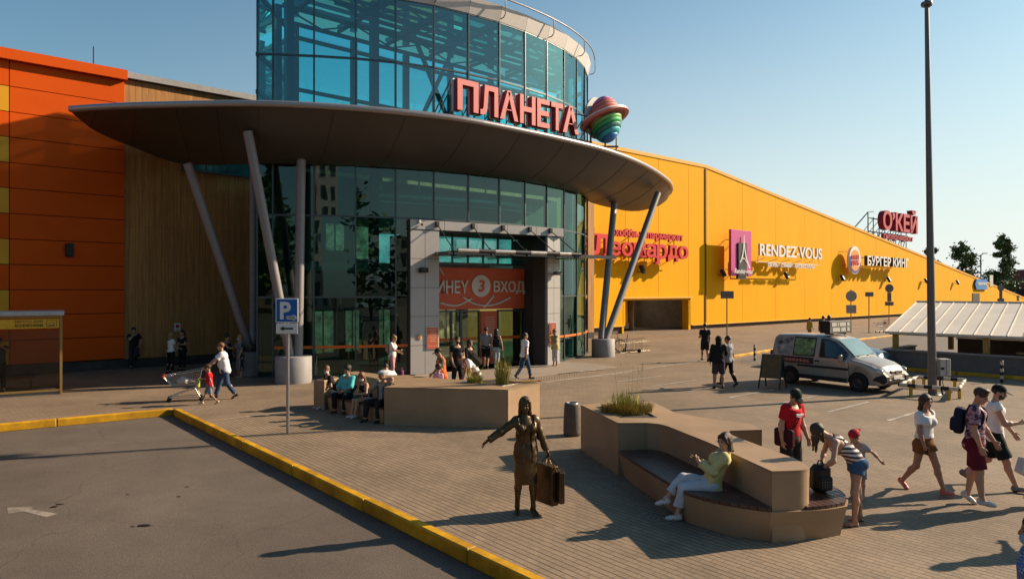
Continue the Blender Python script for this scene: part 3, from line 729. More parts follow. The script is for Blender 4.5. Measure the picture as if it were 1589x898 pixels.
# inside the doors: a vestibule whose wooden wall and green panel glow in place of lamps
g = MB(); a, b = dx(772), dx(812)
g.box(((a+b)/2+.9, DY+2.6, 1.8), (3.4, .1, 1.9), 0); g.build('vestibule_wall', mat('vestibule_wood_glow', (.55, .34, .10), .6, var=.25, scale=3, stretch=(6, 6, .6), emis=.32), portal)
g = MB(); g.box(((a+b)/2+.9, DY+2.5, .45), (3.4, .1, .7), 0); g.build('vestibule_glow_panel', mat('vestibule_green_glow', (.22, .34, .20), .6, var=.4, scale=3, emis=.18), portal)

# ================================================================== THE BIG CANOPY
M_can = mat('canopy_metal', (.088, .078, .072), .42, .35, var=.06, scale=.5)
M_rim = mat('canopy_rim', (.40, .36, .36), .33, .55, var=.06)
ZR = 9.85
def joined(P, keys):
    """a smooth curve resampled so that its key points fall on fixed shares of the canopy"""
    C = catmull(P, 1201); ks = [0]+[int(np.argmin(np.linalg.norm(C-np.array(P[k], float), axis=1))) for k in keys]+[1200]; out = []
    for a, b, n_ in zip(ks, ks[1:], (24, 32, 24)):
        out += [C[int(round(a+(b-a)*j/n_))] for j in range(n_)]
    return np.array(out+[C[-1]])
rim = joined([(-15.7, 25.2), (-14.2, 24.86), (-12.3, 24.62), (-8.75, 24.45), (-5.55, 25.08), (-2.27, 26.45), (.14, 28.35), (2.5, 30.55), (4.65, 33.0), (6.9, 36.6), (9.0, 41.2), (10.0, 44.4), (10.45, 46.9)], (3, 8))
inn = joined([(-15.7, 25.2, ZR-.08), (-16.05, 26.3, 9.76), (-16.6, 28.4, 9.74), (-16.45, 30.75, 9.62), (-15.76, 31.6, 9.34), (-15.0, 32.2, 9.16), (-12.6, 30.2, 8.75), (-9.8, 27.36, 8.3), (-7.7, 27.55, 8.3), (-4.66, 28.34, 8.3), (-1.8, 29.85, 8.3), (.6, 31.9, 8.3), (2.55, 34.3, 8.3), (3.85, 37.1, 8.3), (4.3, 39.2, 8.3), (5.7, 41.7, 8.3), (7.5, 44.2, 8.35), (9.2, 46.3, 8.8), (10.2, 47.1, 9.35), (10.45, 46.9, ZR-.08)], (7, 12))
can = thing('entrance_canopy', 'huge grey metal canopy blade sweeping around the glass rotunda on slanting columns', 'canopy', (-3, 26.5, 0))
g = MB(); n_u = 14; vs = []
def under(i, u):
    r = rim[i]; q = inn[i]; f = 1-(1-u)**1.75
    return (r[0]+(q[0]-r[0])*u, r[1]+(q[1]-r[1])*u, (ZR-.06)+(q[2]-(ZR-.06))*f)
for i in range(81):
    for k in range(n_u+1): vs.append(under(i, k/n_u))
fs = [(i*(n_u+1)+k, (i+1)*(n_u+1)+k, (i+1)*(n_u+1)+k+1, i*(n_u+1)+k+1) for i in range(80) for k in range(n_u)]
g.add(vs, fs, 0, True)
# top skin
vs = []
for i in range(81):
    r, q = rim[i], inn[i]
    for k in range(7):
        u = k/6; w_ = math.sin(math.pi*min(1, max(0, i/80)))**.5
        vs.append((r[0]+(q[0]-r[0])*u, r[1]+(q[1]-r[1])*u, ZR+.05+.30*math.sin(u*math.pi/2)*w_))
fs = [(i*7+k, i*7+k+1, (i+1)*7+k+1, (i+1)*7+k) for i in range(80) for k in range(6)]
g.add(vs, fs, 0, True)
vs = []
for i in range(81):
    q = inn[i]; w_ = math.sin(math.pi*min(1, max(0, i/80)))**.5
    vs += [tuple(q), (q[0], q[1], ZR+.05+.30*w_)]
g.add(vs, [(2*i, 2*i+2, 2*i+3, 2*i+1) for i in range(80)], 0, True)
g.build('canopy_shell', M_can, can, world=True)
g = MB()
for i in range(4, 78, 5):
    g.tube([Vector(under(i, u))-Vector((0, 0, .004)) for u in np.linspace(.03, .99, 12)], .010, 4, cap=False)
g.build('panel_seams', mat('canopy_seam', (.035, .030, .028), .6), can, world=True)
g = MB(); 
for a in range(0, 80, 8):
    seg = [Vector((*rim[i], ZR)) for i in range(a, a+9)]
    g.tube(seg, .115, 10, cap=False)
g.build('rim', M_rim, can, world=True)
M_col = mat('column_grey', (.25, .225, .222), .45, .1, var=.05)
def strut(p, q, r, name='strut'):
    g = MB(); d = (Vector(q)-Vector(p)); g.tube([p, q], r, 18); g.build(name, M_col, can, world=True)
def drum(c, r, h):
    g = MB(); g.lathe([(r, 0), (r, h-.02), (r-.02, h), (.001, h)], 32, c)
    o = g.build('base_drum', mat('drum_grey', (.33, .305, .295), .6, var=.1, scale=3, dirt=.15), can, world=True); return o
D1 = Vector((-8.12, 26.35, 0)); drum(D1, .66, .98)
strut((D1.x-.12, D1.y, .9), A(384.5, 204, 25.3), .17); strut((D1.x+.14, D1.y+.1, .9), A(467.5, 240, 27.0), .17)
D2 = Vector((4.72, 36.7, 0)); drum(D2, .60, .92)
strut((D2.x-.10, D2.y, .9), A(953.5, 312, 40.6), .18); strut((D2.x+.14, D2.y+.05, .9), A(1021, 300, 40.9), .18)
D3 = Vector((-10.55, 28.7, 0)); drum(D3, .5, .95)
strut((D3.x, D3.y, .9), A(291, 254, 27.25), .17)
# steel and glass door canopy with tie rods
ec = thing('door_canopy', 'small steel and glass canopy on tie rods over the entrance doors', 'door canopy', PO, prz)
def ex(px, y, P=PO): 
    k = (px-CX)/F; Q = P+Vector((-PD.y, PD.x, 0))*y; return (k*Q.y-Q.x)/(PD.x-k*PD.y)
M_tub = mat('brushed_tube', (.62, .56, .52), .3, .8)
M_dks = mat('dark_steel', (.08, .075, .075), .45, .6)
yo = -1.55; zc = 4.86
xa, xb = .9, 8.6
g = MB(); g.box(((xa+xb)/2, (yo+1.2)/2-.1, zc), (xb-xa, 2.6, .03), 0); g.build('glass_sheet', glass_mat('canopy_glass', (.55, .62, .62), .06), ec)
g = MB(); g.bar((xa, yo+.05, zc+.06), (xb, yo+.05, zc+.06), .06, .10); g.bar((xa, -.45, zc+.05), (xb, -.45, zc+.05), .06, .10)
pos = [ex(p, yo) for p in (704.6, 762.5, 818, 862.7, 897)]
for x in pos: g.bar((x, yo-.1, zc+.04), (x, 1.6, zc+.04), .06, .14); g.box((x, yo+.1, zc+.16), (.06, .10, .22), 0)
g.bar((pos[-1]-.2, yo, zc+.05), (xb+.9, yo, zc+.05), .12, .14)
g.build('frame', M_dks, ec)
for i, x in enumerate(pos[:4]):
    g = MB(); nx = pos[i+1]; g.tube([(x+.12, yo-.06, zc+.13), (x+(nx-x)*.62, yo-.06, zc+.13)], .085, 14); g.build('tube', M_tub, ec)
    g = MB(); g.tube([(x+(nx-x)*.62, yo-.06, zc+.13), (nx+.1, yo-.06, zc+.13)], .08, 14); g.build('dark_tube', M_dks, ec)
tops = [ex(p, -.05) for p in (678, 733.5, 780, 821.5, 853.8)]
for x, tx in zip(pos, tops):
    g = MB(); g.tube([(x, yo+.1, zc+.2), (tx, -.06, 6.12)], .022, 6); g.box((tx, -.09, 6.12), (.13, .12, .22), 0); g.build('tie_rod', M_dks, ec)
# ================================================================== SIGNS
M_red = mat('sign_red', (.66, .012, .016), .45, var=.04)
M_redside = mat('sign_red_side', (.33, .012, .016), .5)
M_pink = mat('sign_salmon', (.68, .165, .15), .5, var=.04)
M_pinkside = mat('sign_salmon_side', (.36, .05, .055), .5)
M_wht = mat('sign_white', (.80, .76, .72), .5, var=.03)
M_fr = mat('sign_frame', (.22, .19, .17), .5, .4)
M_blk = mat('sign_black', (.02, .02, .02), .5)
Z3 = Vector((0, 0, 1))

# ---- rooftop name along the canopy edge
P1, P2 = Vector((-2.36, 28.15, 10.56)), Vector((2.95, 32.9, 10.62))
ud = (P2-P1); L = ud.length; ud.normalize(); nd = ud.cross(Z3); nd.normalize()
sg = thing('rooftop_letters', 'big salmon red capital letters standing on the canopy edge in front of the glass', 'sign', (P1.x, P1.y, 10.2))
xr = [703, 738.5, 769, 800, 826.5, 848.5, 866.5, 893.5]
def uat(px):
    k = (px-CX)/F; return (k*P1.y-P1.x)/(ud.x-k*ud.y)
us = [uat(x) for x in xr]
for i, ch in enumerate('ПЛАНЕТА'):
    a, b = us[i], us[i+1]; gap = .10 if i != 5 else .0
    O = P1+ud*(a+.03); O.z = 10.56; wd_ = b-a-gap
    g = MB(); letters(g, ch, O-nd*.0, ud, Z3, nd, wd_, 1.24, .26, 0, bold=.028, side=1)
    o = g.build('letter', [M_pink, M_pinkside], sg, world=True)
    g = MB(); letters(g, ch, O-ud*.03-Z3*.02-nd*.10, ud, Z3, nd, wd_+.06, 1.31, .09, 0, bold=.04); g.build('letter_back', M_wht, o, world=False)
    bk = o.children[0] if o.children else None
g = MB()
for z in (10.42, 11.6): g.tube([P1-nd*.15+Vector((0, 0, z-10.56)), P1+ud*(L+1.3)-nd*.15+Vector((0, 0, z-10.56))], .035, 6)
for k in range(15):
    p = P1+ud*(L+1.2)*k/14-nd*.15; p.z = 10.12
    g.tube([p, p+Z3*.34], .035, 6); g.tube([p+Z3*.30, p+Z3*1.45], .022, 6)
    g.tube([p-nd*1.3, p+Z3*1.3], .025, 6); g.tube([p-nd*1.3+ud*.0, p+ud*.45+Z3*.3], .02, 6)
p = P1-ud*.5-nd*.15; p.z = 10.25; g.tube([P1-nd*.15+Z3*1.2, p-nd*.6], .03, 6); g.tube([P1-nd*.15-Z3*.1, p-nd*.6], .03, 6)
g.build('support_frame', M_fr, sg, world=True)
for o in list(sg.children):                                # letter backs were made in world space
    for c in o.children:
        if c.name.startswith('letter_back'):
            c.matrix_basis = WM(o).inverted()
            me = c.data; M = c.matrix_basis.copy()
            for v in me.vertices: v.co = M @ v.co
            c.matrix_basis = Matrix.Identity(4)

# ---- striped globe with a ring
pc = A(939.5, 186, 34.0)
pl = thing('globe_emblem', 'striped rainbow globe emblem with a salmon ring beside the last rooftop letter', 'sign', (pc.x, pc.y, 10.2))
pn = (nd*.9+Vector((.15, -.3, 0))).normalized(); pu = Z3.cross(pn).normalized(); pv = Z3
BASE = Matrix((pu, pv, pn)).transposed()                   # columns: right, up, towards the viewer
TILT = BASE @ Matrix.Rotation(rad(9), 3, 'Z') @ Matrix.Rotation(rad(-20), 3, 'X')
AX = TILT @ Matrix.Rotation(rad(-90), 3, 'X')              # lathe axis = tilted up
cols = [(.05, .22, .55), (.06, .45, .50), (.05, .22, .20), (.05, .42, .12), (.22, .52, .16), (.75, .52, .13), (.80, .24, .10), (.66, .18, .15), (.66, .18, .15), (.55, .12, .30), (.28, .12, .38)]
R = 1.0; hs = np.linspace(-.98, .98, 12)
SQ = BASE @ Matrix.Diagonal(Vector((.86, 1.12, .68))) @ BASE.inverted(); SQR = BASE @ Matrix.Diagonal(Vector((1.16, 1.16, .9))) @ BASE.inverted()
for k, c in enumerate(cols):
    z0, z1 = hs[k], hs[k]+(hs[k+1]-hs[k])*.72
    prof = [(.001, z0)]+[(R*math.sqrt(max(0.0004, 1-z*z)), z) for z in np.linspace(z0, z1, 4)]+[(.001, z1)]
    g = MB(); g.lathe(prof, 40, (0, 0, 0), 0, True, M=SQ @ AX)
    g.v = [tuple(Vector(q)+pc) for q in g.v]
    g.build('stripe', mat('globe_stripe_%d' % k, c, .45, var=.03), pl, world=True)
g = MB(); g.lathe([(.001, -.86), (.55, -.72), (.78, -.4), (.84, 0), (.78, .4), (.55, .72), (.001, .86)], 30, (0, 0, 0), 0, True, M=SQ @ AX); g.v = [tuple(Vector(q)+pc) for q in g.v]
g.build('core', mat('globe_core', (.10, .07, .07), .6), pl, world=True)
g = MB(); g.lathe([(.001, -.06), (1.0, -.06), (1.0, .06), (.001, .06)], 40, (0, 0, 0), 0, False, M=BASE @ Matrix.Diagonal(Vector((.70, 1.0, 1)))); g.v = [tuple(Vector(q)+pc-pn*.55-pu*.12+Z3*.16) for q in g.v]
g.build('back_disc', M_wht, pl, world=True)
RT = BASE @ Matrix.Rotation(rad(12), 3, 'Z') @ Matrix.Rotation(rad(-19), 3, 'X') @ Matrix.Rotation(rad(-90), 3, 'X')
for (r0, r1, h, m, nm, dz) in ((.97, 1.15, .07, mat('ring_salmon', (.72, .20, .17), .5), 'ring', 0), (.95, 1.17, .06, M_wht, 'ring_back', .10)):
    g = MB(); g.lathe([(r0, -h/2), (r1, -h/2), (r1, h/2), (r0, h/2), (r0, -h/2)], 64, (0, 0, 0), 0, False, M=SQR @ RT)
    g.v = [tuple(Vector(q)+pc-pn*dz+Z3*dz*.6) for q in g.v]; g.build(nm, m, pl, world=True)
g = MB()
for s in (-.5, .5):
    p = pc+pu*s-pn*.5; g.tube([(p.x, p.y, 10.1), (p.x, p.y, pc.z)], .05, 8); g.tube([p-Z3*.7, pc-pn*.2], .04, 8)
p = pc+pu*.95-pn*.2; g.tube([(p.x, p.y, 10.1), (p.x, p.y, pc.z-.3)], .035, 8); g.tube([(p.x-.9, p.y, 10.45), (p.x+.1, p.y, 10.45)], .05, 8)
g.build('support_frame', M_fr, pl, world=True)

# ---- signs on the yellow wall, laid out in the wing's own frame (x along, -y outwards)
WING = WM(wing)
def wp(px, py, off):
    P = YO+n_wall*off; u = wall_u(px, P, d_wall); q = P+d_wall*u
    return u, CAMH+(HOR-py)*q.y/F
def wsign(name, label, u, off, z, cat='sign'):
    return thing(name, label, cat, WING @ Vector((u, -off, z)), yrz)
def wletters(par, body, px0, px1, yb0, yt0, yb1, yt1, off, depth, m, side, bold, u0, z0, name='lettering', shear=0.0, perletter=False):
    """lettering on a plane off metres before the wall, from its left and right ends in the photograph"""
    ua, zb = wp(px0, yb0, off); _, zt = wp(px0, yt0, off); ub, zb1 = wp(px1, yb1, off); _, zt1 = wp(px1, yt1, off)
    zb_, h = (zb+zb1)/2, ((zt-zb)+(zt1-zb1))/2
    g = MB(); letters(g, body, (ua-u0, 0, zb_-z0), (1, 0, 0), (0, 0, 1), (0, -1, 0), ub-ua, h, depth, 0, bold, side=1, shear=shear)
    return g.build(name, [m, side], par)
# red lower-case shop name with a small line above
u, z = wp(917, 394, 1.0)
s1 = wsign('shop_letters', 'red shop name letters on a frame on the yellow wall, partly behind the canopy columns', u, 1.0, z)
ua_, zb_ = wp(917, 394.5, 1.0); ub_, ze_ = wp(1064.5, 403, 1.0); zt_ = wp(917, 361.5, 1.0)[1]; zb_ = (zb_+ze_)/2; ch_ = zt_-wp(917, 394.5, 1.0)[1]; LW = ub_-ua_
wid = dict(zip(range(8), (1.25, .86, .92, 1.04, .86, .95, 1.0, .92))); tot = sum(wid.values())+.08*7; xq = 0.0
for i, chh in enumerate('Леонардо'):
    ww = wid[i]/tot*LW; hh = ch_ if i == 0 else ch_*.70; g = MB(); x0 = ua_-u+xq; z0 = zb_-z
    desc = .30*ch_ if chh == 'р' else (.16*ch_ if chh == 'д' else 0)
    letters(g, chh, (x0, 0, z0-desc), (1, 0, 0), (0, 0, 1), (0, -1, 0), ww, hh+desc, .25, 0, .040 if chh == 'Л' else .022, side=1)
    sr = lambda xx, zz, w__: g.box((x0+ww*xx, -.125, zz), (ww*w__, .245, ch_*.075), 0)
    if chh == 'Л': sr(.86, z0+ch_*.04, .40); sr(.55, z0+ch_*.965, 1.0); g.ell((x0+ww*.06, -.125, z0+ch_*.10), (ww*.13, .12, ch_*.10))
    if chh == 'н':
        for xx in (.15, .85): sr(xx, z0+ch_*.035, .44); sr(xx, z0+hh-ch_*.035, .44)
    if chh == 'р': sr(.12, z0-desc+ch_*.035, .5); sr(.02, z0+hh-ch_*.035, .3)
    if chh == 'а': sr(.95, z0+ch_*.035, .3)
    xq += ww+.08/tot*LW
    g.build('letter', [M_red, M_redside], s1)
wletters(s1, 'хобби-гипермаркет', 952, 1058, 371, 354, 376, 362, 1.0, .16, M_red, M_redside, .028, u, z, 'small_lettering')
g = MB()
u1, _ = wp(1064, 400, 1.0)
for zz in (.05, 1.55): g.bar((0, .2, zz), (u1-u, .2, zz), .05, .06)
for k in range(6):
    x = (u1-u)*(k+.3)/6; g.bar((x, .2, -.5), (x, .2, 2.0), .05, .05); g.bar((x, .2, .05), (x, .98, -.3), .05, .05); g.bar((x, .2, 1.5), (x, .98, 1.1), .05, .05)
# thick serifs under the letters
g.build('support_frame', mat('sign_frame_ochre', (.55, .25, .03), .5), s1)
# magenta banner with a tower emblem
u0, zb = wp(1134.5, 428, 1.3); u1, zt = wp(1134.5, 355.5, 1.3); u1 = wp(1166, 400, 1.3)[0]
s2 = wsign('banner_sign', 'tall magenta banner sign with a white tower drawing on the yellow wall', u0, 1.3, zb)
w_, h_ = u1-u0, zt-zb
g = MB(); g.bbox((w_/2, .12, h_/2), (w_, .24, h_), 0, bev=.02); g.box((w_*.5, .0, h_*.36), (w_*.40, .27, h_*.72), 1); g.box((w_*.5, .03, -.12), (w_*.40, .2, .3), 1)
g.build('board', [mat('banner_magenta', (.56, .06, .25), .5, var=.05), M_blk], s2)
g = MB()
def stroke(pts, r0):
    C = catmull([(w_*a, h_*b) for a, b in pts], 14)
    for i, (p, q) in enumerate(zip(C, C[1:])): g.bar((p[0], -.165, p[1]), (q[0]+(q[0]-p[0])*.2, -.165, q[1]+(q[1]-p[1])*.2), .03, r0*2*(1-.55*i/14))
stroke([(.84, .18), (.72, .30), (.62, .48), (.57, .66), (.555, .88)], .10); stroke([(.34, .30), (.42, .36), (.50, .52), (.535, .70), (.55, .88)], .10)
stroke([(.34, .29), (.42, .36), (.52, .385), (.60, .36), (.66, .30)], .07)
g.build('tower_drawing', M_wht, s2)
g = MB(); letters(g, 'Rendez-vous', (w_*.08, -.15, h_*.055), (1, 0, 0), (0, 0, 1), (0, -1, 0), w_*.9, h_*.11, .03, 0, .012, shear=.25); g.build('script_lettering', M_wht, s2)
g = MB()
for zz in (h_*.15, h_*.8): g.bar((w_*.3, .2, zz), (w_*.3, 1.25, zz), .06, .06); g.bar((w_*.8, .2, zz), (w_*.8, 1.25, zz), .06, .06)
g.build('bracket', M_fr, s2)
# white name beside it
u, z = wp(1176, 396, 1.2)
s3 = wsign('shop_letters', 'white capital letters with a thin line of small words below, beside the magenta banner', u, 1.2, z)
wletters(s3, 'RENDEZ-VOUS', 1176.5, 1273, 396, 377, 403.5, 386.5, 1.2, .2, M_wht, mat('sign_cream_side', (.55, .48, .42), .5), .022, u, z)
wletters(s3, 'ОБУВЬ · СУМКИ · АКСЕССУАРЫ', 1190, 1262, 414, 408, 416.5, 411, 1.2, .12, M_wht, M_wht, .02, u, z, 'small_lettering')
g = MB(); ub = wp(1271, 405, 1.2)[0]-u; zz = -.62; g.box((ub/2, 0, zz), (ub, .06, .07)); g.box((0.02, 0, zz+.25), (.05, .06, .5)); g.box((ub, 0, zz+.25), (.05, .06, .5))
for k in range(5): g.bar((ub*(k+.5)/5, 0, zz+.4), (ub*(k+.5)/5, 1.15, zz+.1), .05, .05)
g.build('support_frame', mat('sign_rail_cream', (.66, .58, .48), .5), s3)
# round burger emblem and white name
uc, zc_ = wp(1327, 403.5, 1.0); ur = wp(1336.2, 403.5, 1.0)[0]-uc; zr_ = (wp(1327, 382, 1.0)[1]-wp(1327, 425, 1.0)[1])/2
s4 = wsign('round_emblem', 'round white sign with a red name between two orange bun halves on the yellow wall', uc, 1.0, zc_)
rr = (ur+zr_)/2*1.0
def disc(r, y0, y1, sx=1.0, ang=(0, 360), cz=0.0, mi=0, n=40):
    a0, a1 = rad(ang[0]), rad(ang[1]); pts = [(sx*r*math.cos(a0+(a1-a0)*k/n), cz+r*math.sin(a0+(a1-a0)*k/n)) for k in range(n+(0 if ang[1]-ang[0] >= 360 else 1))]
    g.prism(pts, y0, y1, mi, fn=lambda p, q, r_: (p, r_, q))
g = MB(); disc(rr, 0, .3, .96); g.build('disc', M_wht, s4)
def crescent(r0, r1, a0, a1, off, y0, y1, name, m):
    n = 24; g = MB(); pts = [(r0*math.cos(rad(a0+(a1-a0)*k/n)), r0*math.sin(rad(a0+(a1-a0)*k/n))) for k in range(n+1)]
    pts += [(off[0]+r1*math.cos(rad(a1+(a0-a1)*k/n)), off[1]+r1*math.sin(rad(a1+(a0-a1)*k/n))) for k in range(n+1)]
    g.prism(pts, y0, y1, 0, fn=lambda p, q, r_: (p, r_, q)); g.build(name, m, s4)
crescent(rr*.95, rr*.80, 165, 345, (.12*rr, .06*rr), -.02, .0, 'blue_arc', mat('emblem_blue', (.03, .06, .30), .5))
g = MB(); disc(rr*.68, -.03, .0, 1.1, (28, 152), rr*.06); g.build('bun_half', mat('emblem_orange', (.85, .30, .015), .5), s4)
g = MB(); disc(rr*.68, -.03, .0, 1.1, (208, 332), -rr*.10); g.build('bun_half', MATS['emblem_orange'], s4)
g = MB(); letters(g, 'BURGER', (-rr*.66, -.04, rr*.03), (1, 0, .04), (0, 0, 1), (0, -1, 0), rr*1.28, rr*.30, .03, 0, .03); letters(g, 'KING', (-rr*.66, -.04, -rr*.40), (1, 0, .04), (0, 0, 1), (0, -1, 0), rr*1.28, rr*.38, .03, 0, .03)
g.build('lettering', mat('emblem_red', (.62, .02, .02), .5), s4)
g = MB(); g.bar((-rr*.5, .2, rr*.6), (-rr*1.2, 1.0, rr*.6), .05, .05); g.bar((-rr*.5, .2, -rr*.4), (-rr*.8, 1.0, -rr*.4), .05, .05); g.bar((rr*.5, .2, 0), (rr*.5, 1.0, 0), .05, .05); g.build('bracket', M_fr, s4)
u, z = wp(1341, 411, 1.0)
s5 = wsign('shop_letters', 'white capital letters on the yellow wall beside the round bun emblem', u, 1.0, z)
wletters(s5, 'БУРГЕР КИНГ', 1341, 1404.8, 412, 396, 415.2, 402, 1.0, .4, M_wht, M_blk, .03, u, z)
g = MB(); ub = wp(1404, 405, 1.0)[0]-u; g.bar((0, .25, .9), (ub, .25, .9), .06, .08)
for k in range(4): g.bar((ub*(k+.5)/4, .25, .9), (ub*(k+.5)/4, 1.0, .9), .05, .05)
g.build('support_frame', M_fr, s5)
# rooftop red name on its lattice
off = -5.0; u, z = wp(1361, 356, off)
s6 = wsign('rooftop_letters', 'dark red rooftop letters on a steel lattice above the sloping yellow roof edge', u, off, z)
wletters(s6, 'О’КЕЙ', 1361.5, 1415.5, 357, 320, 363, 327, off, .8, mat('roof_red', (.46, .035, .06), .5), M_redside, .03, u, z)
wletters(s6, 'гипермаркет', 1367, 1413, 371.5, 360, 378, 371, off, .4, MATS['roof_red'], M_redside, .02, u, z, 'small_lettering')
g = MB(); ub = wp(1415, 350, off)[0]-u
for k in range(7):
    x = ub*(k+.1)/6.4; g.bar((x, .6, -5), (x, .6, 1.8), .10, .10); g.bar((x, 3.2, -5), (x, 3.2, .2), .10, .10); g.bar((x, .6, 1.5), (x, 3.2, -1.5), .07, .07)
    if k < 6: g.bar((x, .6, -3), (x+ub/6.4, .6, -.5), .09, .09)
for zz in (-2.2, -.3, 1.6): g.bar((-1.5, .6, zz), (ub, .6, zz), .14, .14)
g.bar((-5.5, 3.2, -2.6), (-1.6, .6, 2.4), .12, .12); g.bar((-1.6, .6, 2.4), (.3, .6, 2.6), .12, .12); g.bar((-1.6, .6, 2.4), (-1.6, .6, -4), .12, .12); g.bar((-5.5, 3.2, -2.6), (0, .6, -2.2), .1, .1)
g.build('lattice', mat('lattice_green', (.09, .13, .13), .5, .3), s6)
# blue pointed sign far along the wall
u0, zb = wp(1513.5, 449, .3); u1, zt = wp(1532, 451, .3); hh = 1.75*1.0
s7 = wsign('direction_sign', 'blue arrow-shaped sign pointing left high on the far end of the yellow wall', u0, .3, zb)
w_ = u1-u0; h_ = wp(1520, 434.0, .3)[1]-wp(1520, 450, .3)[1]
g = MB(); g.prism([(0, h_*.5), (w_*.12, 0), (w_, 0), (w_, h_), (w_*.12, h_)], 0, .2, 0, fn=lambda p, q, r_: (p, r_, q)); g.build('board', mat('sign_blue', (.012, .17, .50), .45), s7)
g = MB(); letters(g, 'парковка', (w_*.16, -.02, h_*.36), (1, 0, 0), (0, 0, 1), (0, -1, 0), w_*.78, h_*.34, .03, 0, .02); g.build('lettering', M_wht, s7)
ntc.location = WM(wing).translation; ntc.rotation_euler = (0, 0, yrz); tag(ntc, 'small grey upright notice on the yellow wall beside the blue arrow sign', 'notice')
# ---- spot lamps on the walls
def spot(M, loc, label, s=1.0, name='wall_lamp', rz=0.0, grp='black spot lamps along the yellow wall'):
    t = thing(name, label, 'wall lamp', M @ Vector(loc), rz, grp)
    g = MB(); g.bar((0, .12, -.05), (0, -.35*s, -.1*s), .05*s, .05*s); g.box((0, .1, -.05), (.2*s, .06, .2*s)); g.build('arm', M_blk, t)
    g = MB(); R_ = Matrix.Rotation(rad(-28), 3, 'X'); g.bbox((0.05*s, -.42*s, .10*s), (.34*s, .26*s, .62*s), 0, bev=.04*s, M=R_); g.build('head', mat('lamp_black', (.025, .02, .02), .5), t)
    return t
for px, py, w in ((995, 420, 'black spot lamp under the red shop name on the yellow wall'), (1120.5, 425.5, 'black spot lamp at the foot of the magenta banner'), (1219, 429, 'black spot lamp below the small white words on the yellow wall'),
                  (1306, 432.5, 'black spot lamp left below the round bun emblem'), (1378, 435, 'black spot lamp below the white letters right of the round emblem'), (1436, 437, 'black spot lamp just left of the tall lamp mast'), (1485, 439, 'black spot lamp between the lamp mast and the blue arrow sign')):
    u, z = wp(px, py, .4); spot(WING, (u, 0, z), w, 1.15, rz=yrz)
PM = WM(portal)
def psign(px, py, y): 
    x = ex(px, y); q = PO+PD*x+Vector((-PD.y, PD.x, 0))*y; return x, CAMH+(HOR-py)*q.y/F
x, z = psign(657, 419, -.1); t = thing('wall_lamp', 'small dark box lamp on the left grey pier of the entrance', 'wall lamp', PM @ Vector((x, 0, z)), prz)
g = MB(); g.bbox((0, -.12, 0), (.34, .24, .20), 0, bev=.02); g.build('head', M_blk, t); g = MB(); g.box((0, .0, -.02), (.12, .05, .12)); g.build('wall_plate', M_fr, t)
x, z = psign(862, 424, -.1); t = thing('wall_lamp', 'small grey box lamp on the right grey pier of the entrance', 'wall lamp', PM @ Vector((x, 0, z)), prz)
g = MB(); g.bbox((.1, -.16, .0), (.34, .24, .17), 0, bev=.02); g.build('head', mat('lamp_grey', (.18, .17, .17), .5), t); g = MB(); g.box((0, .0, -.02), (.12, .05, .12)); g.build('wall_plate', M_fr, t)
x, z = psign(650.5, 346, -.05); t = thing('camera_box', 'tiny white security camera at the top of the left entrance pier', 'camera', PM @ Vector((x, -.03, z)), prz)
g = MB(); g.bbox((0, -.06, .06), (.09, .10, .12), 0, bev=.01); g.build('body', M_wht, t); g = MB(); g.ell((.1, -.08, -.06), (.05, .05, .05)); g.build('dome', M_blk, t)
t = thing('wall_lamp', 'black louvred wall lamp on the shaded orange panels', 'wall lamp', WM(mall) @ Vector((wall_u(107), 0, CAMH+(HOR-388)*29.4/F)), wrz)
g = MB(); g.bbox((0, -.12, 0), (.26, .22, .55), 0, bev=.02)
for k in range(5): g.box((0, -.16, -.22+.11*k), (.30, .24, .03), 0)
g.build('head', M_blk, t)
# ---- the entrance banner and notices
a, b = .75, dx(819.5)
bn = thing('entrance_sign', 'red entrance banner with white letters and a round number above the doors', 'sign', PM @ Vector((0, DY, 0)), prz)
g = MB(); g.bbox(((a+b)/2, -.02, (2.56+4.44)/2), (b-a, .16, 1.88), 0, bev=.01); g.build('board', mat('banner_red', (.74, .145, .060), .5, var=.04), bn)
g = MB(); xc = dx(744)
def bx(px): return dx(px)
letters(g, 'ВХОД', (bx(763), -.11, 3.24), (1, 0, 0), (0, 0, 1), (0, -1, 0), bx(811)-bx(763), .62, .08, 0, .015)
g.build('lettering', M_wht, bn); g = MB()
letters(g, 'ИНЕҮ', (bx(675.5), -.11, 3.28), (1, 0, 0), (0, 0, 1), (0, -1, 0), bx(724)-bx(675.5), .58, .08, 0, .02)
g.build('lettering', M_wht, bn)
g = MB(); pts = [(xc+.50*math.cos(t_*2*math.pi/36), 3.62+.50*math.sin(t_*2*math.pi/36)) for t_ in range(36)]
g.prism(pts, -.16, -.1, 0, fn=lambda p, q, r_: (p, r_, q)); dsc = g.build('number_disc', M_wht, bn)
g = MB(); letters(g, '3', (xc-.16, -.165, 3.34), (1, 0, 0), (.12, 0, 1), (0, -1, 0), .30, .56, .02, 0, .03); g.build('numeral', MATS['banner_red'], dsc)
g = MB()
def sw(pts): g.tube([(p, -.12, q) for p, q in catmull(pts, 16)], [.045]*16, 6)
sw([(bx(716), 3.12), (bx(733), 2.82), (bx(750), 2.72), (bx(768), 2.78), (bx(790), 3.08)]); sw([(bx(681), 2.86), (bx(698), 2.74), (bx(712), 2.78), (bx(730), 3.05)]); sw([(bx(748), 2.6), (bx(764), 3.16)])
sw([(bx(680), 4.4), (bx(686), 4.1)])
g.build('swash', M_wht, bn)
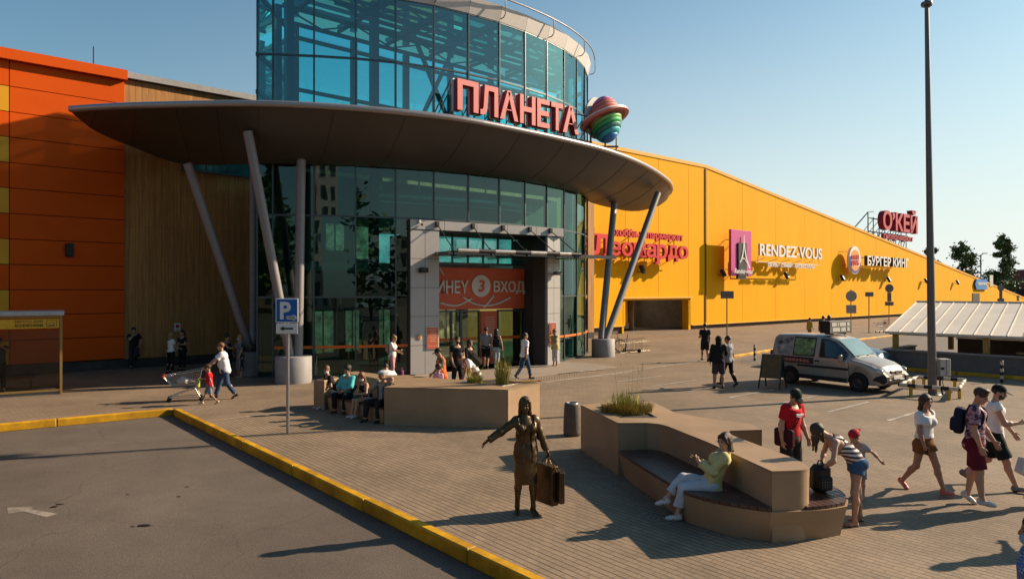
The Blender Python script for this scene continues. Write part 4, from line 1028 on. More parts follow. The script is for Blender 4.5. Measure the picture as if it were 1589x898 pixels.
def notice(px0, px1, pt, pb, y, label, nlines, m):
    x0, z1 = psign(px0, pt, y); x1, z0 = psign(px1, pb, y)
    t = thing('wall_poster', label, 'poster', PM @ Vector((x0, y, z0)), prz); w, h = x1-x0, z1-z0
    g = MB(); g.bbox((w/2, -.015, h/2), (w, .03, h), 1, bev=.01); g.box((w/2, -.022, h/2), (w*.92, .03, h*.95), 0); g.build('board', [m, M_wht], t)
    g = MB()
    for k in range(nlines):
        ww = w*random.uniform(.35, .7); g.box((w*.5, -.04, h*(.88-.62*k/nlines)), (ww, .004, h*.02), 0)
    for k in range(4): g.box((w*(.2+.2*k), -.04, h*.14), (w*.09, .004, h*.04), 0)
    g.build('printed_lines', mat('print_pale', (.75, .55, .45), .6), t)
M_pos = mat('poster_red', (.60, .12, .05), .5, var=.05)
notice(661.5, 680, 507, 541, -.01, 'red opening hours poster on the left grey pier of the entrance', 7, M_pos)
notice(852, 862.5, 500, 534, -.01, 'narrow red poster on the right grey pier behind the woman in yellow', 7, M_pos)
x0, x1 = dx(743.5), dx(768.5)
t = thing('wall_poster', 'tall red panel with rows of small print between the entrance doors', 'poster', PM @ Vector((x0, DY-.12, 0)), prz)
g = MB(); g.bbox(((x1-x0)/2, 0, 1.26), (x1-x0, .1, 2.42), 0, bev=.01); g.build('board', mat('poster_red_bright', (.66, .12, .045), .5), t)
g = MB()
for k in range(22): g.box(((x1-x0)*.55, -.055, 2.2-.085*k), ((x1-x0)*random.uniform(.5, .75), .004, .022), 0)
g.build('printed_lines', MATS['print_pale'], t)
x, z = psign(650, 522.5, -.01); t = thing('round_sticker', 'small round pale sticker on the left grey entrance pier', 'sticker', PM @ Vector((x, -.012, z)), prz)
g = MB(); g.lathe([(.001, 0), (.13, 0), (.13, .008), (.001, .008)], 24, M=Matrix.Rotation(rad(90), 3, 'X')); g.lathe([(.05, .009), (.09, .009), (.09, .012), (.05, .012)], 24, M=Matrix.Rotation(rad(90), 3, 'X'), mi=1); g.build('disc', [mat('sticker_pale', (.62, .48, .32), .6), mat('sticker_brown', (.45, .2, .08), .6)], t)
p = A(276, 507.5, 32.75); t = thing('wall_notice', 'small white no smoking notice on the shaded wood wall', 'notice', WM(mall) @ Vector((wall_u(276), .08, CAMH+(HOR-507.5)*wall_u(276)/F*0+CAMH*0+ (HOR-507.5)*32.3/F)), wrz)
g = MB(); g.box((0, -.01, 0), (.26, .02, .36), 0); g.lathe([(.055, .021), (.085, .021), (.085, .026), (.055, .026)], 20, c=(0, 0, .04), M=Matrix.Rotation(rad(90), 3, 'X'), mi=1); g.box((0, -.024, -.12), (.16, .004, .03), 1); g.build('plate', [M_wht, mat('notice_red', (.5, .05, .05), .5)], t)
# ================================================================== SEATING ISLANDS
M_grc = mat('bronze_composite', (.385, .25, .142), .5, .0, var=.12, dirt=.16, scale=1.3, bump=.25, bscale=260, spec=.35)
M_slat = mat('dark_wood_slats', (.085, .040, .028), .42, var=.35, scale=4, spec=.5)
M_soil = mat('soil', (.05, .035, .025), .95, var=.4, scale=20, bump=1.0, bscale=30)
M_edge = mat('steel_edging', (.45, .42, .40), .35, .8)
def poly_prism(g, poly, z0, z1, mi=0, bev=0.0, flare=None):
    """prism with rounded top edge; flare scales nothing but pulls the bottom inwards"""
    n = len(poly); ar = sum(poly[i][0]*poly[(i+1) % n][1]-poly[(i+1) % n][0]*poly[i][1] for i in range(n))
    if ar < 0: poly = poly[::-1]
    def inset(d):
        out = []
        for i in range(n):
            p0, p, p1 = Vector(poly[i-1]), Vector(poly[i]), Vector(poly[(i+1) % n])
            a = (p-p0).normalized(); b = (p1-p).normalized(); na = Vector((-a.y, a.x)); nb = Vector((-b.y, b.x))
            m = (na+nb); k = max(.35, m.length_squared/2); out.append(p+m*(d/max(.5, m.dot(na))))
        return out
    rings = [[(*p, z0) for p in inset(flare or 0)]]
    if bev: rings += [[(*p, z1-bev) for p in poly], [(*p, z1-bev*.3) for p in inset(bev*.3)], [(*p, z1) for p in inset(bev)]]
    else: rings += [[(*p, z1) for p in poly]]
    vs = [q for r in rings for q in r]; fs = [tuple(range(n))[::-1], tuple(range(len(vs)-n, len(vs)))]
    for r in range(len(rings)-1): fs += [(r*n+i, r*n+(i+1) % n, (r+1)*n+(i+1) % n, (r+1)*n+i) for i in range(n)]
    g.add(vs, fs, mi)
def slats(g, poly, D, wid, gap, z0, z1, mi=0):
    """boards of width wid along direction D filling a plan polygon"""
    D = Vector((D[0], D[1], 0)).normalized(); N = Vector((-D.y, D.x, 0)); s = [Vector((*p, 0)).dot(N) for p in poly]
    t = min(s)+gap
    while t < max(s):
        bm = bmesh.new(); f = bm.faces.new([bm.verts.new((*p, z1)) for p in poly])
        for (q, nrm) in ((N*t, -N), (N*(t+wid), N)):
            bmesh.ops.bisect_plane(bm, geom=bm.verts[:]+bm.edges[:]+bm.faces[:], plane_co=q, plane_no=nrm, clear_outer=True)
        for f in bm.faces:
            pts = [(v.co.x, v.co.y) for v in f.verts]
            if len(pts) >= 3: g.prism(pts, z0, z1, mi)
        bm.free(); t += wid+gap
def planter_with_hole(g, poly, hole, z1, bev=.03, lip=.03):
    """side walls, a flat top around a hole, and the hole walls"""
    poly_prism(g, poly, 0, z1-.02, 0)
    bm = bmesh.new()
    n = len(poly); ar = sum(poly[i][0]*poly[(i+1) % n][1]-poly[(i+1) % n][0]*poly[i][1] for i in range(n)); P = poly if ar > 0 else poly[::-1]
    vo = [bm.verts.new((*p, z1)) for p in P]; vi = [bm.verts.new((*p, z1)) for p in hole]
    eo = [bm.edges.new((vo[i], vo[(i+1) % n])) for i in range(n)]; ei = [bm.edges.new((vi[i], vi[(i+1) % len(vi)])) for i in range(len(vi))]
    bmesh.ops.triangle_fill(bm, use_beauty=True, use_dissolve=False, edges=eo+ei, normal=(0, 0, 1))
    bm.verts.index_update(); g.add([v.co for v in bm.verts], [[v.index for v in (f.verts if f.normal.z > 0 else reversed(f.verts))] for f in bm.faces], 0); bm.free()
    vs = [(*p, z1-.03) for p in P]+[(*p, z1) for p in P]; g.add(vs, [(i, (i+1) % n, n+(i+1) % n, n+i) for i in range(n)], 0)

# ---- the near island (B)
B0 = Vector((2.9, 12.0, 0))
Bn = thing('seating_island', 'near brown seating island with dark wood seats, a tall back and a planted grass box', 'planter bench', B0)
Btop = [(1.47, 15.16), (1.96, 13.09), (2.50, 13.10), (2.68, 13.0), (2.80, 12.80), (3.17, 11.38), (3.515, 9.58), (3.84, 9.62), (3.95, 9.645), (4.04, 9.70), (4.10, 9.79), (4.125, 9.90), (4.13, 10.05), (4.12, 10.30), (3.90, 11.18), (3.70, 12.05), (3.70, 12.25), (3.80, 12.36), (4.39, 12.45), (4.36, 13.02), (3.76, 13.5), (3.26, 14.2), (3.09, 15.62), (2.13, 15.52)]
hole = [(1.78, 14.85), (2.12, 13.62), (2.78, 13.62), (2.62, 14.95)]
ZB = .965
def world_part(g, name, m, parent):
    o = g.build(name, m, parent, world=True)
    if name in ('back_wall', 'seat_base'):
        me = o.data; bm = bmesh.new(); bm.from_mesh(me); bmesh.ops.remove_doubles(bm, verts=bm.verts, dist=.0005); bm.to_mesh(me); bm.free()
        me.polygons.foreach_set('use_smooth', [True]*len(me.polygons)); me.set_sharp_from_angle(angle=rad(26))
    return o
g = MB(); planter_with_hole(g, Btop, hole, ZB); world_part(g, 'back_wall', M_grc, Bn)
g = MB(); hp = hole
for i in range(4):
    a, b = Vector((*hp[i], ZB+.004)), Vector((*hp[(i+1) % 4], ZB+.004)); g.bar(a, b, .02, .02)
world_part(g, 'planter_edging', M_edge, Bn)
g = MB(); c = sum((Vector(h) for h in hole), Vector((0, 0)))/4; g.add([(*(c+(Vector(h)-c)*.985), ZB-.012) for h in hole], [(0, 1, 2, 3)]); world_part(g, 'soil', M_soil, Bn)
def chaikin(poly, keep=(), n=2):
    """round the corners of a plan outline except those listed in keep"""
    P = [(tuple(p), tuple(round(q, 3) for q in p) in keep) for p in poly]
    for _ in range(n):
        Q = []
        for i in range(len(P)):
            (p, kp), (a, _a), (b, _b) = P[i], P[i-1], P[(i+1) % len(P)]
            if kp: Q.append((p, True)); continue
            Q.append(((p[0]*.75+a[0]*.25, p[1]*.75+a[1]*.25), False)); Q.append(((p[0]*.75+b[0]*.25, p[1]*.75+b[1]*.25), False))
        P = Q
    return [p for p, _ in P]
seatL = [(1.955, 12.98), (2.12, 12.1), (2.36, 11.0), (2.44, 10.6), (2.55, 10.3), (2.78, 9.98), (3.1, 9.72), (3.48, 9.53), (3.52, 9.62), (3.17, 11.40), (2.81, 12.80), (2.66, 13.02), (2.5, 13.12)]
def shrink(poly, k, c=None):
    c = c or Vector((sum(p[0] for p in poly)/len(poly), sum(p[1] for p in poly)/len(poly))); return [tuple(c+(Vector(p)-c)*k) for p in poly]
g = MB(); slats(g, chaikin(seatL, {(1.955, 12.98), (3.48, 9.53), (3.52, 9.62), (2.5, 13.12)}), (-.35, 1.8), .085, .008, .43, .475); world_part(g, 'seat', M_slat, Bn)
seatR = [(4.0, 9.62), (4.30, 9.68), (4.62, 9.84), (4.80, 10.15), (4.86, 10.6), (4.72, 11.2), (4.40, 11.9), (4.0, 12.40), (3.78, 12.36), (3.69, 12.2), (3.90, 11.2), (4.10, 10.3), (4.10, 9.9)]
baseR = [(3.52, 9.57), (4.0, 9.60), (4.30, 9.66), (4.63, 9.82), (4.81, 10.14), (4.86, 10.6), (4.72, 11.2), (4.40, 11.9), (4.0, 12.42), (3.8, 12.38), (3.9, 11.2)]
baseB = seatL[:8]+[(4.0, 9.60), (4.32, 9.66), (4.64, 9.81), (4.82, 10.14), (4.87, 10.6), (4.73, 11.2), (4.41, 11.9), (4.02, 12.42), (3.6, 12.6), (2.7, 13.4), (2.2, 13.3)]
baseB = chaikin(baseB, {(1.955, 12.98), (4.02, 12.42), (3.6, 12.6), (2.7, 13.4), (2.2, 13.3), (4.0, 9.6), (4.64, 9.81), (3.48, 9.53)}, 2)
g = MB(); poly_prism(g, baseB, 0, .422, 0, 0, flare=.09); world_part(g, 'seat_base', M_grc, Bn)
g = MB(); slats(g, chaikin(seatR, {(4.0, 9.62), (4.0, 12.4), (3.78, 12.36), (4.62, 9.84)}), (-.50, 1.9), .085, .014, .425, .47); world_part(g, 'seat', M_slat, Bn)

# ---- the far island (A)
A0 = Vector((-1.6, 18.8, 0))
An = thing('seating_island', 'farther brown seating island with four people in a row on its seat', 'planter bench', A0)
Atop = [(-3.24, 17.97), (-1.4, 17.72), (-.6, 17.62), (-.094, 17.5), (.735, 18.75), (.2, 19.55), (-.6, 19.75), (-1.35, 19.45), (-2.2, 19.85), (-3.0, 20.6), (-3.6, 20.55), (-4.75, 21.5), (-5.0, 21.1), (-3.9, 19.9), (-3.3, 19.05), (-3.05, 18.55)]
holeA = [(-1.35, 18.95), (-.25, 18.15), (.30, 18.85), (-.45, 19.4)]
g = MB(); planter_with_hole(g, Atop, holeA, .96); world_part(g, 'back_wall', M_grc, An)
g = MB()
for i in range(4): g.bar(Vector((*holeA[i], .966)), Vector((*holeA[(i+1) % 4], .966)), .02, .02)
world_part(g, 'planter_edging', M_edge, An)
g = MB(); c = sum((Vector(h) for h in holeA), Vector((0, 0)))/4; g.add([(*(c+(Vector(h)-c)*.985), .948) for h in holeA], [(0, 1, 2, 3)]); world_part(g, 'soil', M_soil, An)
seatA = [(-3.27, 18.05), (-5.30, 20.28), (-4.98, 21.08), (-3.92, 19.92), (-3.32, 19.06), (-3.07, 18.58)]
g = MB(); poly_prism(g, seatA, 0, .35, 0, 0, flare=.05); world_part(g, 'seat_base', M_grc, An)
g = MB(); slats(g, seatA, (-2.0, 2.2), .085, .012, .355, .40); world_part(g, 'seat', M_slat, An)
g = MB(); poly_prism(g, [(-5.72, 20.45), (-5.36, 20.25), (-5.02, 21.05), (-5.4, 21.3)], 0, .84, 0, .02); world_part(g, 'end_block', M_grc, An)

# ---- planting: thin leaning blades
def tuft(name, label, c, rad_, n, h0, h1, cols, lean=.35, wid=.012, seed=1, head=False):
    rnd = random.Random(seed); g = MB()
    for k in range(n):
        a = rnd.uniform(0, 6.283); r = rad_*math.sqrt(rnd.random()); b = Vector((c[0]+r*math.cos(a), c[1]+r*math.sin(a)*.8, c[2]-.02))
        h = rnd.uniform(h0, h1); la = a+rnd.uniform(-1, 1); ln = lean*h*rnd.uniform(.2, 1.2); d = Vector((math.cos(la), math.sin(la), 0))
        s = Vector((-d.y, d.x, 0))*wid*.5; mi = rnd.randrange(len(cols)); p = [b+d*ln*(t**1.8)+Vector((0, 0, h*t)) for t in (0, .4, .75, 1)]
        g.add([p[0]-s, p[0]+s, p[1]-s*.9, p[1]+s*.9, p[2]-s*.6, p[2]+s*.6, p[3]], [(0, 1, 3, 2), (2, 3, 5, 4), (4, 5, 6)], mi)
        if head and rnd.random() < .5:
            q = p[3]; g.add([q-d*.01, q+s*2.2+Vector((0, 0, -.05)), q+Vector((0, 0, .10)), q-s*2.2+Vector((0, 0, -.05))], [(0, 1, 2, 3)], mi)
    t = thing(name, label, 'plant', c); return t, g
M_g = [mat('blade_%d' % i, c, .6, var=.2, scale=8) for i, c in enumerate(((.20, .24, .03), (.42, .40, .05), (.48, .38, .09), (.34, .19, .06), (.38, .12, .055), (.09, .13, .03)))]
t, g = tuft('ornamental_grass', 'green and straw coloured grass growing in the near planter box', (2.32, 14.3, .96), .5, 2400, .07, .25, [1, 1, 2, 0, 5], .6, seed=3); g.build('leaves', M_g, t, world=True)
t2, g = tuft('x', 'x', (2.30, 14.42, .96), .24, 240, .16, .36, [2, 3, 3], .25, .008, 5, True); bpy.data.objects.remove(t2); g.build('flower_stalks', M_g, t, world=True)
t2, g = tuft('x', 'x', (2.40, 14.5, .96), .35, 26, .7, 1.05, [2, 3], .2, .004, 8, True); bpy.data.objects.remove(t2); g.build('dry_stems', M_g, t, world=True)
t, g = tuft('ornamental_grass', 'low yellow green bushy plant in the farther planter box', (-.98, 18.85, .95), .20, 620, .08, .24, [1, 1, 0, 2], .5, seed=11); g.build('leaves', M_g, t, world=True)
t2, g = tuft('x', 'x', (-1.0, 19.0, .95), .2, 60, .35, .6, [5, 3], .2, .006, 12); bpy.data.objects.remove(t2); g.build('stems', M_g, t, world=True)
t, g = tuft('ornamental_grass', 'reddish upright feathery grass clump in the farther planter box', (-.25, 18.6, .95), .17, 330, .25, .62, [4, 4, 3, 5], .22, .009, 21, True); g.build('leaves', M_g, t, world=True)
t2, g = tuft('x', 'x', (-.1, 18.7, .95), .3, 30, .5, .95, [2, 3], .2, .004, 22, True); bpy.data.objects.remove(t2); g.build('dry_stems', M_g, t, world=True)
t = thing('toy_stick', 'yellow and red plastic stick lying on the edge of the farther planter', 'stick', (.36, 18.85, .985), rad(24))
g = MB(); g.bar((-.42, 0, 0), (-.12, 0, 0), .035, .03, 1); g.bar((-.12, 0, 0), (.36, 0, 0), .035, .03, 0); g.bar((.36, 0, 0), (.44, 0, 0), .04, .035, 1); g.build('stick', [mat('toy_yellow', (.75, .42, .03), .4), mat('toy_red', (.6, .05, .03), .4)], t)
t = thing('paper_sheet', 'small white paper lying on the soil edge of the farther planter', 'paper', (-1.22, 18.88, .975), .3)
g = MB(); g.add([(-.14, -.06, 0), (.12, -.07, .012), (.13, .06, .004), (-.13, .07, .02)], [(0, 1, 2, 3)]); g.build('sheet', M_wht, t)

# ---- stone litter bin
M_gran = mat('granite_aggregate', (.14, .105, .085), .8, var=.5, scale=45, bump=.5, bscale=120)
t = thing('litter_bin', 'brown speckled stone litter bin beside the near seating island', 'bin', G(888, 675))
g = MB(); g.lathe([(.18, 0), (.205, .02), (.212, .10), (.205, .4), (.19, .70), (.175, .755), (.14, .76), (.135, .74), (.13, .5), (.001, .5)], 28); g.build('body', M_gran, t)
g = MB(); g.lathe([(.145, .745), (.145, .77), (.12, .775), (.12, .6)], 28); g.build('rim', M_edge, t)

# ================================================================== PARKING SIGN, ROAD SIGNS
M_galv = mat('galvanised', (.42, .39, .37), .4, .6, var=.08)
p = G(446, 672)
t = thing('parking_sign', 'blue parking sign over a white arrow plate on a thin grey post', 'road sign', p)
H_ = 3.22
g = MB(); g.tube([(0, .03, 0), (0, .03, H_-.1)], .038, 10); g.build('post', M_galv, t)
ws = .54
g = MB(); g.bbox((0, -.03, H_-.29), (ws, .03, .58), 1, bev=.012); g.box((0, -.040, H_-.29), (ws-.05, .018, .53), 0); pb = g.build('blue_plate', [mat('road_sign_blue', (.012, .12, .42), .4), M_wht], t)
g = MB(); letters(g, 'P', (-.16, -.052, H_-.50), (1, 0, 0), (0, 0, 1), (0, -1, 0), .26, .42, .006, 0, .035); 
for k, (x, r) in enumerate(((.03, .045), (.09, .045), (.165, .065))):
    g.lathe([(r*.62, .05), (r, .05), (r, .056), (r*.62, .056), (r*.62, .05)], 20, (x, 0, H_-.46), M=Matrix.Rotation(rad(90), 3, 'X')); g.lathe([(.001, .05), (r*.3, .05), (r*.3, .056), (.001, .056)], 12, (x, 0, H_-.46), M=Matrix.Rotation(rad(90), 3, 'X'))
g.build('symbol', M_wht, pb)
g = MB(); g.bbox((0, -.03, H_-.72), (ws-.02, .03, .25), 0, bev=.01); ap_ = g.build('arrow_plate', M_wht, t)
g = MB(); g.prism([(-.17, H_-.72), (-.07, H_-.665), (-.07, H_-.70), (.15, H_-.70), (.15, H_-.74), (-.07, H_-.74), (-.07, H_-.775)], -.053, -.046, 0, fn=lambda a, b, c: (a, c, b)); g.build('arrow', M_blk, ap_)
g = MB(); g.box((0, 0, H_-.2), (.12, .08, .04)); g.box((0, 0, H_-.45), (.12, .08, .04)); g.build('clamp', M_galv, t)
M_back = mat('sign_back_grey', (.20, .175, .155), .55, .3)
def back_sign(label, px, pyb, plates_, yaw=0, grp=None):
    p = G(px, pyb); t = thing('road_sign', label, 'road sign', p, yaw, grp); s = p.y/F
    top = max((pyb-q[2])*s for q in plates_)
    g = MB(); g.tube([(0, .06, 0), (0, .06, top-.08)], .04, 8); g.build('post', M_back, t)
    for kind, w, y0, y1 in plates_:                         # kind, width px, top row, bottom row
        z1, z0 = (pyb-y0)*s, (pyb-y1)*s; w_ = w*s; g = MB()
        if kind[0] == 'o': g.lathe([(.001, -.015), (w_/2, -.015), (w_/2, .015), (.001, .015)], 28, (0, 0, (z0+z1)/2), M=Matrix.Rotation(rad(90), 3, 'X'), smooth=False)
        else: g.bbox((0, 0, (z0+z1)/2), (w_, .03, z1-z0), 0, bev=.015)
        g.box((0, .03, (z0+z1)/2+.08), (w_*.7, .04, .04)); g.box((0, .03, (z0+z1)/2-.08), (w_*.7, .04, .04))
        g.build('plate', M_back if kind[-1] != 'w' else mat('sign_back_pale', (.42, .36, .30), .55, .3), t)
    return t
back_sign('back of a wide road sign on a thin post near the two young men', 1128.5, 533, [('r', 20.5, 451.5, 463)])
back_sign('back of a round road sign above a pale plate, on the pavement behind the van', 1321, 516, [('ow', 17, 447, 471.5), ('w', 16, 473, 486)])
back_sign('back of a small rectangular road sign on a thin post right of the round sign', 1349, 517, [('r', 13, 453, 460)])
back_sign('back of a round road sign over two narrow plates beside the white shelter roof', 1380, 503, [('o', 13, 441, 453.5), ('r', 6.5, 454, 467.5), ('r', 13.5, 468, 474)])
back_sign('back of a brown round road sign seen over the white shelter roof', 1553, 487, [('o', 10.5, 441.5, 451), ('r', 5, 451, 463), ('r', 11, 463, 468)])
back_sign('small blue and white sign at the far low end of the yellow wall', 1579.5, 482, [('r', 4, 458.5, 461.8), ('w', 4, 462, 466.5)])

# ================================================================== LAMP MAST
LP = G(1447, 612)
t = thing('lamp_mast', 'tall dark tapering lamp mast standing inside a yellow and black barrier', 'lamp mast', LP)
M_mast = mat('mast_steel', (.16, .145, .14), .45, .5, var=.08, scale=2)
g = MB(); lean = -.19
zz = [0, 3, 6, 9, 11, 14.2]; g.tube([(lean*z/12.8, 0, z) for z in zz], [.135-.0055*z for z in zz], 16); g.lathe([(.26, 0), (.26, .03), (.001, .03)], 20); g.build('pole', M_mast, t)
tp = Vector((lean*14.2/12.8, 0, 14.25))
for k in range(4):
    a = rad(25+90*k); d = Vector((math.cos(a), math.sin(a), 0)); g = MB(); g.tube([tp-Vector((0, 0, .3)), tp+d*.4, tp+d*2.1+Vector((0, 0, .25))], .035, 8); arm = g.build('arm', M_mast, t)
    g = MB(); g.bbox(tp+d*2.4+Vector((0, 0, .25)), (.85, .42, .14), 0, a, .03); g.build('lamp_head', M_mast, arm)
g = MB(); g.tube([(-.18, -.02, 12.78), (-.10, -.02, 12.78)], .12, 10); g.lathe([(.16, 12.72), (.18, 12.78), (.16, 12.84)], 16, (lean, 0, 0)); g.build('collar', M_mast, t)
t = thing('control_box', 'pale grey electric control box fixed to the lamp mast', 'control box', LP+Vector((.34, -.02, .62)))
g = MB(); g.bbox((0, 0, .28), (.34, .26, .56), 0, bev=.015); g.build('cabinet', mat('cabinet_grey', (.50, .47, .45), .5, var=.06), t)
g = MB(); g.box((-.10, -.132, .25), (.10, .02, .08), 0); g.box((.02, -.131, .28), (.012, .012, .5), 0); g.build('lock_plate', M_blk, t)
g = MB(); g.tube([(-.10, 0, .02), (-.11, 0, -.3), (-.03, -.03, -.62)], .03, 8); g.tube([(-.04, 0, .02), (-.02, 0, -.25), (.1, .0, -.55)], .012, 6); g.build('cable', M_blk, t)
# barrier of striped pipes around the mast
M_by = mat('barrier_yellow', (.70, .43, .06), .5, var=.15, scale=6, dirt=.2)
M_byw = mat('barrier_cream', (.68, .56, .40), .5, var=.1, scale=6)
t = thing('pipe_barrier', 'low square barrier of yellow and black striped pipes around the lamp mast', 'barrier', LP)
cor = [G(1401, 606), G(1480, 613), G(1498, 605), G(1428, 596.5)]
cz = .36
C4 = [Vector((q.x-LP.x, q.y-LP.y, cz)) for q in (G(1396, 614), G(1487, 622), G(1497, 606), G(1423, 600.5))]
for i in range(4):
    a, b = C4[i], C4[(i+1) % 4]; g = MB(); n_ = 7
    for k in range(n_): g.tube([a.lerp(b, k/n_), a.lerp(b, (k+1)/n_)], .062, 10, mi=(k % 2) if i % 2 == 0 else ((k+1) % 2))
    g.build('rail', [M_byw, M_blk], t)
for i in range(4):
    a, b = C4[i], C4[(i+1) % 4]
    for f_ in (.2, .85):
        q = a.lerp(b, f_)
        if i % 2 == 1 and f_ > .5: continue
        g = MB(); g.tube([(q.x, q.y, 0), (q.x, q.y, cz)], .055, 10); g.build('post', M_by, t)
# bollards
def bollard(px, py, label, h=.75):
    t = thing('bollard', label, 'bollard', G(px, py), 0, 'striped bollards'); g = MB(); n_ = 6
    for k in range(n_): g.tube([(0, 0, h*k/n_), (0, 0, h*(k+1)/n_)], .055, 12, mi=k % 2)
    g.lathe([(.055, h), (.04, h+.03), (.001, h+.035)], 12, mi=0); g.build('post', [M_blk, M_byw], t); g = MB(); g.lathe([(.10, 0), (.10, .015), (.001, .015)], 12); g.build('foot', M_blk, t)
bollard(1171, 559.5, 'black and cream striped bollard between the two young men and the van')
bollard(1133, 553, 'striped bollard half hidden behind the young man in the grey top', .72)
bollard(1554.5, 593, 'black and cream striped bollard in front of the ramp wall under the shelter', .78)

# ================================================================== RAMP SHELTER
M_shr = mat('shelter_roof', (.86, .73, .58), .45, .0, var=.06, scale=1.0, dirt=.12)
Np = Vector((.6608, -.7505, 0))
e0 = Vector((16.55, 31.45, 1.60)); r0_ = Vector((21.09, 36.9, 2.84))
t = thing('ramp_shelter', 'low shelter with a pale sheet metal roof on yellow posts over a walled ramp', 'shelter', (17, 31, 0))
LR = 16.0
g = MB(); th = Vector((0, 0, .05))
def quad_slab(a, b, c, d, th): g.add([a, b, c, d, a-th, b-th, c-th, d-th], [(0, 1, 2, 3), (7, 6, 5, 4), (0, 4, 5, 1), (1, 5, 6, 2), (2, 6, 7, 3), (3, 7, 4, 0)], 0)
quad_slab(e0, e0+Np*LR, r0_+Np*LR, r0_, th)
back = r0_+Vector((d_wall.x*2.0, d_wall.y*2.0, -.6)); quad_slab(r0_, r0_+Np*LR, back+Np*LR, back, th)
nseam = 28
for k in range(nseam+1):
    q = Np*(LR*k/nseam); big = k % 7 == 2
    g.bar(e0+q+Vector((0, 0, .012)), r0_+q+Vector((0, 0, .012)), .035 if not big else .07, .035)
g.bar(r0_+Vector((0, 0, .02)), r0_+Np*LR+Vector((0, 0, .02)), .22, .05); g.bar(e0+Vector((0, 0, -.04)), e0+Np*LR+Vector((0, 0, -.04)), .05, .10)
g.build('roof', M_shr, t, world=True)
M_post = mat('shelter_post_yellow', (.45, .27, .05), .5, var=.1)
for k in range(5):
    q = e0+Np*(.35+3.45*k)+d_wall*.25; g = MB(); g.box((q.x, q.y, 1.2), (.2, .2, .78), 0, wrz); g.build('post', M_post, t, world=True)
    q = e0+Np*(.9+3.45*k)+d_wall*5.6; g = MB(); g.box((q.x, q.y, 1.25), (.2, .2, 1.4), 0, wrz); g.build('post', M_post, t, world=True)
g = MB(); g.bar(e0+d_wall*.25+Np*.1+Vector((0, 0, -.08)), e0+d_wall*.25+Np*LR+Vector((0, 0, -.08)), .10, .12); g.build('beam', M_post, t, world=True)
M_rw = mat('ramp_wall_grey', (.19, .165, .155), .7, var=.1, dirt=.2)
t = thing('ramp_wall', 'grey low wall around the ramp under the pale roofed shelter', 'wall', (17, 31, 0))
f0 = G(1374, 571); f0.z = 0
g = MB()
def wallrun(a, b, h, w): 
    d = b-a; c = (a+b)/2; g.box((c.x, c.y, h/2), (d.length, w, h), 0, math.atan2(d.y, d.x)); g.box((c.x, c.y, h+.03), (d.length+.1, w+.12, .06), 1, math.atan2(d.y, d.x))
wallrun(f0, f0+Np*17, .80, .28); wallrun(f0+d_wall*6.2+Np*1.0, f0+d_wall*6.2+Np*17, 1.05, .25); wallrun(f0+d_wall*.3, f0+d_wall*3.2, .80, .24)
g.build('wall', [M_rw, mat('ramp_cap', (.30, .26, .24), .6)], t, world=True)
g = MB(); c = f0+d_wall*3+Np*8; g.box((c.x, c.y, .012), (5.8, 16, .02), 0, wrz); struct(g.build('ramp_floor', mat('ramp_floor', (.10, .085, .075), .8)))
g = MB(); c = f0+Np*8.3+Vector((-.75, -.66, 0))*.32; 
for k in range(6): q = f0+Np*(1.45+2.9*k)+Vector((-.75, -.66, 0))*.36; g.bbox((q.x, q.y, .06), (2.88, .22, .15), 0, math.atan2(Np.y, Np.x), .02)
struct(g.build('kerb', M_kerb))
g = MB(); q = f0+Np*6.0+d_wall*1.0; t2 = thing('bench_board', 'orange brown plank resting on the far side of the ramp wall', 'plank', q); g.bbox((q.x, q.y, .90), (2.8, .35, .07), 0, math.atan2(Np.y, Np.x), .015); g.build('board', mat('plank_orange', (.50, .26, .10), .6), t2, world=True)

# ================================================================== SMOKING PAVILION
q = G(97, 611); PVX = Vector((d_wall.x, d_wall.y, 0))
t = thing('smoking_shelter', 'glazed smoking shelter with brass coloured frame and a yellow lettered header', 'shelter', q, wrz-rad(9))
M_brs = mat('shelter_brass', (.33, .20, .065), .45, .3, var=.08); M_shg = glass_mat('shelter_glass', (.90, .86, .82), .0, gcol=(.5, .5, .5))
HS, DS, LS = 2.72, 1.5, 5.2
g = MB(); g.bbox((-LS/2, DS/2, HS-.06), (LS+.1, DS+.15, .14), 0, bev=.02); g.build('roof', mat('shelter_cap', (.42, .40, .40), .5), t)
for x in (0, -LS/2, -LS):
    for y in (0, DS):
        g = MB(); g.box((x-.04, y+.04, HS/2-.05), (.075, .075, HS-.12)); g.build('post', M_brs, t)
for y in (0.04, DS+.04):
    for z in (.14, HS-.17): 
        if z < 1 or True:
            g = MB(); g.box((-LS/2, y, z), (LS-.08, .06, .07)); g.build('rail', M_brs, t)
for x in (-.04, -LS+.04):
    for z in (.14, HS-.17): g = MB(); g.box((x, DS/2+.04, z), (.06, DS-.08, .07)); g.build('rail', M_brs, t)
g = MB(); g.box((-LS/2, .035, 1.14), (LS-.16, .012, 1.9)); g.build('glass', M_shg, t)
g = MB(); g.box((-.04, DS/2+.04, 1.3), (.012, DS-.14, 2.2)); g.build('glass', M_shg, t)
g = MB(); g.box((-LS/2, DS+.045, 1.3), (LS-.16, .012, 2.2)); g.build('glass', M_shg, t)
g = MB(); g.box((-LS/2-.05, -.01, 2.33), (LS-.1, .03, .30), 0); hd = g.build('header_board', mat('header_yellow', (.62, .33, .02), .5), t)
g = MB(); letters(g, 'МЕСТО ДЛЯ', (-1.28, -.026, 2.36), (1, 0, 0), (0, 0, 1), (0, -1, 0), .74, .085, .004, 0, .01); letters(g, 'КУРЕНИЯ', (-1.28, -.026, 2.235), (1, 0, 0), (0, 0, 1), (0, -1, 0), .74, .09, .004, 0, .03)
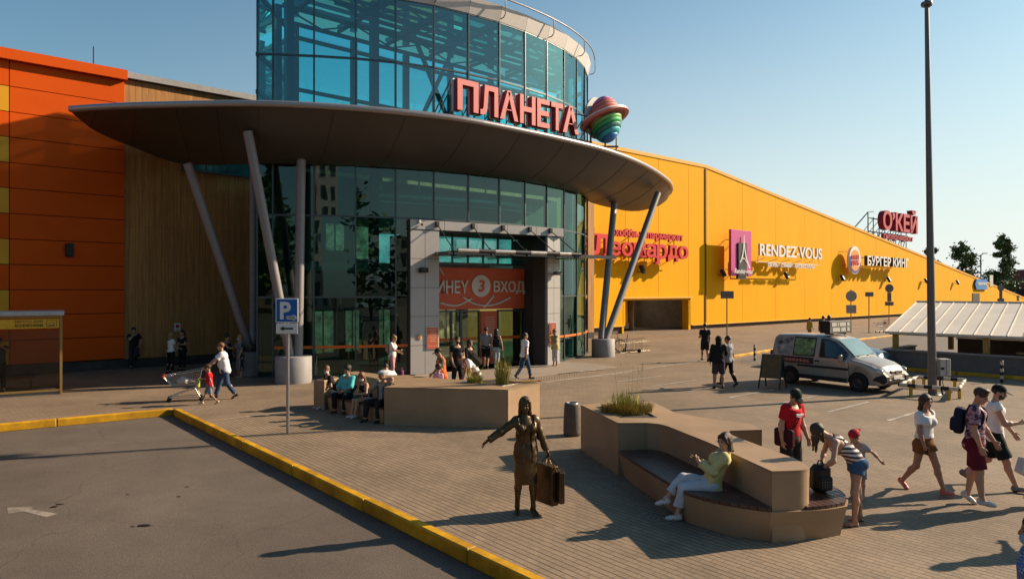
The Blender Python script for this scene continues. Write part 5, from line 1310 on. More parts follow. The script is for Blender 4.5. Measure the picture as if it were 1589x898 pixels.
g.box((-.30, -.028, 2.33), (.28, .004, .22), 1); g.box((-.30, -.030, 2.33), (.25, .004, .19), 2); g.box((-.31, -.032, 2.27), (.18, .004, .03)); g.tube([(-.24, -.032, 2.30), (-.22, -.032, 2.34), (-.30, -.032, 2.37), (-.38, -.032, 2.36)], .008, 5)
g.build('lettering', [M_blk, M_blk, MATS['header_yellow']], hd)
g = MB(); g.box((-LS/2, .75, .06), (LS-.1, DS-.1, .10)); g.build('floor', mat('shelter_floor', (.2, .19, .18), .7), t)
g = MB(); g.box((-LS/2-.3, DS-.35, .48), (LS-1.0, .4, .05)); 
for x in (-.9, -2.6, -4.4): g.box((x, DS-.35, .27), (.06, .35, .36))
g.build('bench', M_slat, t)

# ================================================================== VAN AND CAR
def vehicle(name, label, cat, loc, rz, st, wheels, wr, paint, mats, nx=70):
    """body lofted through side stations: x, z_low, z_belt, z_top, half widths low / belt / top"""
    st = np.array(sorted(st)); X = np.linspace(st[0, 0], st[-1, 0], nx); X = np.unique(np.r_[X, st[:, 0]])
    S = np.stack([np.interp(X, st[:, 0], st[:, k]) for k in range(7)], 1)
    def arch(x, zl):
        for wx in wheels:
            d = abs(x-wx); R_ = wr*1.17
            if d < R_: zl = max(zl, wr+math.sqrt(R_*R_-d*d)-.02)
        return zl
    t = thing(name, label, cat, loc, rz)
    NU = 15
    def ring(i):
        x, zl, zb, zt, wl_, wb, wt = S[i]; zl = min(arch(x, zl), zb-.05); rk = min(.10, (zt-zb)*.45+.02); h = []
        h += [(wl_, zl), (wl_+(wb-wl_)*.6, zl+(zb-zl)*.33), (wb+.012, zl+(zb-zl)*.7), (wb, zb)]
        h += [(wb+(wt-wb)*.33, zb+(zt-rk-zb)*.35), (wb+(wt-wb)*.7, zb+(zt-rk-zb)*.72), (wt, zt-rk), (wt-.05, zt-rk*.38), (wt-.13, zt-.012), (wt*.5, zt+.012), (0, zt+.02)]
        return [(x, y, z) for y, z in h]+[(x, -y, z) for y, z in h[-2::-1]]
    g = MB(); rings = [ring(i) for i in range(len(X))]; m = len(rings[0])
    g.add([q for r in rings for q in r], [(i*m+k, i*m+k+1, (i+1)*m+k+1, (i+1)*m+k) for i in range(len(X)-1) for k in range(m-1)], 0, True)
    g.add(rings[0], [tuple(range(m))], 0); g.add(rings[-1], [tuple(range(m))[::-1]], 0)
    body = g.build('body', [paint], t)
    g = MB(); g.box(((st[0, 0]+st[-1, 0])/2, 0, .42), (st[-1, 0]-st[0, 0]-.35, 1.20, .34)); 
    for wx in wheels: g.box((wx, 0, .55), (wr*2.5, 1.36, .62))
    g.build('underbody', mats['black'], t)
    for wx in wheels:
        for s in (1, -1):
            wm_ = Matrix.Rotation(rad(-90)*s, 3, 'X'); c = (wx, s*(S[:, 5].max()-.10), wr); w2 = .10
            g = MB(); g.lathe([(wr*.62, -w2), (wr*.93, -w2), (wr, -w2*.7), (wr, w2*.7), (wr*.93, w2), (wr*.62, w2), (wr*.60, w2*.6), (wr*.60, -w2)], 28, c, M=wm_); tyre = g.build('wheel', mats['tyre'], t)
            g = MB(); g.lathe([(.001, w2*.55), (wr*.22, w2*.62), (wr*.3, w2*.45), (wr*.52, w2*.5), (wr*.62, w2*.85), (wr*.62, -w2)], 24, c, M=wm_); g.build('rim', mats['rim'], tyre)
    def surf(x, tt, side, off=.006):
        r = [np.interp(x, X, S[:, k]) for k in range(7)]; _, zl, zb, zt, wl_, wb, wt = r; rk = min(.10, (zt-zb)*.45+.02)
        y = wb+(wt-wb)*tt if tt >= 0 else wb+.012+(wl_-wb)*(-tt)*.5; z = zb+(zt-rk-zb)*tt if tt >= 0 else zb+(zb-zl)*tt
        return Vector((x, side*(y+off), z))
    return t, body, surf
VM = dict(black=mat('plastic_black', (.025, .024, .024), .55), tyre=mat('tyre_rubber', (.02, .02, .02), .8), rim=mat('wheel_rim', (.055, .055, .055), .4, .5))
M_van = mat('van_paint', (.43, .375, .32), .32, .25, var=.03, coat=.4)
M_cgl = mat('car_glass', (.025, .03, .03), .05, 0, var=.4, scale=2, spec=.8)
M_ws = mat('windscreen_glass', (.20, .29, .30), .04, 0, var=.2, scale=1, spec=1.0)
st = [(-2.13, .45, 1.0, 1.58, .74, .80, .60), (-2.08, .32, 1.04, 1.72, .78, .84, .64), (-1.95, .27, 1.06, 1.79, .80, .86, .67), (-1.2, .25, 1.06, 1.83, .80, .86, .68), (-.4, .25, 1.06, 1.83, .80, .86, .68), (.12, .25, 1.06, 1.80, .80, .86, .67), (.38, .25, 1.06, 1.72, .80, .86, .66), (.62, .25, 1.06, 1.54, .80, .86, .67), (.88, .25, 1.06, 1.32, .80, .86, .70), (1.10, .25, 1.04, 1.13, .80, .86, .74), (1.35, .25, 1.0, 1.07, .80, .86, .76), (1.7, .25, .90, .99, .79, .84, .72), (1.92, .26, .78, .89, .76, .80, .66), (2.06, .30, .66, .77, .68, .72, .58), (2.13, .36, .56, .63, .60, .64, .52)]
van, vb, vs_ = vehicle('delivery_van', 'pale silver delivery van with printed sides and a sign box on its roof', 'van', (11.62, 25.35, 0), math.atan2(-.83, .56), st, (-1.33, 1.25), .315, M_van, VM)
def patch(par, name, m, xs, t0f, t1f, side, off=.006, n=10, inset=0):
    """a panel lying on the vehicle's side between two heights"""
    g = MB(); vs = []
    for k in range(n+1):
        x = xs[0]+(xs[1]-xs[0])*k/n
        for j in range(3): tt = t0f(x)+(t1f(x)-t0f(x))*j/2; vs.append(par[1](x, tt, side, off))
    fs = [(k*3+j, (k+1)*3+j, (k+1)*3+j+1, k*3+j+1) for k in range(n) for j in range(2)]
    if side > 0: fs = [f[::-1] for f in fs]
    g.add(vs, fs, 0, True); return g.build(name, m, par[0])
VP = (van, vs_)
c_ = lambda v: (lambda x: v)
M_pic = mat('van_picture', (.34, .30, .27), .4, var=.95, scale=4.5); M_pic2 = mat('van_picture_green', (.20, .28, .12), .3, var=.95, scale=5)
for sd in (-1, 1):
    patch(VP, 'side_window', M_pic, (-2.0, -1.27), c_(.02), c_(.95), sd); patch(VP, 'side_window', VM['black'], (-1.20, -.33), c_(.0), c_(1.0), sd, .008); patch(VP, 'window_picture', M_pic2, (-1.16, -.37), c_(.07), c_(.93), sd, .012)
    patch(VP, 'door_window', VM['black'], (-.16, .86), c_(.0), lambda x: min(1.0, max(.05, 1.0)), sd, .008); patch(VP, 'door_glass', M_cgl, (-.11, .80), c_(.06), c_(.93), sd, .012)
    patch(VP, 'side_stripe', VM['black'], (-1.0, .93), c_(-.46), c_(-.36), sd, .02); patch(VP, 'sill', VM['black'], (-.95, .86), c_(-.98), c_(-.80), sd, .012)
    o = patch(VP, 'lettered_band', mat('van_band_dark', (.07, .03, .03), .5, var=.4, scale=7), (-1.95, -.36), c_(-.33), c_(-.04), sd, .010)
    for k in range(9):
        x0 = -1.78+k*.145; patch((o.parent, vs_), 'band_letters', mat('van_band_red', (.62, .20, .16), .5), (x0, x0+.11), c_(-.26), c_(-.14), sd, .014, 2)
    patch(VP, 'door_handle', VM['black'], (-.30, -.12), c_(-.20), c_(-.13), sd, .03, 3); patch(VP, 'door_handle', VM['black'], (-.55, -.38), c_(-.20), c_(-.13), sd, .03, 3)
    g = MB(); q = vs_(.72, .12, sd, .12); g.bbox(q, (.12, .14, .24), 0, bev=.03); g.bar(q, vs_(.74, .0, sd, 0), .05, .04, 1); g.build('mirror', [M_van, VM['black']], van)
    g = MB(); g.ell(vs_(1.90, -.12, sd, -.08), (.17, .10, .12)); g.build('headlight', mat('headlamp', (.55, .55, .53), .1, .2, coat=1.0), van)
    g = MB(); q = vs_(-2.1, -.05, sd, -.01); g.bbox(q, (.06, .12, .40), 0, bev=.01); g.build('tail_light', mat('tail_red', (.45, .02, .015), .25), van)
# windscreen, following the loft between the hood and the roof
g = MB(); vs = []
wx_ = np.linspace(1.06, .42, 8)
for x in wx_:
    r = [np.interp(x, [q[0] for q in sorted(st)], [q[k] for q in sorted(st)]) for k in range(7)]
    for y in np.linspace(-1, 1, 9): vs.append((x+.015, y*(r[6]-.05), r[3]+.032-.02*y*y))
g.add(vs, [(i*9+k, i*9+k+1, (i+1)*9+k+1, (i+1)*9+k) for i in range(7) for k in range(8)], 0, True); g.build('windscreen', M_ws, van)
g = MB(); g.bar((1.08, -.5, 1.17), (1.0, .1, 1.24), .03, .02); g.bar((1.08, .05, 1.17), (1.0, .6, 1.24), .03, .02); g.build('wiper', VM['black'], van)
g = MB(); g.bbox((2.07, 0, .69), (.12, .72, .14), 0, bev=.03); g.box((2.135, 0, .70), (.02, .16, .10), 1); g.build('grille', [VM['black'], M_edge], van)
g = MB()
for s in (-1, 1): g.bbox((1.90, s*.60, .50), (.52, .42, .38), 0, bev=.12)
g.bbox((2.05, 0, .42), (.20, 1.1, .14), 0, bev=.04); g.build('bumper', VM['black'], van)
g = MB(); g.bbox((2.165, 0, .53), (.015, .52, .115), 0, bev=.004); g.build('number_plate', M_wht, van)
g = MB(); g.ell((2.0, -.62, .46), (.09, .07, .06)); g.build('fog_light', MATS['headlamp'], van)
g = MB(); g.bar((1.32, -.835, .98), (1.02, -.868, .5), .012, .01); g.bar((.93, -.872, 1.0), (.99, -.872, .34), .010, .01); g.build('panel_gap', VM['black'], van)
g = MB(); g.tube([(.3, .05, 1.75), (.25, .05, 1.86)], .012, 6); g.build('aerial', VM['black'], van)
RBx = thing('roof_sign', 'black framed sign box with pale lettering blocks standing on the van roof', 'sign', van.location+Vector((.0, .0, 1.845)), math.atan2(-.83, .56))
g = MB(); g.bbox((-.05, 0, .27), (.36, 1.35, .44), 0, bev=.01); g.box((-.05, .4, .03), (.3, .06, .06)); g.box((-.05, -.4, .03), (.3, .06, .06)); g.build('box', M_blk, RBx)
g = MB(); g.box((.135, 0, .27), (.012, 1.28, .40), 0); g.build('face', mat('roofsign_grey', (.22, .20, .17), .5), RBx)
g = MB()
for z, ys in ((.36, ((-.55, -.25), (-.2, -.13), (-.08, .32), (.4, .55))), (.18, ((-.5, -.05), (.02, .30), (.4, .55)))):
    for a, b in ys: g.box((.145, (a+b)/2, z), (.012, b-a, .13), 0)
g.build('lettering_block', mat('roofsign_white', (.7, .64, .55), .5), RBx)
# the blue hatchback behind the van
st2 = [(-2.0, .35, .80, 1.05, .70, .78, .60), (-1.9, .28, .86, 1.22, .75, .82, .58), (-1.6, .24, .90, 1.42, .76, .84, .56), (-.8, .24, .90, 1.49, .76, .84, .56), (0, .24, .90, 1.47, .76, .84, .56), (.4, .24, .90, 1.34, .76, .84, .58), (.95, .24, .88, 1.0, .76, .84, .68), (1.4, .24, .82, .90, .75, .83, .68), (1.85, .27, .70, .78, .70, .76, .58), (2.05, .34, .52, .6, .58, .64, .5)]
cpos = Vector((14.6, 31.6, 0))
car, cb, cs_ = vehicle('parked_car', 'blue grey car parked behind the van, only its top showing', 'car', cpos, math.atan2(.72, -.69)+math.pi, st2, (-1.25, 1.25), .30, mat('car_blue', (.10, .16, .20), .3, .4, coat=.5), VM, 50)
CP = (car, cs_)
for sd in (-1, 1):
    patch(CP, 'side_window', M_cgl, (-1.5, -.05), c_(.08), c_(.92), sd); patch(CP, 'side_window', M_cgl, (.02, .7), c_(.08), c_(.85), sd)
    g = MB(); q = cs_(.62, .1, sd, .1); g.bbox(q, (.1, .16, .12), 0, bev=.03); g.build('mirror', VM['black'], car)
g = MB(); vs = []
for x in np.linspace(.92, .42, 6):
    r = [np.interp(x, [q[0] for q in sorted(st2)], [q[k] for q in sorted(st2)]) for k in range(7)]
    for y in np.linspace(-1, 1, 9): vs.append((x+.012, y*(r[6]-.05), r[3]+.03-.02*y*y))
g.add(vs, [(i*9+k, i*9+k+1, (i+1)*9+k+1, (i+1)*9+k) for i in range(5) for k in range(8)], 0, True); g.build('windscreen', M_ws, car)

# ---- A-board
q = G(1199, 602)
t = thing('pavement_board', 'folding brown and dark pavement board standing behind the van', 'pavement board', q, rad(-40))
def leaf(s, m, name):
    g = MB(); R_ = Matrix.Rotation(rad(17)*s, 3, 'X'); T = lambda v: tuple(R_ @ Vector(v)+Vector((0, 0, 1.18)))
    vs = [(-.36, -.015, -.85), (.36, -.015, -.85), (.36, -.015, -.02), (.3, -.015, 0), (-.3, -.015, 0), (-.36, -.015, -.02)]; n = 6
    P = [T(v) for v in vs]+[T((v[0], .015, v[2])) for v in vs]; g.add(P, [tuple(range(6)), tuple(range(6, 12))[::-1]]+[(i, i+6, (i+1) % 6+6, (i+1) % 6) for i in range(6)], 0)
    for x in (-.34, .34): g.bar(T((x, 0, 0)), T((x*1.06, 0, -1.22)), .04, .04, 1)
    g.build(name, [m, VM['black']], t)
leaf(-1, mat('board_brown', (.12, .08, .03), .6, var=.3), 'front_board'); leaf(1, mat('board_chalk', (.09, .08, .085), .6, var=.9, scale=7), 'chalk_board')

# ================================================================== SHOPPING CARTS, CYCLE RACK
M_wire = mat('cart_wire', (.55, .52, .50), .3, .8); M_cred = mat('cart_red', (.62, .03, .03), .4)
def cart(label, loc, rz):
    t = thing('shopping_cart', label, 'shopping cart', loc, rz)          # local: +x is the front, handle at -x
    # basket: top at z .62 (front) .98 (back)
    def T(u, v, w):                                                    # u 0 back..1 front, v -1..1, w 0 bottom..1 top
        x0, x1 = (-.42, .44) if w < .5 else (-.48, .56)
        xb, xf = -.36-.14*w, .36+.22*w; x = xb+(xf-xb)*u; zt = .97-.17*u; zb = .52-.06*u*0; y = v*(.24+.06*w)*(1-.22*u)
        return Vector((x, y, zb+(zt-zb)*w))
    g = MB()
    for v in (-1, 1):
        for k in range(19): g.tube([T(k/18, v, 0), T(k/18, v, 1)], .004, 4, cap=False)
        for w in (0, .25, .5, .75, 1): g.tube([T(0, v, w), T(1, v, w)], .005 if w not in (0, 1) else .010, 5)
    for k in range(11):
        v = -1+.2*k; g.tube([T(1, v, 0), T(1, v, 1)], .004, 4, cap=False); g.tube([T(0, v, 0), T(0, v, 1)], .004, 4, cap=False); g.tube([T(0, v, 0), T(1, v, 0)], .004, 4, cap=False)
    for w in (.33, .66, 1): g.tube([T(1, -1, w), T(1, 1, w)], .006, 5); g.tube([T(0, -1, w), T(0, 1, w)], .006, 5)
    g.build('basket', M_wire, t)
    g = MB()
    for v in (-1, 1):
        a = T(0, v, 1); g.tube([(-.62, v*.28, 1.02), a, (-.40, v*.25, .52), (-.28, v*.24, .40), (.40, v*.17, .16), (.44, v*.17, .12)], .014, 8)
        g.tube([(-.30, v*.24, .42), (-.46, v*.26, .12)], .014, 8); g.tube([(-.46, v*.26, .14), (.42, v*.18, .14)], .012, 8)
    g.tube([(-.3, -.24, .42), (-.3, .24, .42)], .012, 8); g.build('frame', M_wire, t)
    g = MB(); g.tube([(-.62, -.29, 1.02), (-.62, .29, 1.02)], .018, 10); g.build('handle', M_cred, t)
    g = MB(); g.box(T(.10, 0, .62), (.02, .26, .20)); g.build('seat_flap', M_cred, t)
    for v in (-1, 1): g = MB(); g.bbox(T(1, v, 1.0), (.07, .05, .06), 0, bev=.012); g.build('corner_bumper', M_cred, t)
    for x, y in ((-.46, .26), (-.46, -.26), (.44, .17), (.44, -.17)):
        g = MB(); g.lathe([(.03, -.018), (.06, -.018), (.065, 0), (.06, .018), (.03, .018)], 16, (x-.02, y, .065), M=Matrix.Rotation(rad(90), 3, 'X')); g.box((x, y, .11), (.05, .05, .07)); g.build('wheel', VM['tyre'], t)
    return t
CARTP = G(286, 622); crz = math.atan2(-.42, -1.0)
ct = cart('shopping cart with white bags pushed by the man with the red shirted child', CARTP, crz)
def bag_blob(name, label, cat, loc, r, m, seed, rz=0):
    t = thing(name, label, cat, loc, rz); bm = bmesh.new(); bmesh.ops.create_icosphere(bm, subdivisions=3, radius=1); rn = random.Random(seed)
    ph = [rn.uniform(0, 6) for _ in range(6)]
    for v in bm.verts:
        c = v.co; k = 1+.14*math.sin(4*c.x+ph[0])*math.sin(5*c.y+ph[1])+.10*math.sin(7*c.z+ph[2]+3*c.x)
        v.co = Vector((c.x*r[0]*k, c.y*r[1]*k, (max(c.z, -.8)+.8)*r[2]*k*.6*(1-.15*abs(c.x))))
    g = MB(); bm.verts.index_update(); g.add([v.co for v in bm.verts], [[v.index for v in f.verts] for f in bm.faces], 0, True); bm.free(); g.build('bag', m, t); return t
M_plas = mat('bag_white', (.62, .58, .54), .45, var=.15, scale=9)
Mc = WM(ct)
bag_blob('carrier_bag', 'large white carrier bag lying in the pushed shopping cart', 'bag', Mc @ Vector((.02, .02, .53)), (.20, .15, .19), M_plas, 3)
bag_blob('carrier_bag', 'smaller beige carrier bag at the handle end of the shopping cart', 'bag', Mc @ Vector((-.22, .0, .53)), (.14, .15, .16), mat('bag_beige', (.48, .40, .30), .5, var=.2, scale=9), 5)
cart('lone shopping cart with red flap on the far pavement left of the shelter roof', G(1368, 516), rad(200))
RK = G(989, 545)
t = thing('cycle_rack', 'wire loop cycle rack beside the right column base', 'cycle rack', RK, wrz)
g = MB()
for k in range(6):
    x = -1.6+.40*k
    for dx_ in (0, .16): g.tube([(x+dx_, -.25, .02), (x+dx_, -.25, .60), (x+dx_, -.05, .78), (x+dx_, .15, .6), (x+dx_, .15, .02)], .011, 6)
for y in (-.25, .15): g.tube([(-1.8, y, .03), (.8, y, .03)], .014, 6); g.tube([(-1.8, y, .55), (.8, y, .55)], .010, 6)
g.build('frame', mat('rack_wire', (.36, .29, .20), .4, .5), t)
q = G(951.5, 547.5)+Vector((0, .7, 0))
t = thing('bicycle', 'dark bicycle half hidden behind the right column base, one wheel showing', 'bicycle', q, rad(8))
for x in (-.52, .52):
    g = MB(); g.tube([(x+.33*math.cos(a), 0, .34+.33*math.sin(a)) for a in np.linspace(0, 2*math.pi, 33)[:-1]], .034, 6, closed=True)
    for k in range(10): a = math.pi*2*k/10; g.tube([(x, 0, .34), (x+.32*math.cos(a), 0, .34+.32*math.sin(a))], .003, 4)
    g.build('wheel', VM['tyre'], t)
g = MB(); g.tube([(-.52, 0, .34), (-.05, 0, .32), (.38, 0, .78), (-.18, 0, .78), (-.52, 0, .34)], .018, 8); g.tube([(-.05, 0, .32), (-.2, 0, .88)], .016, 8); g.tube([(.38, 0, .80), (.52, 0, .34)], .015, 8); g.build('frame', mat('bike_frame', (.05, .05, .055), .4), t)
g = MB(); g.bbox((-.22, 0, .92), (.24, .13, .06), 0, bev=.025); g.build('saddle', VM['black'], t)
g = MB(); g.tube([(.36, 0, .78), (.34, 0, .98), (.30, -.26, 1.02)], .013, 8); g.tube([(.34, 0, .98), (.30, .26, 1.02)], .013, 8); g.build('handlebar', VM['black'], t)
q = G(979, 547)
t = thing('kick_scooter', 'dark electric kick scooter leaning by the cycle rack', 'scooter', q, rad(-12))
g = MB(); g.bbox((.1, 0, .13), (.62, .14, .06), 0, bev=.02); g.build('deck', VM['black'], t)
g = MB(); g.tube([(-.25, 0, .14), (-.32, 0, .2), (-.17, 0, 1.0)], .022, 8); g.tube([(-.17, -.2, 1.0), (-.17, .2, 1.0)], .016, 8); g.build('stem', VM['black'], t)
for x in (-.34, .45): g = MB(); g.lathe([(.03, -.025), (.10, -.025), (.11, 0), (.10, .025), (.03, .025)], 18, (x, 0, .11), M=Matrix.Rotation(rad(90), 3, 'X')); g.build('wheel', VM['tyre'], t)
# planter pot with dark flowers behind the third column
q = Vector((-10.35, 28.2, 0)); 
t = thing('drum_planter', 'dark leafy plant growing on top of the left column base in the shade', 'plant', (D3.x, D3.y, .95))
rn = random.Random(4); g = MB()
for k in range(420):
    p = Vector((rn.gauss(0, .24), rn.gauss(0, .24), abs(rn.gauss(.12, .12)))); s = rn.uniform(.03, .07); a = rn.uniform(0, 6.28); u_ = Vector((math.cos(a), math.sin(a), rn.uniform(-.5, .5)))*s; v_ = Vector((-math.sin(a), math.cos(a), rn.uniform(-.5, .8)))*s
    g.add([p-u_, p-v_*.6, p+u_, p+v_*.6], [(0, 1, 2, 3)], rn.randrange(2))
g.build('leaves', [mat('leaf_dark', (.03, .05, .02), .6), mat('leaf_violet', (.07, .04, .09), .6)], t)
# ================================================================== PEOPLE
# bodies and clothes are smooth blends of tapered limbs, meshed as continuous skins
def surface(prims, cell, k=.03, noise=0.0, ph=0.0, nfreq=1.0, post=None):
    lo = np.min([p['lo'] for p in prims], 0)-cell*2.5-.02; hi = np.max([p['hi'] for p in prims], 0)+cell*2.5+.02
    n = np.ceil((hi-lo)/cell).astype(int)+1
    ax = [lo[i]+cell*np.arange(n[i]) for i in range(3)]; D = np.full(n, 9.0, np.float32)
    for p in prims:
        mg = k+cell*2; a = np.maximum(0, np.floor((p['lo']-mg-lo)/cell).astype(int)); b = np.minimum(n, np.ceil((p['hi']+mg-lo)/cell).astype(int)+1)
        X, Y, Z = np.meshgrid(ax[0][a[0]:b[0]], ax[1][a[1]:b[1]], ax[2][a[2]:b[2]], indexing='ij'); P = np.stack([X, Y, Z], -1)
        d = p['f'](P)
        for (q, nn) in p.get('cut', ()): d = np.maximum(d, (P-q) @ nn)
        S = D[a[0]:b[0], a[1]:b[1], a[2]:b[2]]; kk = p.get('k', k)
        if p.get('sub'): S[...] = np.maximum(S, -d)
        else:
            h = np.clip(.5+.5*(S-d)/kk, 0, 1); S[...] = np.where(S > 8, d, S*(1-h)+d*h-kk*h*(1-h))
    if noise or post:
        X, Y, Z = np.meshgrid(*ax, indexing='ij')
        if noise:
            f = nfreq; D += noise*(np.sin(31*f*Z+9*f*X+ph+2.2*np.sin(14*f*X+11*f*Y+ph))*.6+np.sin(23*f*X-17*f*Z+19*f*Y+2*ph)*.4+np.sin(47*f*Z+29*f*Y+15*f*X+3*ph)*.3)
        if post: D = post(np.stack([X, Y, Z], -1), D)
    sg = D < 0; nx, ny, nz = np.array(n)-1
    acc = np.zeros((nx, ny, nz, 3), np.float32); cnt = np.zeros((nx, ny, nz), np.float32)
    cor = [(i, j, k_) for i in (0, 1) for j in (0, 1) for k_ in (0, 1)]
    def V(a, c): return a[c[0]:c[0]+nx, c[1]:c[1]+ny, c[2]:c[2]+nz]
    for c in cor:
        for a_ in range(3):
            if c[a_]: continue
            e = list(c); e[a_] = 1; d0, d1 = V(D, c), V(D, e); m = V(sg, c) != V(sg, e); t = np.where(m, d0/np.where(m, d0-d1, 1), 0)
            for q in range(3): acc[..., q] += m*(c[q] if q != a_ else t)
            cnt += m
    act = cnt > 0; idx = np.full(act.shape, -1); ids = np.argwhere(act); idx[act] = np.arange(len(ids))
    vs = lo+cell*(ids+acc[act]/cnt[act][:, None]); fs = []
    for a_ in range(3):
        b_, c_a = (a_+1) % 3, (a_+2) % 3
        s0 = [slice(None)]*3; s1 = [slice(None)]*3; s0[a_] = slice(0, -1); s1[a_] = slice(1, None)
        A0_, A1_ = sg[tuple(s0)], sg[tuple(s1)]; e = np.argwhere(A0_ != A1_); e = e[(e[:, b_] > 0) & (e[:, c_a] > 0) & (e[:, b_] < n[b_]-1) & (e[:, c_a] < n[c_a]-1)]
        if not len(e): continue
        fl = A0_[tuple(e.T)]; db = np.eye(3, dtype=int)[b_]; dc = np.eye(3, dtype=int)[c_a]
        q = np.stack([idx[tuple((e-db-dc).T)], idx[tuple((e-dc).T)], idx[tuple(e.T)], idx[tuple((e-db).T)]], 1)
        q[~fl] = q[~fl][:, ::-1]; fs.append(q)
    return vs, np.concatenate(fs)

def nv(v): v = np.array(v, float); return v/max(1e-9, np.linalg.norm(v))
def rc(a, b, ra, rb, **kw):
    a, b = np.array(a, float), np.array(b, float); d = b-a; L2 = max(1e-9, d @ d); r = max(ra, rb)
    def f(P):
        q = P-a; t = np.clip((q @ d)/L2, 0, 1); return np.linalg.norm(q-t[..., None]*d, axis=-1)-(ra+(rb-ra)*t)
    return dict(f=f, lo=np.minimum(a, b)-r, hi=np.maximum(a, b)+r, **kw)
def ec(a, b, wa, wb, R, **kw):
    """elliptical limb: half widths (side, front) at both ends; R's columns are side, front, up"""
    a, b = np.array(a, float), np.array(b, float); d = b-a; L2 = max(1e-9, d @ d); r = max(*wa, *wb)
    def f(P):
        q = P-a; t = np.clip((q @ d)/L2, 0, 1); q = q-t[..., None]*d; wx = wa[0]+(wb[0]-wa[0])*t; wy = wa[1]+(wb[1]-wa[1])*t; m = np.minimum(wx, wy)
        return (np.sqrt(((q @ R[:, 0])/wx)**2+((q @ R[:, 1])/wy)**2+((q @ R[:, 2])/m)**2)-1)*m
    return dict(f=f, lo=np.minimum(a, b)-r, hi=np.maximum(a, b)+r, **kw)
def el(c, r, R=np.eye(3), **kw):
    c = np.array(c, float); r = np.array(r, float); m = r.min(); M = max(r)
    def f(P):
        q = (P-c) @ R; return (np.linalg.norm(q/r, axis=-1)-1)*m
    return dict(f=f, lo=c-M, hi=c+M, **kw)
def Rx(a): c, s = math.cos(a), math.sin(a); return np.array([[1, 0, 0], [0, c, -s], [0, s, c]])
def Ry(a): c, s = math.cos(a), math.sin(a); return np.array([[c, 0, s], [0, 1, 0], [-s, 0, c]])
def Rz(a): c, s = math.cos(a), math.sin(a); return np.array([[c, -s, 0], [s, c, 0], [0, 0, 1]])
def ik(a, t, l1, l2, pole):
    a, t = np.array(a, float), np.array(t, float); d = t-a; L = np.linalg.norm(d); u = d/max(L, 1e-6); L = min(L, (l1+l2)*.999)
    x = (l1*l1-l2*l2+L*L)/(2*L); h = math.sqrt(max(0, l1*l1-x*x)); p = np.array(pole, float); p = nv(p-(p @ u)*u)
    return a+u*x+p*h, a+u*L

SKINS = dict(light=(.50, .285, .19), tan=(.42, .225, .14), pale=(.55, .33, .24))
def cloth(name, col, **kw): return mat('cloth_'+name, col, .85, var=kw.pop('var', .12), scale=kw.pop('scale', 14), bump=.25, bscale=220, spec=.15, **kw)
def pattern_mat(name, base, other, kind):
    if name in MATS: return MATS[name]
    m = mat(name, base, .85, spec=.15); n = m.node_tree.nodes; l = m.node_tree.links; b = n['Principled BSDF']; tc = n.new('ShaderNodeTexCoord')
    if kind in ('hstripe', 'vstripe'):
        w = n.new('ShaderNodeTexWave'); w.bands_direction = 'Z' if kind == 'hstripe' else 'X'; w.inputs['Scale'].default_value = 5.2 if kind == 'hstripe' else 7.0; w.inputs['Distortion'].default_value = 1.2; fac = w.outputs['Fac']; p0, p1 = .45, .55
    elif kind == 'blotch':
        w = n.new('ShaderNodeTexNoise'); w.inputs['Scale'].default_value = 16; w.inputs['Detail'].default_value = 2; fac = w.outputs['Fac']; p0, p1 = .49, .54
    else:
        w = n.new('ShaderNodeTexVoronoi'); w.inputs['Scale'].default_value = 45; fac = w.outputs['Distance']; p0, p1 = .30, .36
    l.new(tc.outputs['Object'], w.inputs['Vector']); r = n.new('ShaderNodeValToRGB'); r.color_ramp.elements[0].position = p0; r.color_ramp.elements[1].position = p1
    r.color_ramp.elements[0].color = (*base, 1); r.color_ramp.elements[1].color = (*other, 1); l.new(fac, r.inputs[0]); l.new(r.outputs[0], b.inputs['Base Color']); return m
M_eye = mat('eye_dark', (.03, .02, .015), .25); M_lip = mat('lip', (.36, .12, .10), .5)
HAIRS = dict(brown=(.055, .028, .014), dark=(.018, .012, .009), fair=(.30, .19, .08), ginger=(.20, .085, .03), grey=(.35, .33, .31), black=(.010, .008, .008))

def add_surface(g, prims, cell, k=.03, mi=0, **kw):
    vs, fs = surface(prims, cell, k, **kw); g.add(vs.tolist(), fs.tolist(), mi, True); return vs, fs

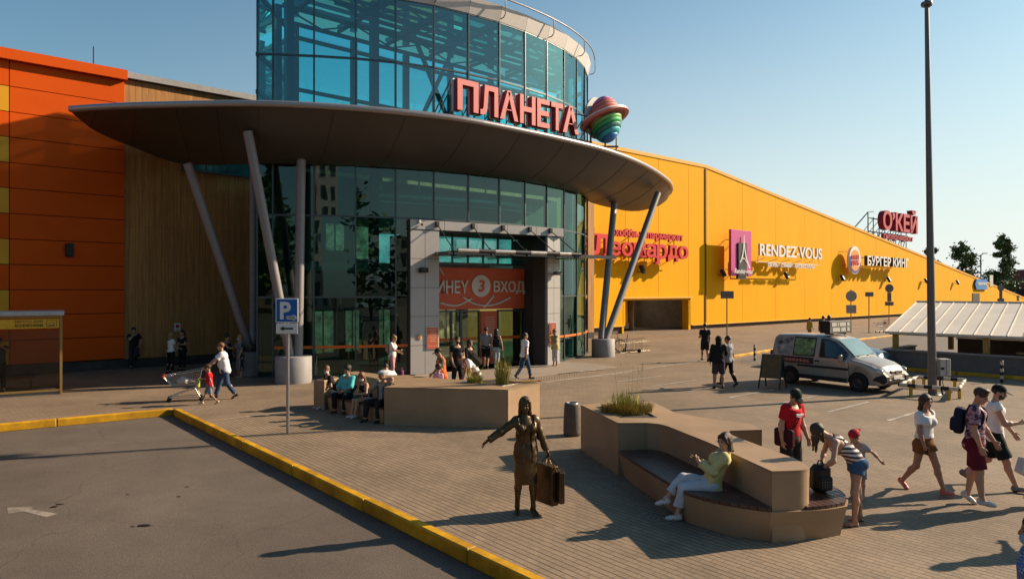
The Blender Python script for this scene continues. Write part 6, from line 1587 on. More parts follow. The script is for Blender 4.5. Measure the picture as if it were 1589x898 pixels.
def person(label, loc, face, h=1.75, skin='light', hair=('short', 'brown'), fem=False, build=1.0, pose=None, top=None, bottom=None, dress=None, shoes=None,
           hat=None, mask=False, extra=None, cell=None, root=None, group=None, bronze=None, child=False, vest=None):
    pose = pose or {}; s = h/1.75; loc = Vector(loc)
    dist = math.hypot(loc.x, loc.y)
    cell = cell or (.0105 if dist < 13.5 else .013 if dist < 22 else .0165 if dist < 30 else .023)
    t = thing('person' if not bronze else 'bronze_statue', label, 'person' if not bronze else 'statue', loc, math.atan2(-face[0], face[1]), group)
    B = build
    g_ = lambda k_, d=0.0: pose.get(k_, d)
    Rp = Rz(rad(g_('twist_p'))) @ Rx(-rad(g_('pelvis')))
    Rt = Rz(rad(-g_('twist'))) @ Ry(rad(g_('roll'))) @ Rx(-rad(g_('lean')))
    Rh = Rz(rad(-g_('hyaw'))) @ Ry(rad(g_('hroll'))) @ Rx(-rad(g_('hpitch')))
    fw = .93 if fem else 1.0; sh = (.160 if fem else .182)*s*(1 if not child else .92)*(.6+.4*B); hs_ = 1.0 if not child else 1.0
    hd = 1.0*(h/1.75)**(.35 if h > 1.45 else .22)*(1 if h > 1.5 else 1.0)      # a child's head is nearly full size
    # ---- skeleton with the pelvis at the origin
    hipw = .088*s
    tl, sl, an = .425*s, .41*s, .085*s
    wa = Rp @ np.array([0, 0, .12*s])
    T = lambda x, y, z: wa+Rt @ (np.array([x, y, z-.12])*np.array([s, s, s]))
    Pp = lambda x, y, z: Rp @ (np.array([x, y, z])*s)
    J = {}; feet = {}
    for sd, nm in ((1, 'r'), (-1, 'l')):
        hp = Pp(.088*sd, 0, -.03); lg = g_('leg_'+nm, (0, 3, 0))
        if lg[0] == 'ik': kn, ak = ik(hp, np.array(lg[1], float)-np.array([0, 0, root if root is not None else .915*s]), tl, sl, lg[2] if len(lg) > 2 else (sd*.15, 1, .2))
        else:
            f, a, kb = [rad(q) for q in lg[:3]]; d1 = np.array([sd*math.sin(a), math.sin(f)*math.cos(a), -math.cos(f)*math.cos(a)]); d2 = np.array([sd*math.sin(a)*.5, math.sin(f-kb)*math.cos(a), -math.cos(f-kb)*math.cos(a)])
            kn = hp+d1*tl; ak = kn+nv(d2)*sl
        fp, toe = g_('foot_'+nm, (0, 8)); yy = rad(toe)*sd; fh = np.array([math.sin(yy), math.cos(yy), 0]); ff = fh*math.cos(rad(fp))-np.array([0, 0, 1])*math.sin(rad(fp)); up = np.array([0, 0, 1])*math.cos(rad(fp))+fh*math.sin(rad(fp))
        J['hip_'+nm], J['knee_'+nm], J['ank_'+nm] = hp, kn, ak; feet[nm] = (ff, up, np.cross(ff, up))
        S0 = T(sh/s*sd, g_('shf_'+nm, 0.0), .465+g_('shz_'+nm, 0.0)); ar = g_('arm_'+nm, (4, 8, 14)); ul, fl = .285*s, .245*s
        J['sh_'+nm] = S0
        J['_arm_'+nm] = (ar, ul, fl, sd)
    low = min((J['ank_'+nm]-feet[nm][1]*an+feet[nm][0]*q*s)[2] for nm in 'rl' for q in (-.05, .15))
    rz = root if root is not None else -low
    off = np.array([0, 0, rz])
    for k_ in list(J):
        if not k_.startswith('_'): J[k_] = J[k_]+off
    T0, P0 = T, Pp; T = lambda x, y, z: T0(x, y, z)+off; Pp = lambda x, y, z: P0(x, y, z)+off
    for nm in 'rl':
        ar, ul, fl, sd = J['_arm_'+nm]; S0 = J['sh_'+nm]
        if ar[0] == 'ik': e_, w_ = ik(S0, ar[1], ul, fl, ar[2] if len(ar) > 2 else (sd*.5, -.6, -.6))
        else:
            f, a, eb = [rad(q) for q in ar[:3]]; inn_ = rad(ar[3]) if len(ar) > 3 else a*.5
            d1 = Rt @ np.array([sd*math.sin(a), math.sin(f)*math.cos(a), -math.cos(f)*math.cos(a)]); d2 = Rt @ np.array([sd*math.sin(inn_), math.sin(f+eb)*math.cos(inn_), -math.cos(f+eb)*math.cos(inn_)])
            e_ = S0+d1*ul; w_ = e_+nv(d2)*fl
        J['elb_'+nm], J['wr_'+nm] = e_, w_
    nb = T(0, -.01, .525); hc = nb+Rt @ np.array([0, .01, .03])*s+Rh @ np.array([0, .012, .140])*hd
    J['head'] = hc; J['neck'] = nb
    H = lambda x, y, z: hc+Rh @ (np.array([x, y, z])*hd)
    # ---- limb lists, with an inflation for cloth
    wq = (.88 if fem else 1.0)
    def torso(i=0.0, belly=0.0):
        b = (.75+.25*B) if B < 1 else B
        L = [ec(Pp(0, 0, -.05), Pp(0, 0, .07), (.160*s*b*(1.02 if fem else .97)+i, .112*s*b+i), (.148*s*b+i, .104*s*b+i), Rp),
             ec(Pp(0, 0, .07), T(0, .0, .22), (.146*s*b+i, .102*s*b+i), (.138*s*b*wq+i, .098*s*b+i), Rt),
             ec(T(0, 0, .22), T(0, .0, .40), (.138*s*b*wq+i, .098*s*b+i), (.160*s*b*fw+i, .108*s*b+i), Rt),
             ec(T(0, -.005, .40), T(0, -.012, .50), (.158*s*b*fw+i, .104*s*b+i), (.085*s+i, .066*s+i), Rt),
             rc(J['sh_r']-Rt @ np.array([.02*s, 0, 0]), J['sh_l']+Rt @ np.array([.02*s, 0, 0]), .052*s+i, .052*s+i)]
        for sd in (1, -1): L.append(el(Pp(.075*sd, -.055, -.055), np.array([.088, .085, .09])*s*b+i))
        if fem and not child:
            for sd in (1, -1): L.append(el(T(.070*sd, .080, .345), np.array([.066, .060, .064])*s*b+i, Rt))
        if B > 1.1: L.append(el(T(0, .06*B, .16), np.array([.13, .10, .13])*s*B+i, Rt))
        return L
    af = (.86 if fem else 1.0)*(.8 if child else 1)*(.85+.15*B)
    def arm(nm, fr=2.0, i=0.0, fl_=0.0):
        S0, e_, w_ = J['sh_'+nm], J['elb_'+nm], J['wr_'+nm]; L = []; r0, r1, r2, r3 = [q*s*af+i for q in (.052, .043, .044, .029)]
        d = nv(e_-S0)
        if fr <= 1:
            q = S0+(e_-S0)*fr; rr = r0+(r1-r0)*fr+fl_; L.append(rc(S0, q+d*.05, r0, rr, cut=[(q, d)]))
        else:
            L.append(rc(S0, e_, r0, r1)); d2 = nv(w_-e_); f2 = fr-1; q = e_+(w_-e_)*min(1, f2); m_ = e_+(w_-e_)*.28
            if f2 >= .99 and i == 0: L += [rc(e_, m_, r1, r2), rc(m_, w_, r2, r3)]
            else: L.append(rc(e_, q+d2*.04, r2, r2+(r3-r2)*f2+fl_, cut=[(q, d2)]))
        return L
    lf = (.97 if fem else 1.0)*(.80 if child else 1)*(.8+.2*B)
    def leg(nm, fr=2.0, i=0.0, fl_=0.0):
        a, b, c = J['hip_'+nm], J['knee_'+nm], J['ank_'+nm]; L = []; r0, r1, r2, r3 = [q*s*lf+i for q in (.088, .058, .057, .036)]
        d = nv(b-a)
        if fr <= 1:
            q = a+(b-a)*fr; L.append(rc(a, q+d*.06, r0, r0+(r1-r0)*fr+fl_, cut=[(q, d)]))
        else:
            L.append(rc(a, b, r0, r1)); f2 = fr-1; d2 = nv(c-b); bk = nv(np.cross(d2, [1, 0, 0])); bk = bk*np.sign(bk[1] if abs(bk[1]) > .05 else 1)*-1
            m_ = b+(c-b)*.30+bk*.014*s
            if f2 >= .99 and i == 0: L += [rc(b, m_, r1, r2), rc(m_, c, r2, r3)]
            else: q = b+(c-b)*min(1, f2); L.append(rc(b, q+d2*.06, max(r1, r2), r2+(max(r3, .05*s)-r2)*f2+fl_, cut=[(q, d2)]))
        return L
    def hand(nm, curl):
        sd = 1 if nm == 'r' else -1; w_ = J['wr_'+nm]; d = nv(w_-J['elb_'+nm]); hp_ = pose.get('hand_'+nm)
        pref = np.array(hp_) if hp_ is not None else np.array([0, .5, .9]); th = nv(pref-(pref @ d)*d); pn = np.cross(d, th); pn = pn*np.sign(pn @ np.array([-sd, -.01, -.01]))
        k_ = s*(.9 if fem else 1)*(1.1 if child else 1); R = np.stack([th, pn, d], 1)
        dd = nv(d+pn*.12); pm = w_+dd*.085*k_; L = [rc(w_-d*.03, w_+d*.02, .027*k_, .025*k_), ec(w_+d*.022*k_, pm, (.030*k_, .016*k_), (.036*k_, .013*k_), R, k=.012)]
        for j, (o_, ln) in enumerate(((.029, .068), (.010, .078), (-.010, .073), (-.028, .058))):
            a0 = pm+th*o_*k_; c1 = curl*(.55+.10*j); v1 = nv(dd*math.cos(c1)+pn*math.sin(c1)+th*o_*2); m_ = a0+v1*ln*.52*k_; c2 = curl*(1.5+.15*j); v2 = dd*math.cos(c2)+pn*math.sin(c2)
            L += [rc(a0-dd*.015*k_, m_, .0092*k_, .0085*k_, k=.006), rc(m_, m_+v2*ln*.5*k_, .0085*k_, .0068*k_, k=.006)]
        tb = w_+d*.028*k_+th*.024*k_; v = nv(th*.75+d*.65+pn*.25); m_ = tb+v*.04*k_; L += [rc(tb, m_, .0125*k_, .0105*k_, k=.008), rc(m_, m_+nv(d*.8+th*.25+pn*.45)*.034*k_, .0102*k_, .0078*k_, k=.006)]
        J['palm_'+nm] = w_+d*.075*k_+pn*.02*k_; J['pn_'+nm] = pn; J['th_'+nm] = th; J['hd_'+nm] = d
        return L
    # ---- body
    sm = bronze or mat('skin_'+skin, SKINS[skin], .55, var=.07, scale=18, spec=.35)
    mats = [sm, bronze or M_eye, bronze or M_lip]; g = MB()
    bare = shoes is None or shoes[0] in ('sandal', 'heel')
    body = torso()+arm('r')+arm('l')+leg('r')+leg('l')+[rc(nb-Rt @ np.array([0, 0, .03]), hc-Rh @ np.array([0, .02, .05]), .050*s, .045*s)]
    for nm in 'rl':
        ff, up, sx_ = feet[nm]; A_ = J['ank_'+nm]
        body += [rc(A_, A_-up*(an-.035*s)-ff*.02*s, .036*s, .032*s), rc(A_-up*(an-.034*s)-ff*.025*s, A_-up*(an-.026*s)+ff*.10*s, .031*s, .028*s), ec(A_-up*(an-.024*s)+ff*.06*s, A_-up*(an-.016*s)+ff*.145*s, (.040*s, .020*s), (.034*s, .014*s), np.stack([sx_, up, ff], 1))]
    add_surface(g, body, cell, .03)
    hp_ = [el(H(0, -.015, .035), np.array([.076, .096, .090])*hd, Rh), el(H(0, .018, -.030), np.array([.062, .076, .088])*hd, Rh), el(H(0, .055, -.094), np.array([.034, .030, .026])*hd, Rh), rc(H(0, .088, .012), H(0, .108, -.026), .009*hd, .0145*hd, k=.010),
           rc(H(-.036, .078, .024), H(.036, .078, .024), .013*hd, .013*hd, k=.015), rc(H(-.018, .086, -.060), H(.018, .086, -.060), .0085*hd, .0085*hd, k=.008), rc(H(-.042, .066, -.030), H(-.03, .072, -.05), .016*hd, .014*hd), rc(H(.042, .066, -.030), H(.03, .072, -.05), .016*hd, .014*hd), rc(H(0, -.02, -.05), nb, .048*hd, .050*s)]
    for sd in (1, -1): hp_.append(el(H(.078*sd, -.006, -.012), np.array([.012, .026, .034])*hd, Rh, k=.01))
    for sd in (1, -1): hp_.append(el(H(.031*sd, .094, .002), np.array([.016, .012, .009])*hd, Rh, sub=True))
    for sd in (1, -1): hp_.append(el(H(.031*sd, .077, .002), np.array([.013, .013, .011])*hd, Rh, k=.004))
    hcell = min(cell, .0085) if dist < 24 else min(cell, .013)
    o0 = len(g.f); vs, fs = add_surface(g, hp_, hcell, .018)
    q = ((vs[fs].mean(1)-hc)/hd) @ Rh
    for i_, p in enumerate(q):
        if p[1] > .06:
            if ((abs(p[0])-.031)/.014)**2+((p[2]-.002)/.0085)**2 < 1: g.m[o0+i_] = 1
            elif (p[0]/.022)**2+((p[2]+.060)/.0085)**2 < 1: g.m[o0+i_] = 2
            elif hair[0] != 'none' and ((abs(p[0])-.032)/.02)**2+((p[2]-.026)/.0055)**2 < 1: g.m[o0+i_] = 1
    for nm in 'rl': add_surface(g, hand(nm, rad(g_('curl_'+nm, 24))), .0062 if dist < 16 else .0085 if dist < 30 else .011, .012)
    g.build('body', mats, t)
    rs = random.Random(label); ph = rs.uniform(0, 6)
    ncol = lambda m: bronze or m
    # ---- hair
    if hair[0] != 'none':
        hm = ncol(mat('hair_'+hair[1], HAIRS[hair[1]], .5, var=.35, scale=30, stretch=(6, 6, .8), bump=.5, bscale=90, spec=.4)); st_ = hair[0]
        nn = Rh @ nv([0, .76, -.65]); L = [el(H(0, -.020, .044), np.array([.088, .106, .096])*hd, Rh, cut=[(H(0, 0, 0)+nn*.036*hd, nn), (H(0, 0, -.075), Rh @ np.array([0, 0, -1.]))])]
        if st_ in ('bob', 'long', 'curly'):
            e_ = {'bob': -.13, 'long': -.27, 'curly': -.09}[st_]; r_ = {'bob': .036, 'long': .034, 'curly': .045}[st_]
            for sd in (1, -1): L.append(rc(H(.062*sd, -.015, .04), H((.074 if st_ == 'bob' else .085)*sd, -.035, e_), r_*hd, (r_-.008)*hd, k=.025)); L.append(rc(H(.058*sd, .048, .07), H(.080*sd, .03, -.03), .022*hd, .016*hd, k=.02))
            L.append(ec(H(0, -.07, .03), H(0, -.095, e_-.02), (.075*hd, .05*hd), (.085*hd, .03*hd), Rh, k=.03))
        if st_ == 'hang':
            for sd in (1, -1):
                a_ = H(.070*sd, .0, .03); L += [rc(a_, a_+np.array([0, .02, -.12])*hd, .036*hd, .034*hd, k=.025), rc(a_+np.array([0, .02, -.12])*hd, a_+np.array([0, .03, -.30])*hd, .034*hd, .014*hd, k=.02), rc(H(.055*sd, -.06, .02), H(.05*sd, -.05, -.06)+np.array([0, .02, -.14])*hd, .045*hd, .02*hd, k=.025)]
        if st_ == 'curly':
            L = [el(H(0, -.02, .052), np.array([.105, .122, .110])*hd, Rh, cut=[(H(0, 0, 0)+nn*.05*hd, nn)])]
        if st_ in ('pony', 'lowpony'):
            z_ = .04 if st_ == 'pony' else -.02; L += [rc(H(0, -.115, z_), H(0, -.150, z_-.03), .022*hd, .028*hd, k=.01), rc(H(0, -.150, z_-.03), H(0, -.135, z_-.22), .030*hd, .014*hd)]
        if st_ == 'bun': L += [el(H(0, -.10, .11), np.array([.045, .045, .04])*hd, Rh)]
        if st_ == 'quiff': L.append(el(H(0, .040, .112), np.array([.062, .055, .034])*hd, Rh))
        g = MB(); add_surface(g, L, hcell, .015, noise=.004, ph=ph, nfreq=1.6); g.build('hair', hm, t)
    if g_('beard'):
        g = MB(); nn = Rh @ nv([0, -1, .0]); add_surface(g, [el(H(0, .022, -.050), np.array([.067, .080, .078])*hd, Rh, cut=[(H(0, .015, 0), nn), (H(0, 0, -.035), Rh @ np.array([0, -.25, 1.]))])], hcell, .01); g.build('beard', mat('hair_dark', HAIRS['dark'], .5), t)
    if mask:
        g = MB(); add_surface(g, [el(H(0, .030, -.062), np.array([.066, .086, .062])*hd, Rh, cut=[(H(0, .015, 0), Rh @ np.array([0, -1., 0])), (H(0, 0, -.022), Rh @ np.array([0, -.3, .95]))])], hcell, .008); g.build('face_mask', mat('mask_'+('blue' if mask == 'blue' else 'white'), (.28, .45, .55) if mask == 'blue' else (.62, .62, .60), .8), t)
    if hat:
        g = MB(); kind, hcol = hat; bk = -1 if kind == 'backcap' else 1; dn = Rh @ np.array([0, 0, -1.])
        if kind == 'flatcap': L = [el(H(0, .0, .082), np.array([.100, .125, .050])*hd, Rh, cut=[(H(0, 0, .052), dn)]), el(H(0, .115, .062), np.array([.066, .040, .010])*hd, Rh)]
        elif kind == 'hood': L = [el(H(0, -.03, .02), np.array([.112, .128, .135])*hd, Rh, cut=[(H(0, .055, 0), Rh @ np.array([0, 1., -.2]))]), rc(H(0, -.05, -.08), nb, .10*hd, .11*hd, cut=[(H(0, .06, 0), Rh @ np.array([0, 1., 0.]))])]
        else: L = [el(H(0, -.012, .048), np.array([.092, .110, .092])*hd, Rh, cut=[(H(0, 0, .040), dn)]), el(H(0, .115*bk, .046-.012*bk), np.array([.072, .085, .009])*hd, Rh @ Rx(-.18*bk), k=.008)]
        add_surface(g, L, hcell, .012); g.build('hood' if kind == 'hood' else 'cap', hcol, t)
    # ---- clothes
    ncut = lambda z, tilt=.35: (T(0, 0, z), Rt @ nv([0, tilt, 1.]))
    if top:
        m, kw = top; th_ = kw.get('th', .014); hem = kw.get('hem', -.10); L = []; up_ = Rp @ np.array([0, 0, 1.]); dnp = -up_
        base = torso(th_)
        if kw.get('flare'): base.append(ec(Pp(0, .0, .06), Pp(0, 0, hem-.04), (.150*s*B+th_, .11*s*B+th_), (.165*s*B+th_+kw['flare'], .125*s*B+th_+kw['flare']), Rp))
        sl_ = kw.get('sleeve', .62)
        if sl_ > 0: base += arm('r', sl_, th_*.9, kw.get('cuff', .012))+arm('l', sl_, th_*.9, kw.get('cuff', .012))
        cuts = [(Pp(0, 0, hem), dnp)]; nk = kw.get('neck', .50); tl_ = kw.get('tilt', .45)
        def post(P, D, cuts=cuts):
            tor = np.maximum(D, np.where(np.abs((P-Pp(0, 0, 0)) @ Rp[:, 0]) < .30*s, (P-cuts[0][0]) @ cuts[0][1], -1)) if not kw.get('nohem') else D
            p_, n_ = ncut(nk, tl_); near = np.abs((P-p_) @ Rt[:, 0]) < .115*s*kw.get('nw', 1.0)
            tor = np.where(near, np.maximum(tor, (P-p_) @ n_), tor)
            if kw.get('open'):                                       # an open jacket front
                x_ = np.abs((P-Pp(0, 0, 0)) @ Rt[:, 0]); y_ = (P-Pp(0, 0, 0)) @ Rt[:, 1]; w_o = kw['open']
                tor = np.where(y_ > .02, np.maximum(tor, w_o*s-x_), tor)
            if sl_ == 0:                                             # armholes
                for nm in 'rl': 
                    sd = 1 if nm == 'r' else -1; q = J['sh_'+nm]-Rt @ np.array([kw.get('strap', .045)*s*sd, 0, 0]); tor = np.maximum(tor, np.where(((P-q) @ Rt[:, 2]) > -.14*s, ((P-q) @ Rt[:, 0])*sd, -1))
            return tor
        g = MB(); add_surface(g, base, cell*.95, .035, noise=kw.get('wr', .0045), ph=ph, nfreq=.9, post=post); g.build(kw.get('name', 'shirt'), ncol(m), t)
    if vest:
        m, kw = vest; base = torso(.028)
        def post2(P, D):
            D = np.maximum(D, (P-Pp(0, 0, kw.get('hem', -.12))) @ (Rp @ np.array([0, 0, -1.]))); p_, n_ = ncut(.50, .6); D = np.where(np.abs((P-p_) @ Rt[:, 0]) < .12*s, np.maximum(D, (P-p_) @ n_), D)
            if kw.get('open'):
                x_ = np.abs((P-Pp(0, 0, 0)) @ Rt[:, 0]); y_ = (P-Pp(0, 0, 0)) @ Rt[:, 1]; D = np.where(y_ > .02, np.maximum(D, kw['open']*s-x_), D)
            for nm in 'rl':
                sd = 1 if nm == 'r' else -1; q = J['sh_'+nm]-Rt @ np.array([.025*s*sd, 0, 0]); D = np.maximum(D, np.where(((P-q) @ Rt[:, 2]) > -.17*s, ((P-q) @ Rt[:, 0])*sd, -1))
            return D
        g = MB(); add_surface(g, base, cell*.95, .035, noise=.004, ph=ph+1, nfreq=.9, post=post2); g.build('vest', ncol(m), t)
    if bottom:
        m, kw = bottom; th_ = kw.get('th', .012); ln = kw.get('len', 2.0)-.08*(kw.get('len', 2.0) >= 1.95)
        base = [ec(Pp(0, 0, -.05), Pp(0, 0, .07), (.160*s*B*.99+th_, .112*s*B+th_), (.148*s*B+th_, .104*s*B+th_), Rp)]+[el(Pp(.075*sd, -.055, -.055), np.array([.088, .085, .09])*s*B+th_) for sd in (1, -1)]
        for nm in 'rl': base += leg(nm, ln, th_, kw.get('fl', .006))
        wz = kw.get('waist', .07)
        g = MB(); add_surface(g, base, cell*.95, .03, noise=kw.get('wr', .004), ph=ph+2, nfreq=.8, post=lambda P, D: np.maximum(D, np.where(((P-Pp(0, 0, .0)) @ Rp[:, 2]) > 0, (P-Pp(0, 0, wz)) @ Rp[:, 2], -1)))
        g.build(kw.get('name', 'trousers' if ln > 1.6 else 'shorts'), ncol(m), t)
    if dress:
        m, kw = dress; th_ = kw.get('th', .014); km = (J['knee_r']+J['knee_l'])/2; am = (J['ank_r']+J['ank_l'])/2; fr = kw.get('len', 1.0); e_ = km*(2-fr)+am*(fr-1) if fr > 1 else (Pp(0, 0, -.1)*(1-fr)+km*fr)
        w0, w1 = kw.get('w', (.165, .19)); base = [ec(Pp(0, 0, .07), Pp(0, 0, -.10), (.148*s*B+th_, .104*s*B+th_), (w0*s*B+th_, .13*s*B+th_), Rp), ec(Pp(0, -.01, -.10), e_, (w0*s*B+th_, .135*s*B+th_), (w1*s, w1*.78*s), Rp, cut=[(e_, nv(e_-Pp(0, 0, -.1)))])]
        g = MB(); add_surface(g, base, cell*.95, .03, noise=kw.get('wr', .005), ph=ph+4, nfreq=.7, post=lambda P, D: np.maximum(D, np.where(((P-Pp(0, 0, .0)) @ Rp[:, 2]) > 0, (P-Pp(0, 0, .09)) @ Rp[:, 2], -1))); g.build('skirt', ncol(m), t)
    # ---- shoes
    if shoes:
        kind, m = shoes[0], shoes[1]; m2 = shoes[2] if len(shoes) > 2 else m
        for nm in 'rl':
            ff, up, sx_ = feet[nm]; A_ = J['ank_'+nm]; F_ = lambda f, u, x=0: A_-up*an+ff*f*s+up*u*s+sx_*x*s; R = np.stack([sx_, ff, up], 1); sole = (F_(0, .0), -up)
            if kind in ('sneaker', 'shoe'):
                L = [el(F_(-.028, .048), np.array([.043, .052, .05])*s, R, cut=[sole]), rc(F_(-.02, .040), F_(.09, .034), .043*s, .041*s, cut=[sole]), el(F_(.120, .026), np.array([.046, .068, .036])*s, R, cut=[sole])]
                if kind == 'sneaker': L += [rc(F_(-.012, .06), F_(-.02, .098), .044*s, .043*s, cut=[(F_(0, .105), up)])]
            elif kind == 'heel': L = [el(F_(.11, .022), np.array([.042, .065, .028])*s, R, cut=[sole]), rc(F_(-.02, .05), F_(.08, .026), .038*s, .036*s), rc(F_(-.04, .04), F_(-.045, .0), .016*s, .012*s)]
            else: L = [ec(F_(-.05, .010), F_(.13, .010), (.040*s, .012*s), (.046*s, .012*s), np.stack([sx_, up, ff], 1), k=.01), rc(F_(.10, .03, -.045), F_(.10, .045, 0), .009*s, .010*s), rc(F_(.10, .045, 0), F_(.10, .03, .045), .010*s, .009*s), rc(F_(-.03, .07, -.04), F_(.0, .085, 0), .008*s, .008*s), rc(F_(.0, .085, 0), F_(-.03, .07, .04), .008*s, .008*s), rc(F_(-.03, .07, .04), F_(-.06, .06, 0), .008*s, .008*s), rc(F_(-.06, .06, 0), F_(-.03, .07, -.04), .008*s, .008*s)]
            g = MB(); o0 = len(g.f); vs, fs = add_surface(g, L, min(cell, .011) if dist < 22 else min(cell, .015), .012)
            if kind in ('sneaker', 'shoe'):
                z_ = (vs[fs].mean(1)-F_(0, 0)) @ up
                for i_, zq in enumerate(z_):
                    if zq < .022*s: g.m[o0+i_] = 1
            g.build('shoe' if kind != 'sandal' else 'sandal', [ncol(m), ncol(m2)], t)
    return t, J, dict(T=T, Pp=Pp, H=H, Rt=Rt, Rh=Rh, Rp=Rp, s=s, hd=hd)

def at_person(t, p): return WM(t) @ Vector([float(q) for q in p])
C_ = lambda *a, **k: cloth(*a, **k)
K_BLK = C_('black', (.018, .017, .018)); K_BLK2 = C_('soft_black', (.030, .028, .028)); K_WHT = C_('white', (.84, .82, .81), var=.04); K_CHR = C_('charcoal', (.07, .065, .065))
K_JEAN = C_('denim', (.045, .075, .14), var=.25); K_JEAN2 = C_('light_denim', (.30, .36, .42), var=.15); K_NAVY = C_('navy', (.022, .028, .05)); K_RED = C_('red', (.55, .012, .022)); K_GRY = C_('grey', (.24, .25, .27))
S_WHT = mat('shoe_white', (.62, .58, .56), .5); S_BLK = mat('shoe_black', (.025, .022, .022), .5); S_PNK = mat('shoe_pink', (.62, .17, .15), .5); S_GRY = mat('shoe_grey', (.18, .18, .19), .5); S_CRM = mat('shoe_cream', (.66, .56, .34), .5); S_SOLE = mat('shoe_sole', (.60, .58, .55), .6)
def walk(a=24, b=-22, kb=34, ka=6, lead='r', arms=(16, -16), **kw):
    o = 'l' if lead == 'r' else 'r'
    d = {'leg_'+lead: (a, 2, ka), 'leg_'+o: (b*.5, 2, kb), 'foot_'+o: (32, 5), 'foot_'+lead: (-8 if a > 18 else 0, 6), 'arm_'+o: (arms[0], 7, 16), 'arm_'+lead: (arms[1], 7, 10), 'lean': 3}
    d.update(kw); return d
def backpack(label, t, I, m, size=(.30, .15, .42), cen=(0, -.20, .30), name='backpack', cat='backpack', straps=True):
    T, Rt = I['T'], I['Rt']; M = WM(t); c = T(*cen); o = thing(name, label, cat, at_person(t, c), t.rotation_euler.z); R = Matrix([list(r) for r in Rt]); g = MB()
    n, mm = 24, 14; vs = []
    def se(v, e): return math.copysign(abs(v)**e, v)
    for i in range(mm+1):
        b = -math.pi/2+math.pi*i/mm
        for j in range(n):
            a = 2*math.pi*j/n; q = Vector((size[0]/2*se(math.cos(b), .4)*se(math.cos(a), .4), size[1]/2*se(math.cos(b), .4)*se(math.sin(a), .4), size[2]/2*se(math.sin(b), .55))); q.x *= 1-.12*(q.z/size[2]+.5); vs.append(R @ q)
    g.add(vs, [(i*n+j, i*n+(j+1) % n, (i+1)*n+(j+1) % n, (i+1)*n+j) for i in range(mm) for j in range(n)], 0, True); g.build('bag', m, o)
    g = MB(); q = Vector((0, -size[1]*.52, -size[2]*.16)); vs = []
    for i in range(9):
        b = -math.pi/2+math.pi*i/8
        for j in range(16):
            a = 2*math.pi*j/16; vs.append(R @ (q+Vector((size[0]*.36*se(math.cos(b), .4)*se(math.cos(a), .4), .045*se(math.cos(b), .5)*se(math.sin(a), .5), size[2]*.26*se(math.sin(b), .5)))))
    g.add(vs, [(i*16+j, i*16+(j+1) % 16, (i+1)*16+(j+1) % 16, (i+1)*16+j) for i in range(8) for j in range(16)], 0, True); g.build('pocket', m, o)
    if straps:
        c = Vector(c); s = I['s']
        for sd in (-1, 1):
            pts = [T(.10*sd, -.12, .42), T(.105*sd, -.06, .525), T(.115*sd, .05, .50), T(.125*sd, .118, .40), T(.15*sd, .07, .22), T(.14*sd, -.10, .14)]
            pts = [Vector(q)-c for q in catmull(pts, 22)]; g = MB(); g.tube(pts, .017, 6); g.build('strap', m, o)
    return o
def held_box(name, label, cat, t, p, size, m, R=None, rz=0):
    o = thing(name, label, cat, at_person(t, p), t.rotation_euler.z+rz); g = MB(); g.bbox((0, 0, 0), size, 0, bev=min(size)*.3, M=R); g.build('case', m, o)
    if name == 'phone':
        g = MB(); g.bbox((0, 0, size[2]*.52), (size[0]*.9, size[1]*.92, .001), 0, bev=.0003) if size[2] < size[1] else g.bbox((0, -size[1]*.52, 0), (size[0]*.9, .001, size[2]*.92), 0, bev=.0003); g.build('screen', mat('phone_screen', (.02, .02, .025), .1), o)
    return o
def shoulder_bag(label, t, I, m, side=1, z=.0, size=(.26, .10, .20), strap=True, cross=True):
    T, Pp, s = I['T'], I['Pp'], I['s']; c = Pp(.20*side/1.0, .02, z); o = thing('shoulder_bag', label, 'bag', at_person(t, c), t.rotation_euler.z); g = MB(); g.bbox((0, 0, 0), (size[1], size[0], size[2]), 0, bev=.03); g.build('bag', m, o)
    pts = [Pp(.20*side, -.06, z+.08), T(.10*side if not cross else -.02, -.135, .30), T(-.11*side if cross else .13*side, -.06, .52), T(-.10*side if cross else .13*side, .06, .50), T(.02*side if cross else .16*side, .145, .28), Pp(.20*side, .10, z+.08)]
    c = Vector(c); g = MB(); g.tube([Vector(q)-c for q in catmull(pts, 24)], .010, 6); g.build('strap', m, o); return o
# ---------------------------------------------------------------- the bronze shopper
M_brz = mat('bronze', (.155, .100, .052), .40, .80, var=.35, scale=5, bump=.15, bscale=30, dirt=.3)
sp = G(816, 797)
st_pose = dict(leg_l=(3, 2, 2), leg_r=(-2, 3, 5), foot_r=(12, 12), foot_l=(10, 14), arm_r=('ik', (.62, .12, 1.16), (0, -.4, -1)), arm_l=('ik', (-.36, .02, .86), (-.4, -.8, -.2)), hyaw=14, hpitch=6, twist=-4, hand_r=(0, .6, .9), curl_r=22, curl_l=70, roll=2)
sf = Vector((.20, -.98, 0))
# seen from the street her right arm reaches out to the left of the picture
stt, J, I = person('dark bronze statue of a woman in an open jacket, one arm held out, carrying bags', sp, sf, 1.74, fem=True, build=.93, hair=('long', 'dark'), bronze=M_brz, pose=st_pose,
                   top=(M_brz, dict(sleeve=1.92, th=.022, hem=-.15, open=.06, flare=.02, cuff=.010, wr=.006, name='jacket', tilt=.8)), dress=(M_brz, dict(len=1.12, w=(.172, .175), wr=.004)), shoes=('heel', M_brz), cell=.0095)
g = MB(); c = Vector(J['palm_l'])
R_ = Matrix.Rotation(rad(12), 3, 'Z')
def bag(g, cx, cy, zt, w, d, h, rz): g.bbox((cx, cy, zt-h/2), (w, d, h), 0, rz, .012); g.bbox((cx, cy, zt+.002), (w*.9, d*.7, .004), 0, rz, .001)
bg1 = MB(); bag(bg1, c.x-.01, c.y-.10, c.z-.15, .14, .42, .60, rad(25)); b1 = bg1.build('shopping_bag', M_brz, stt)
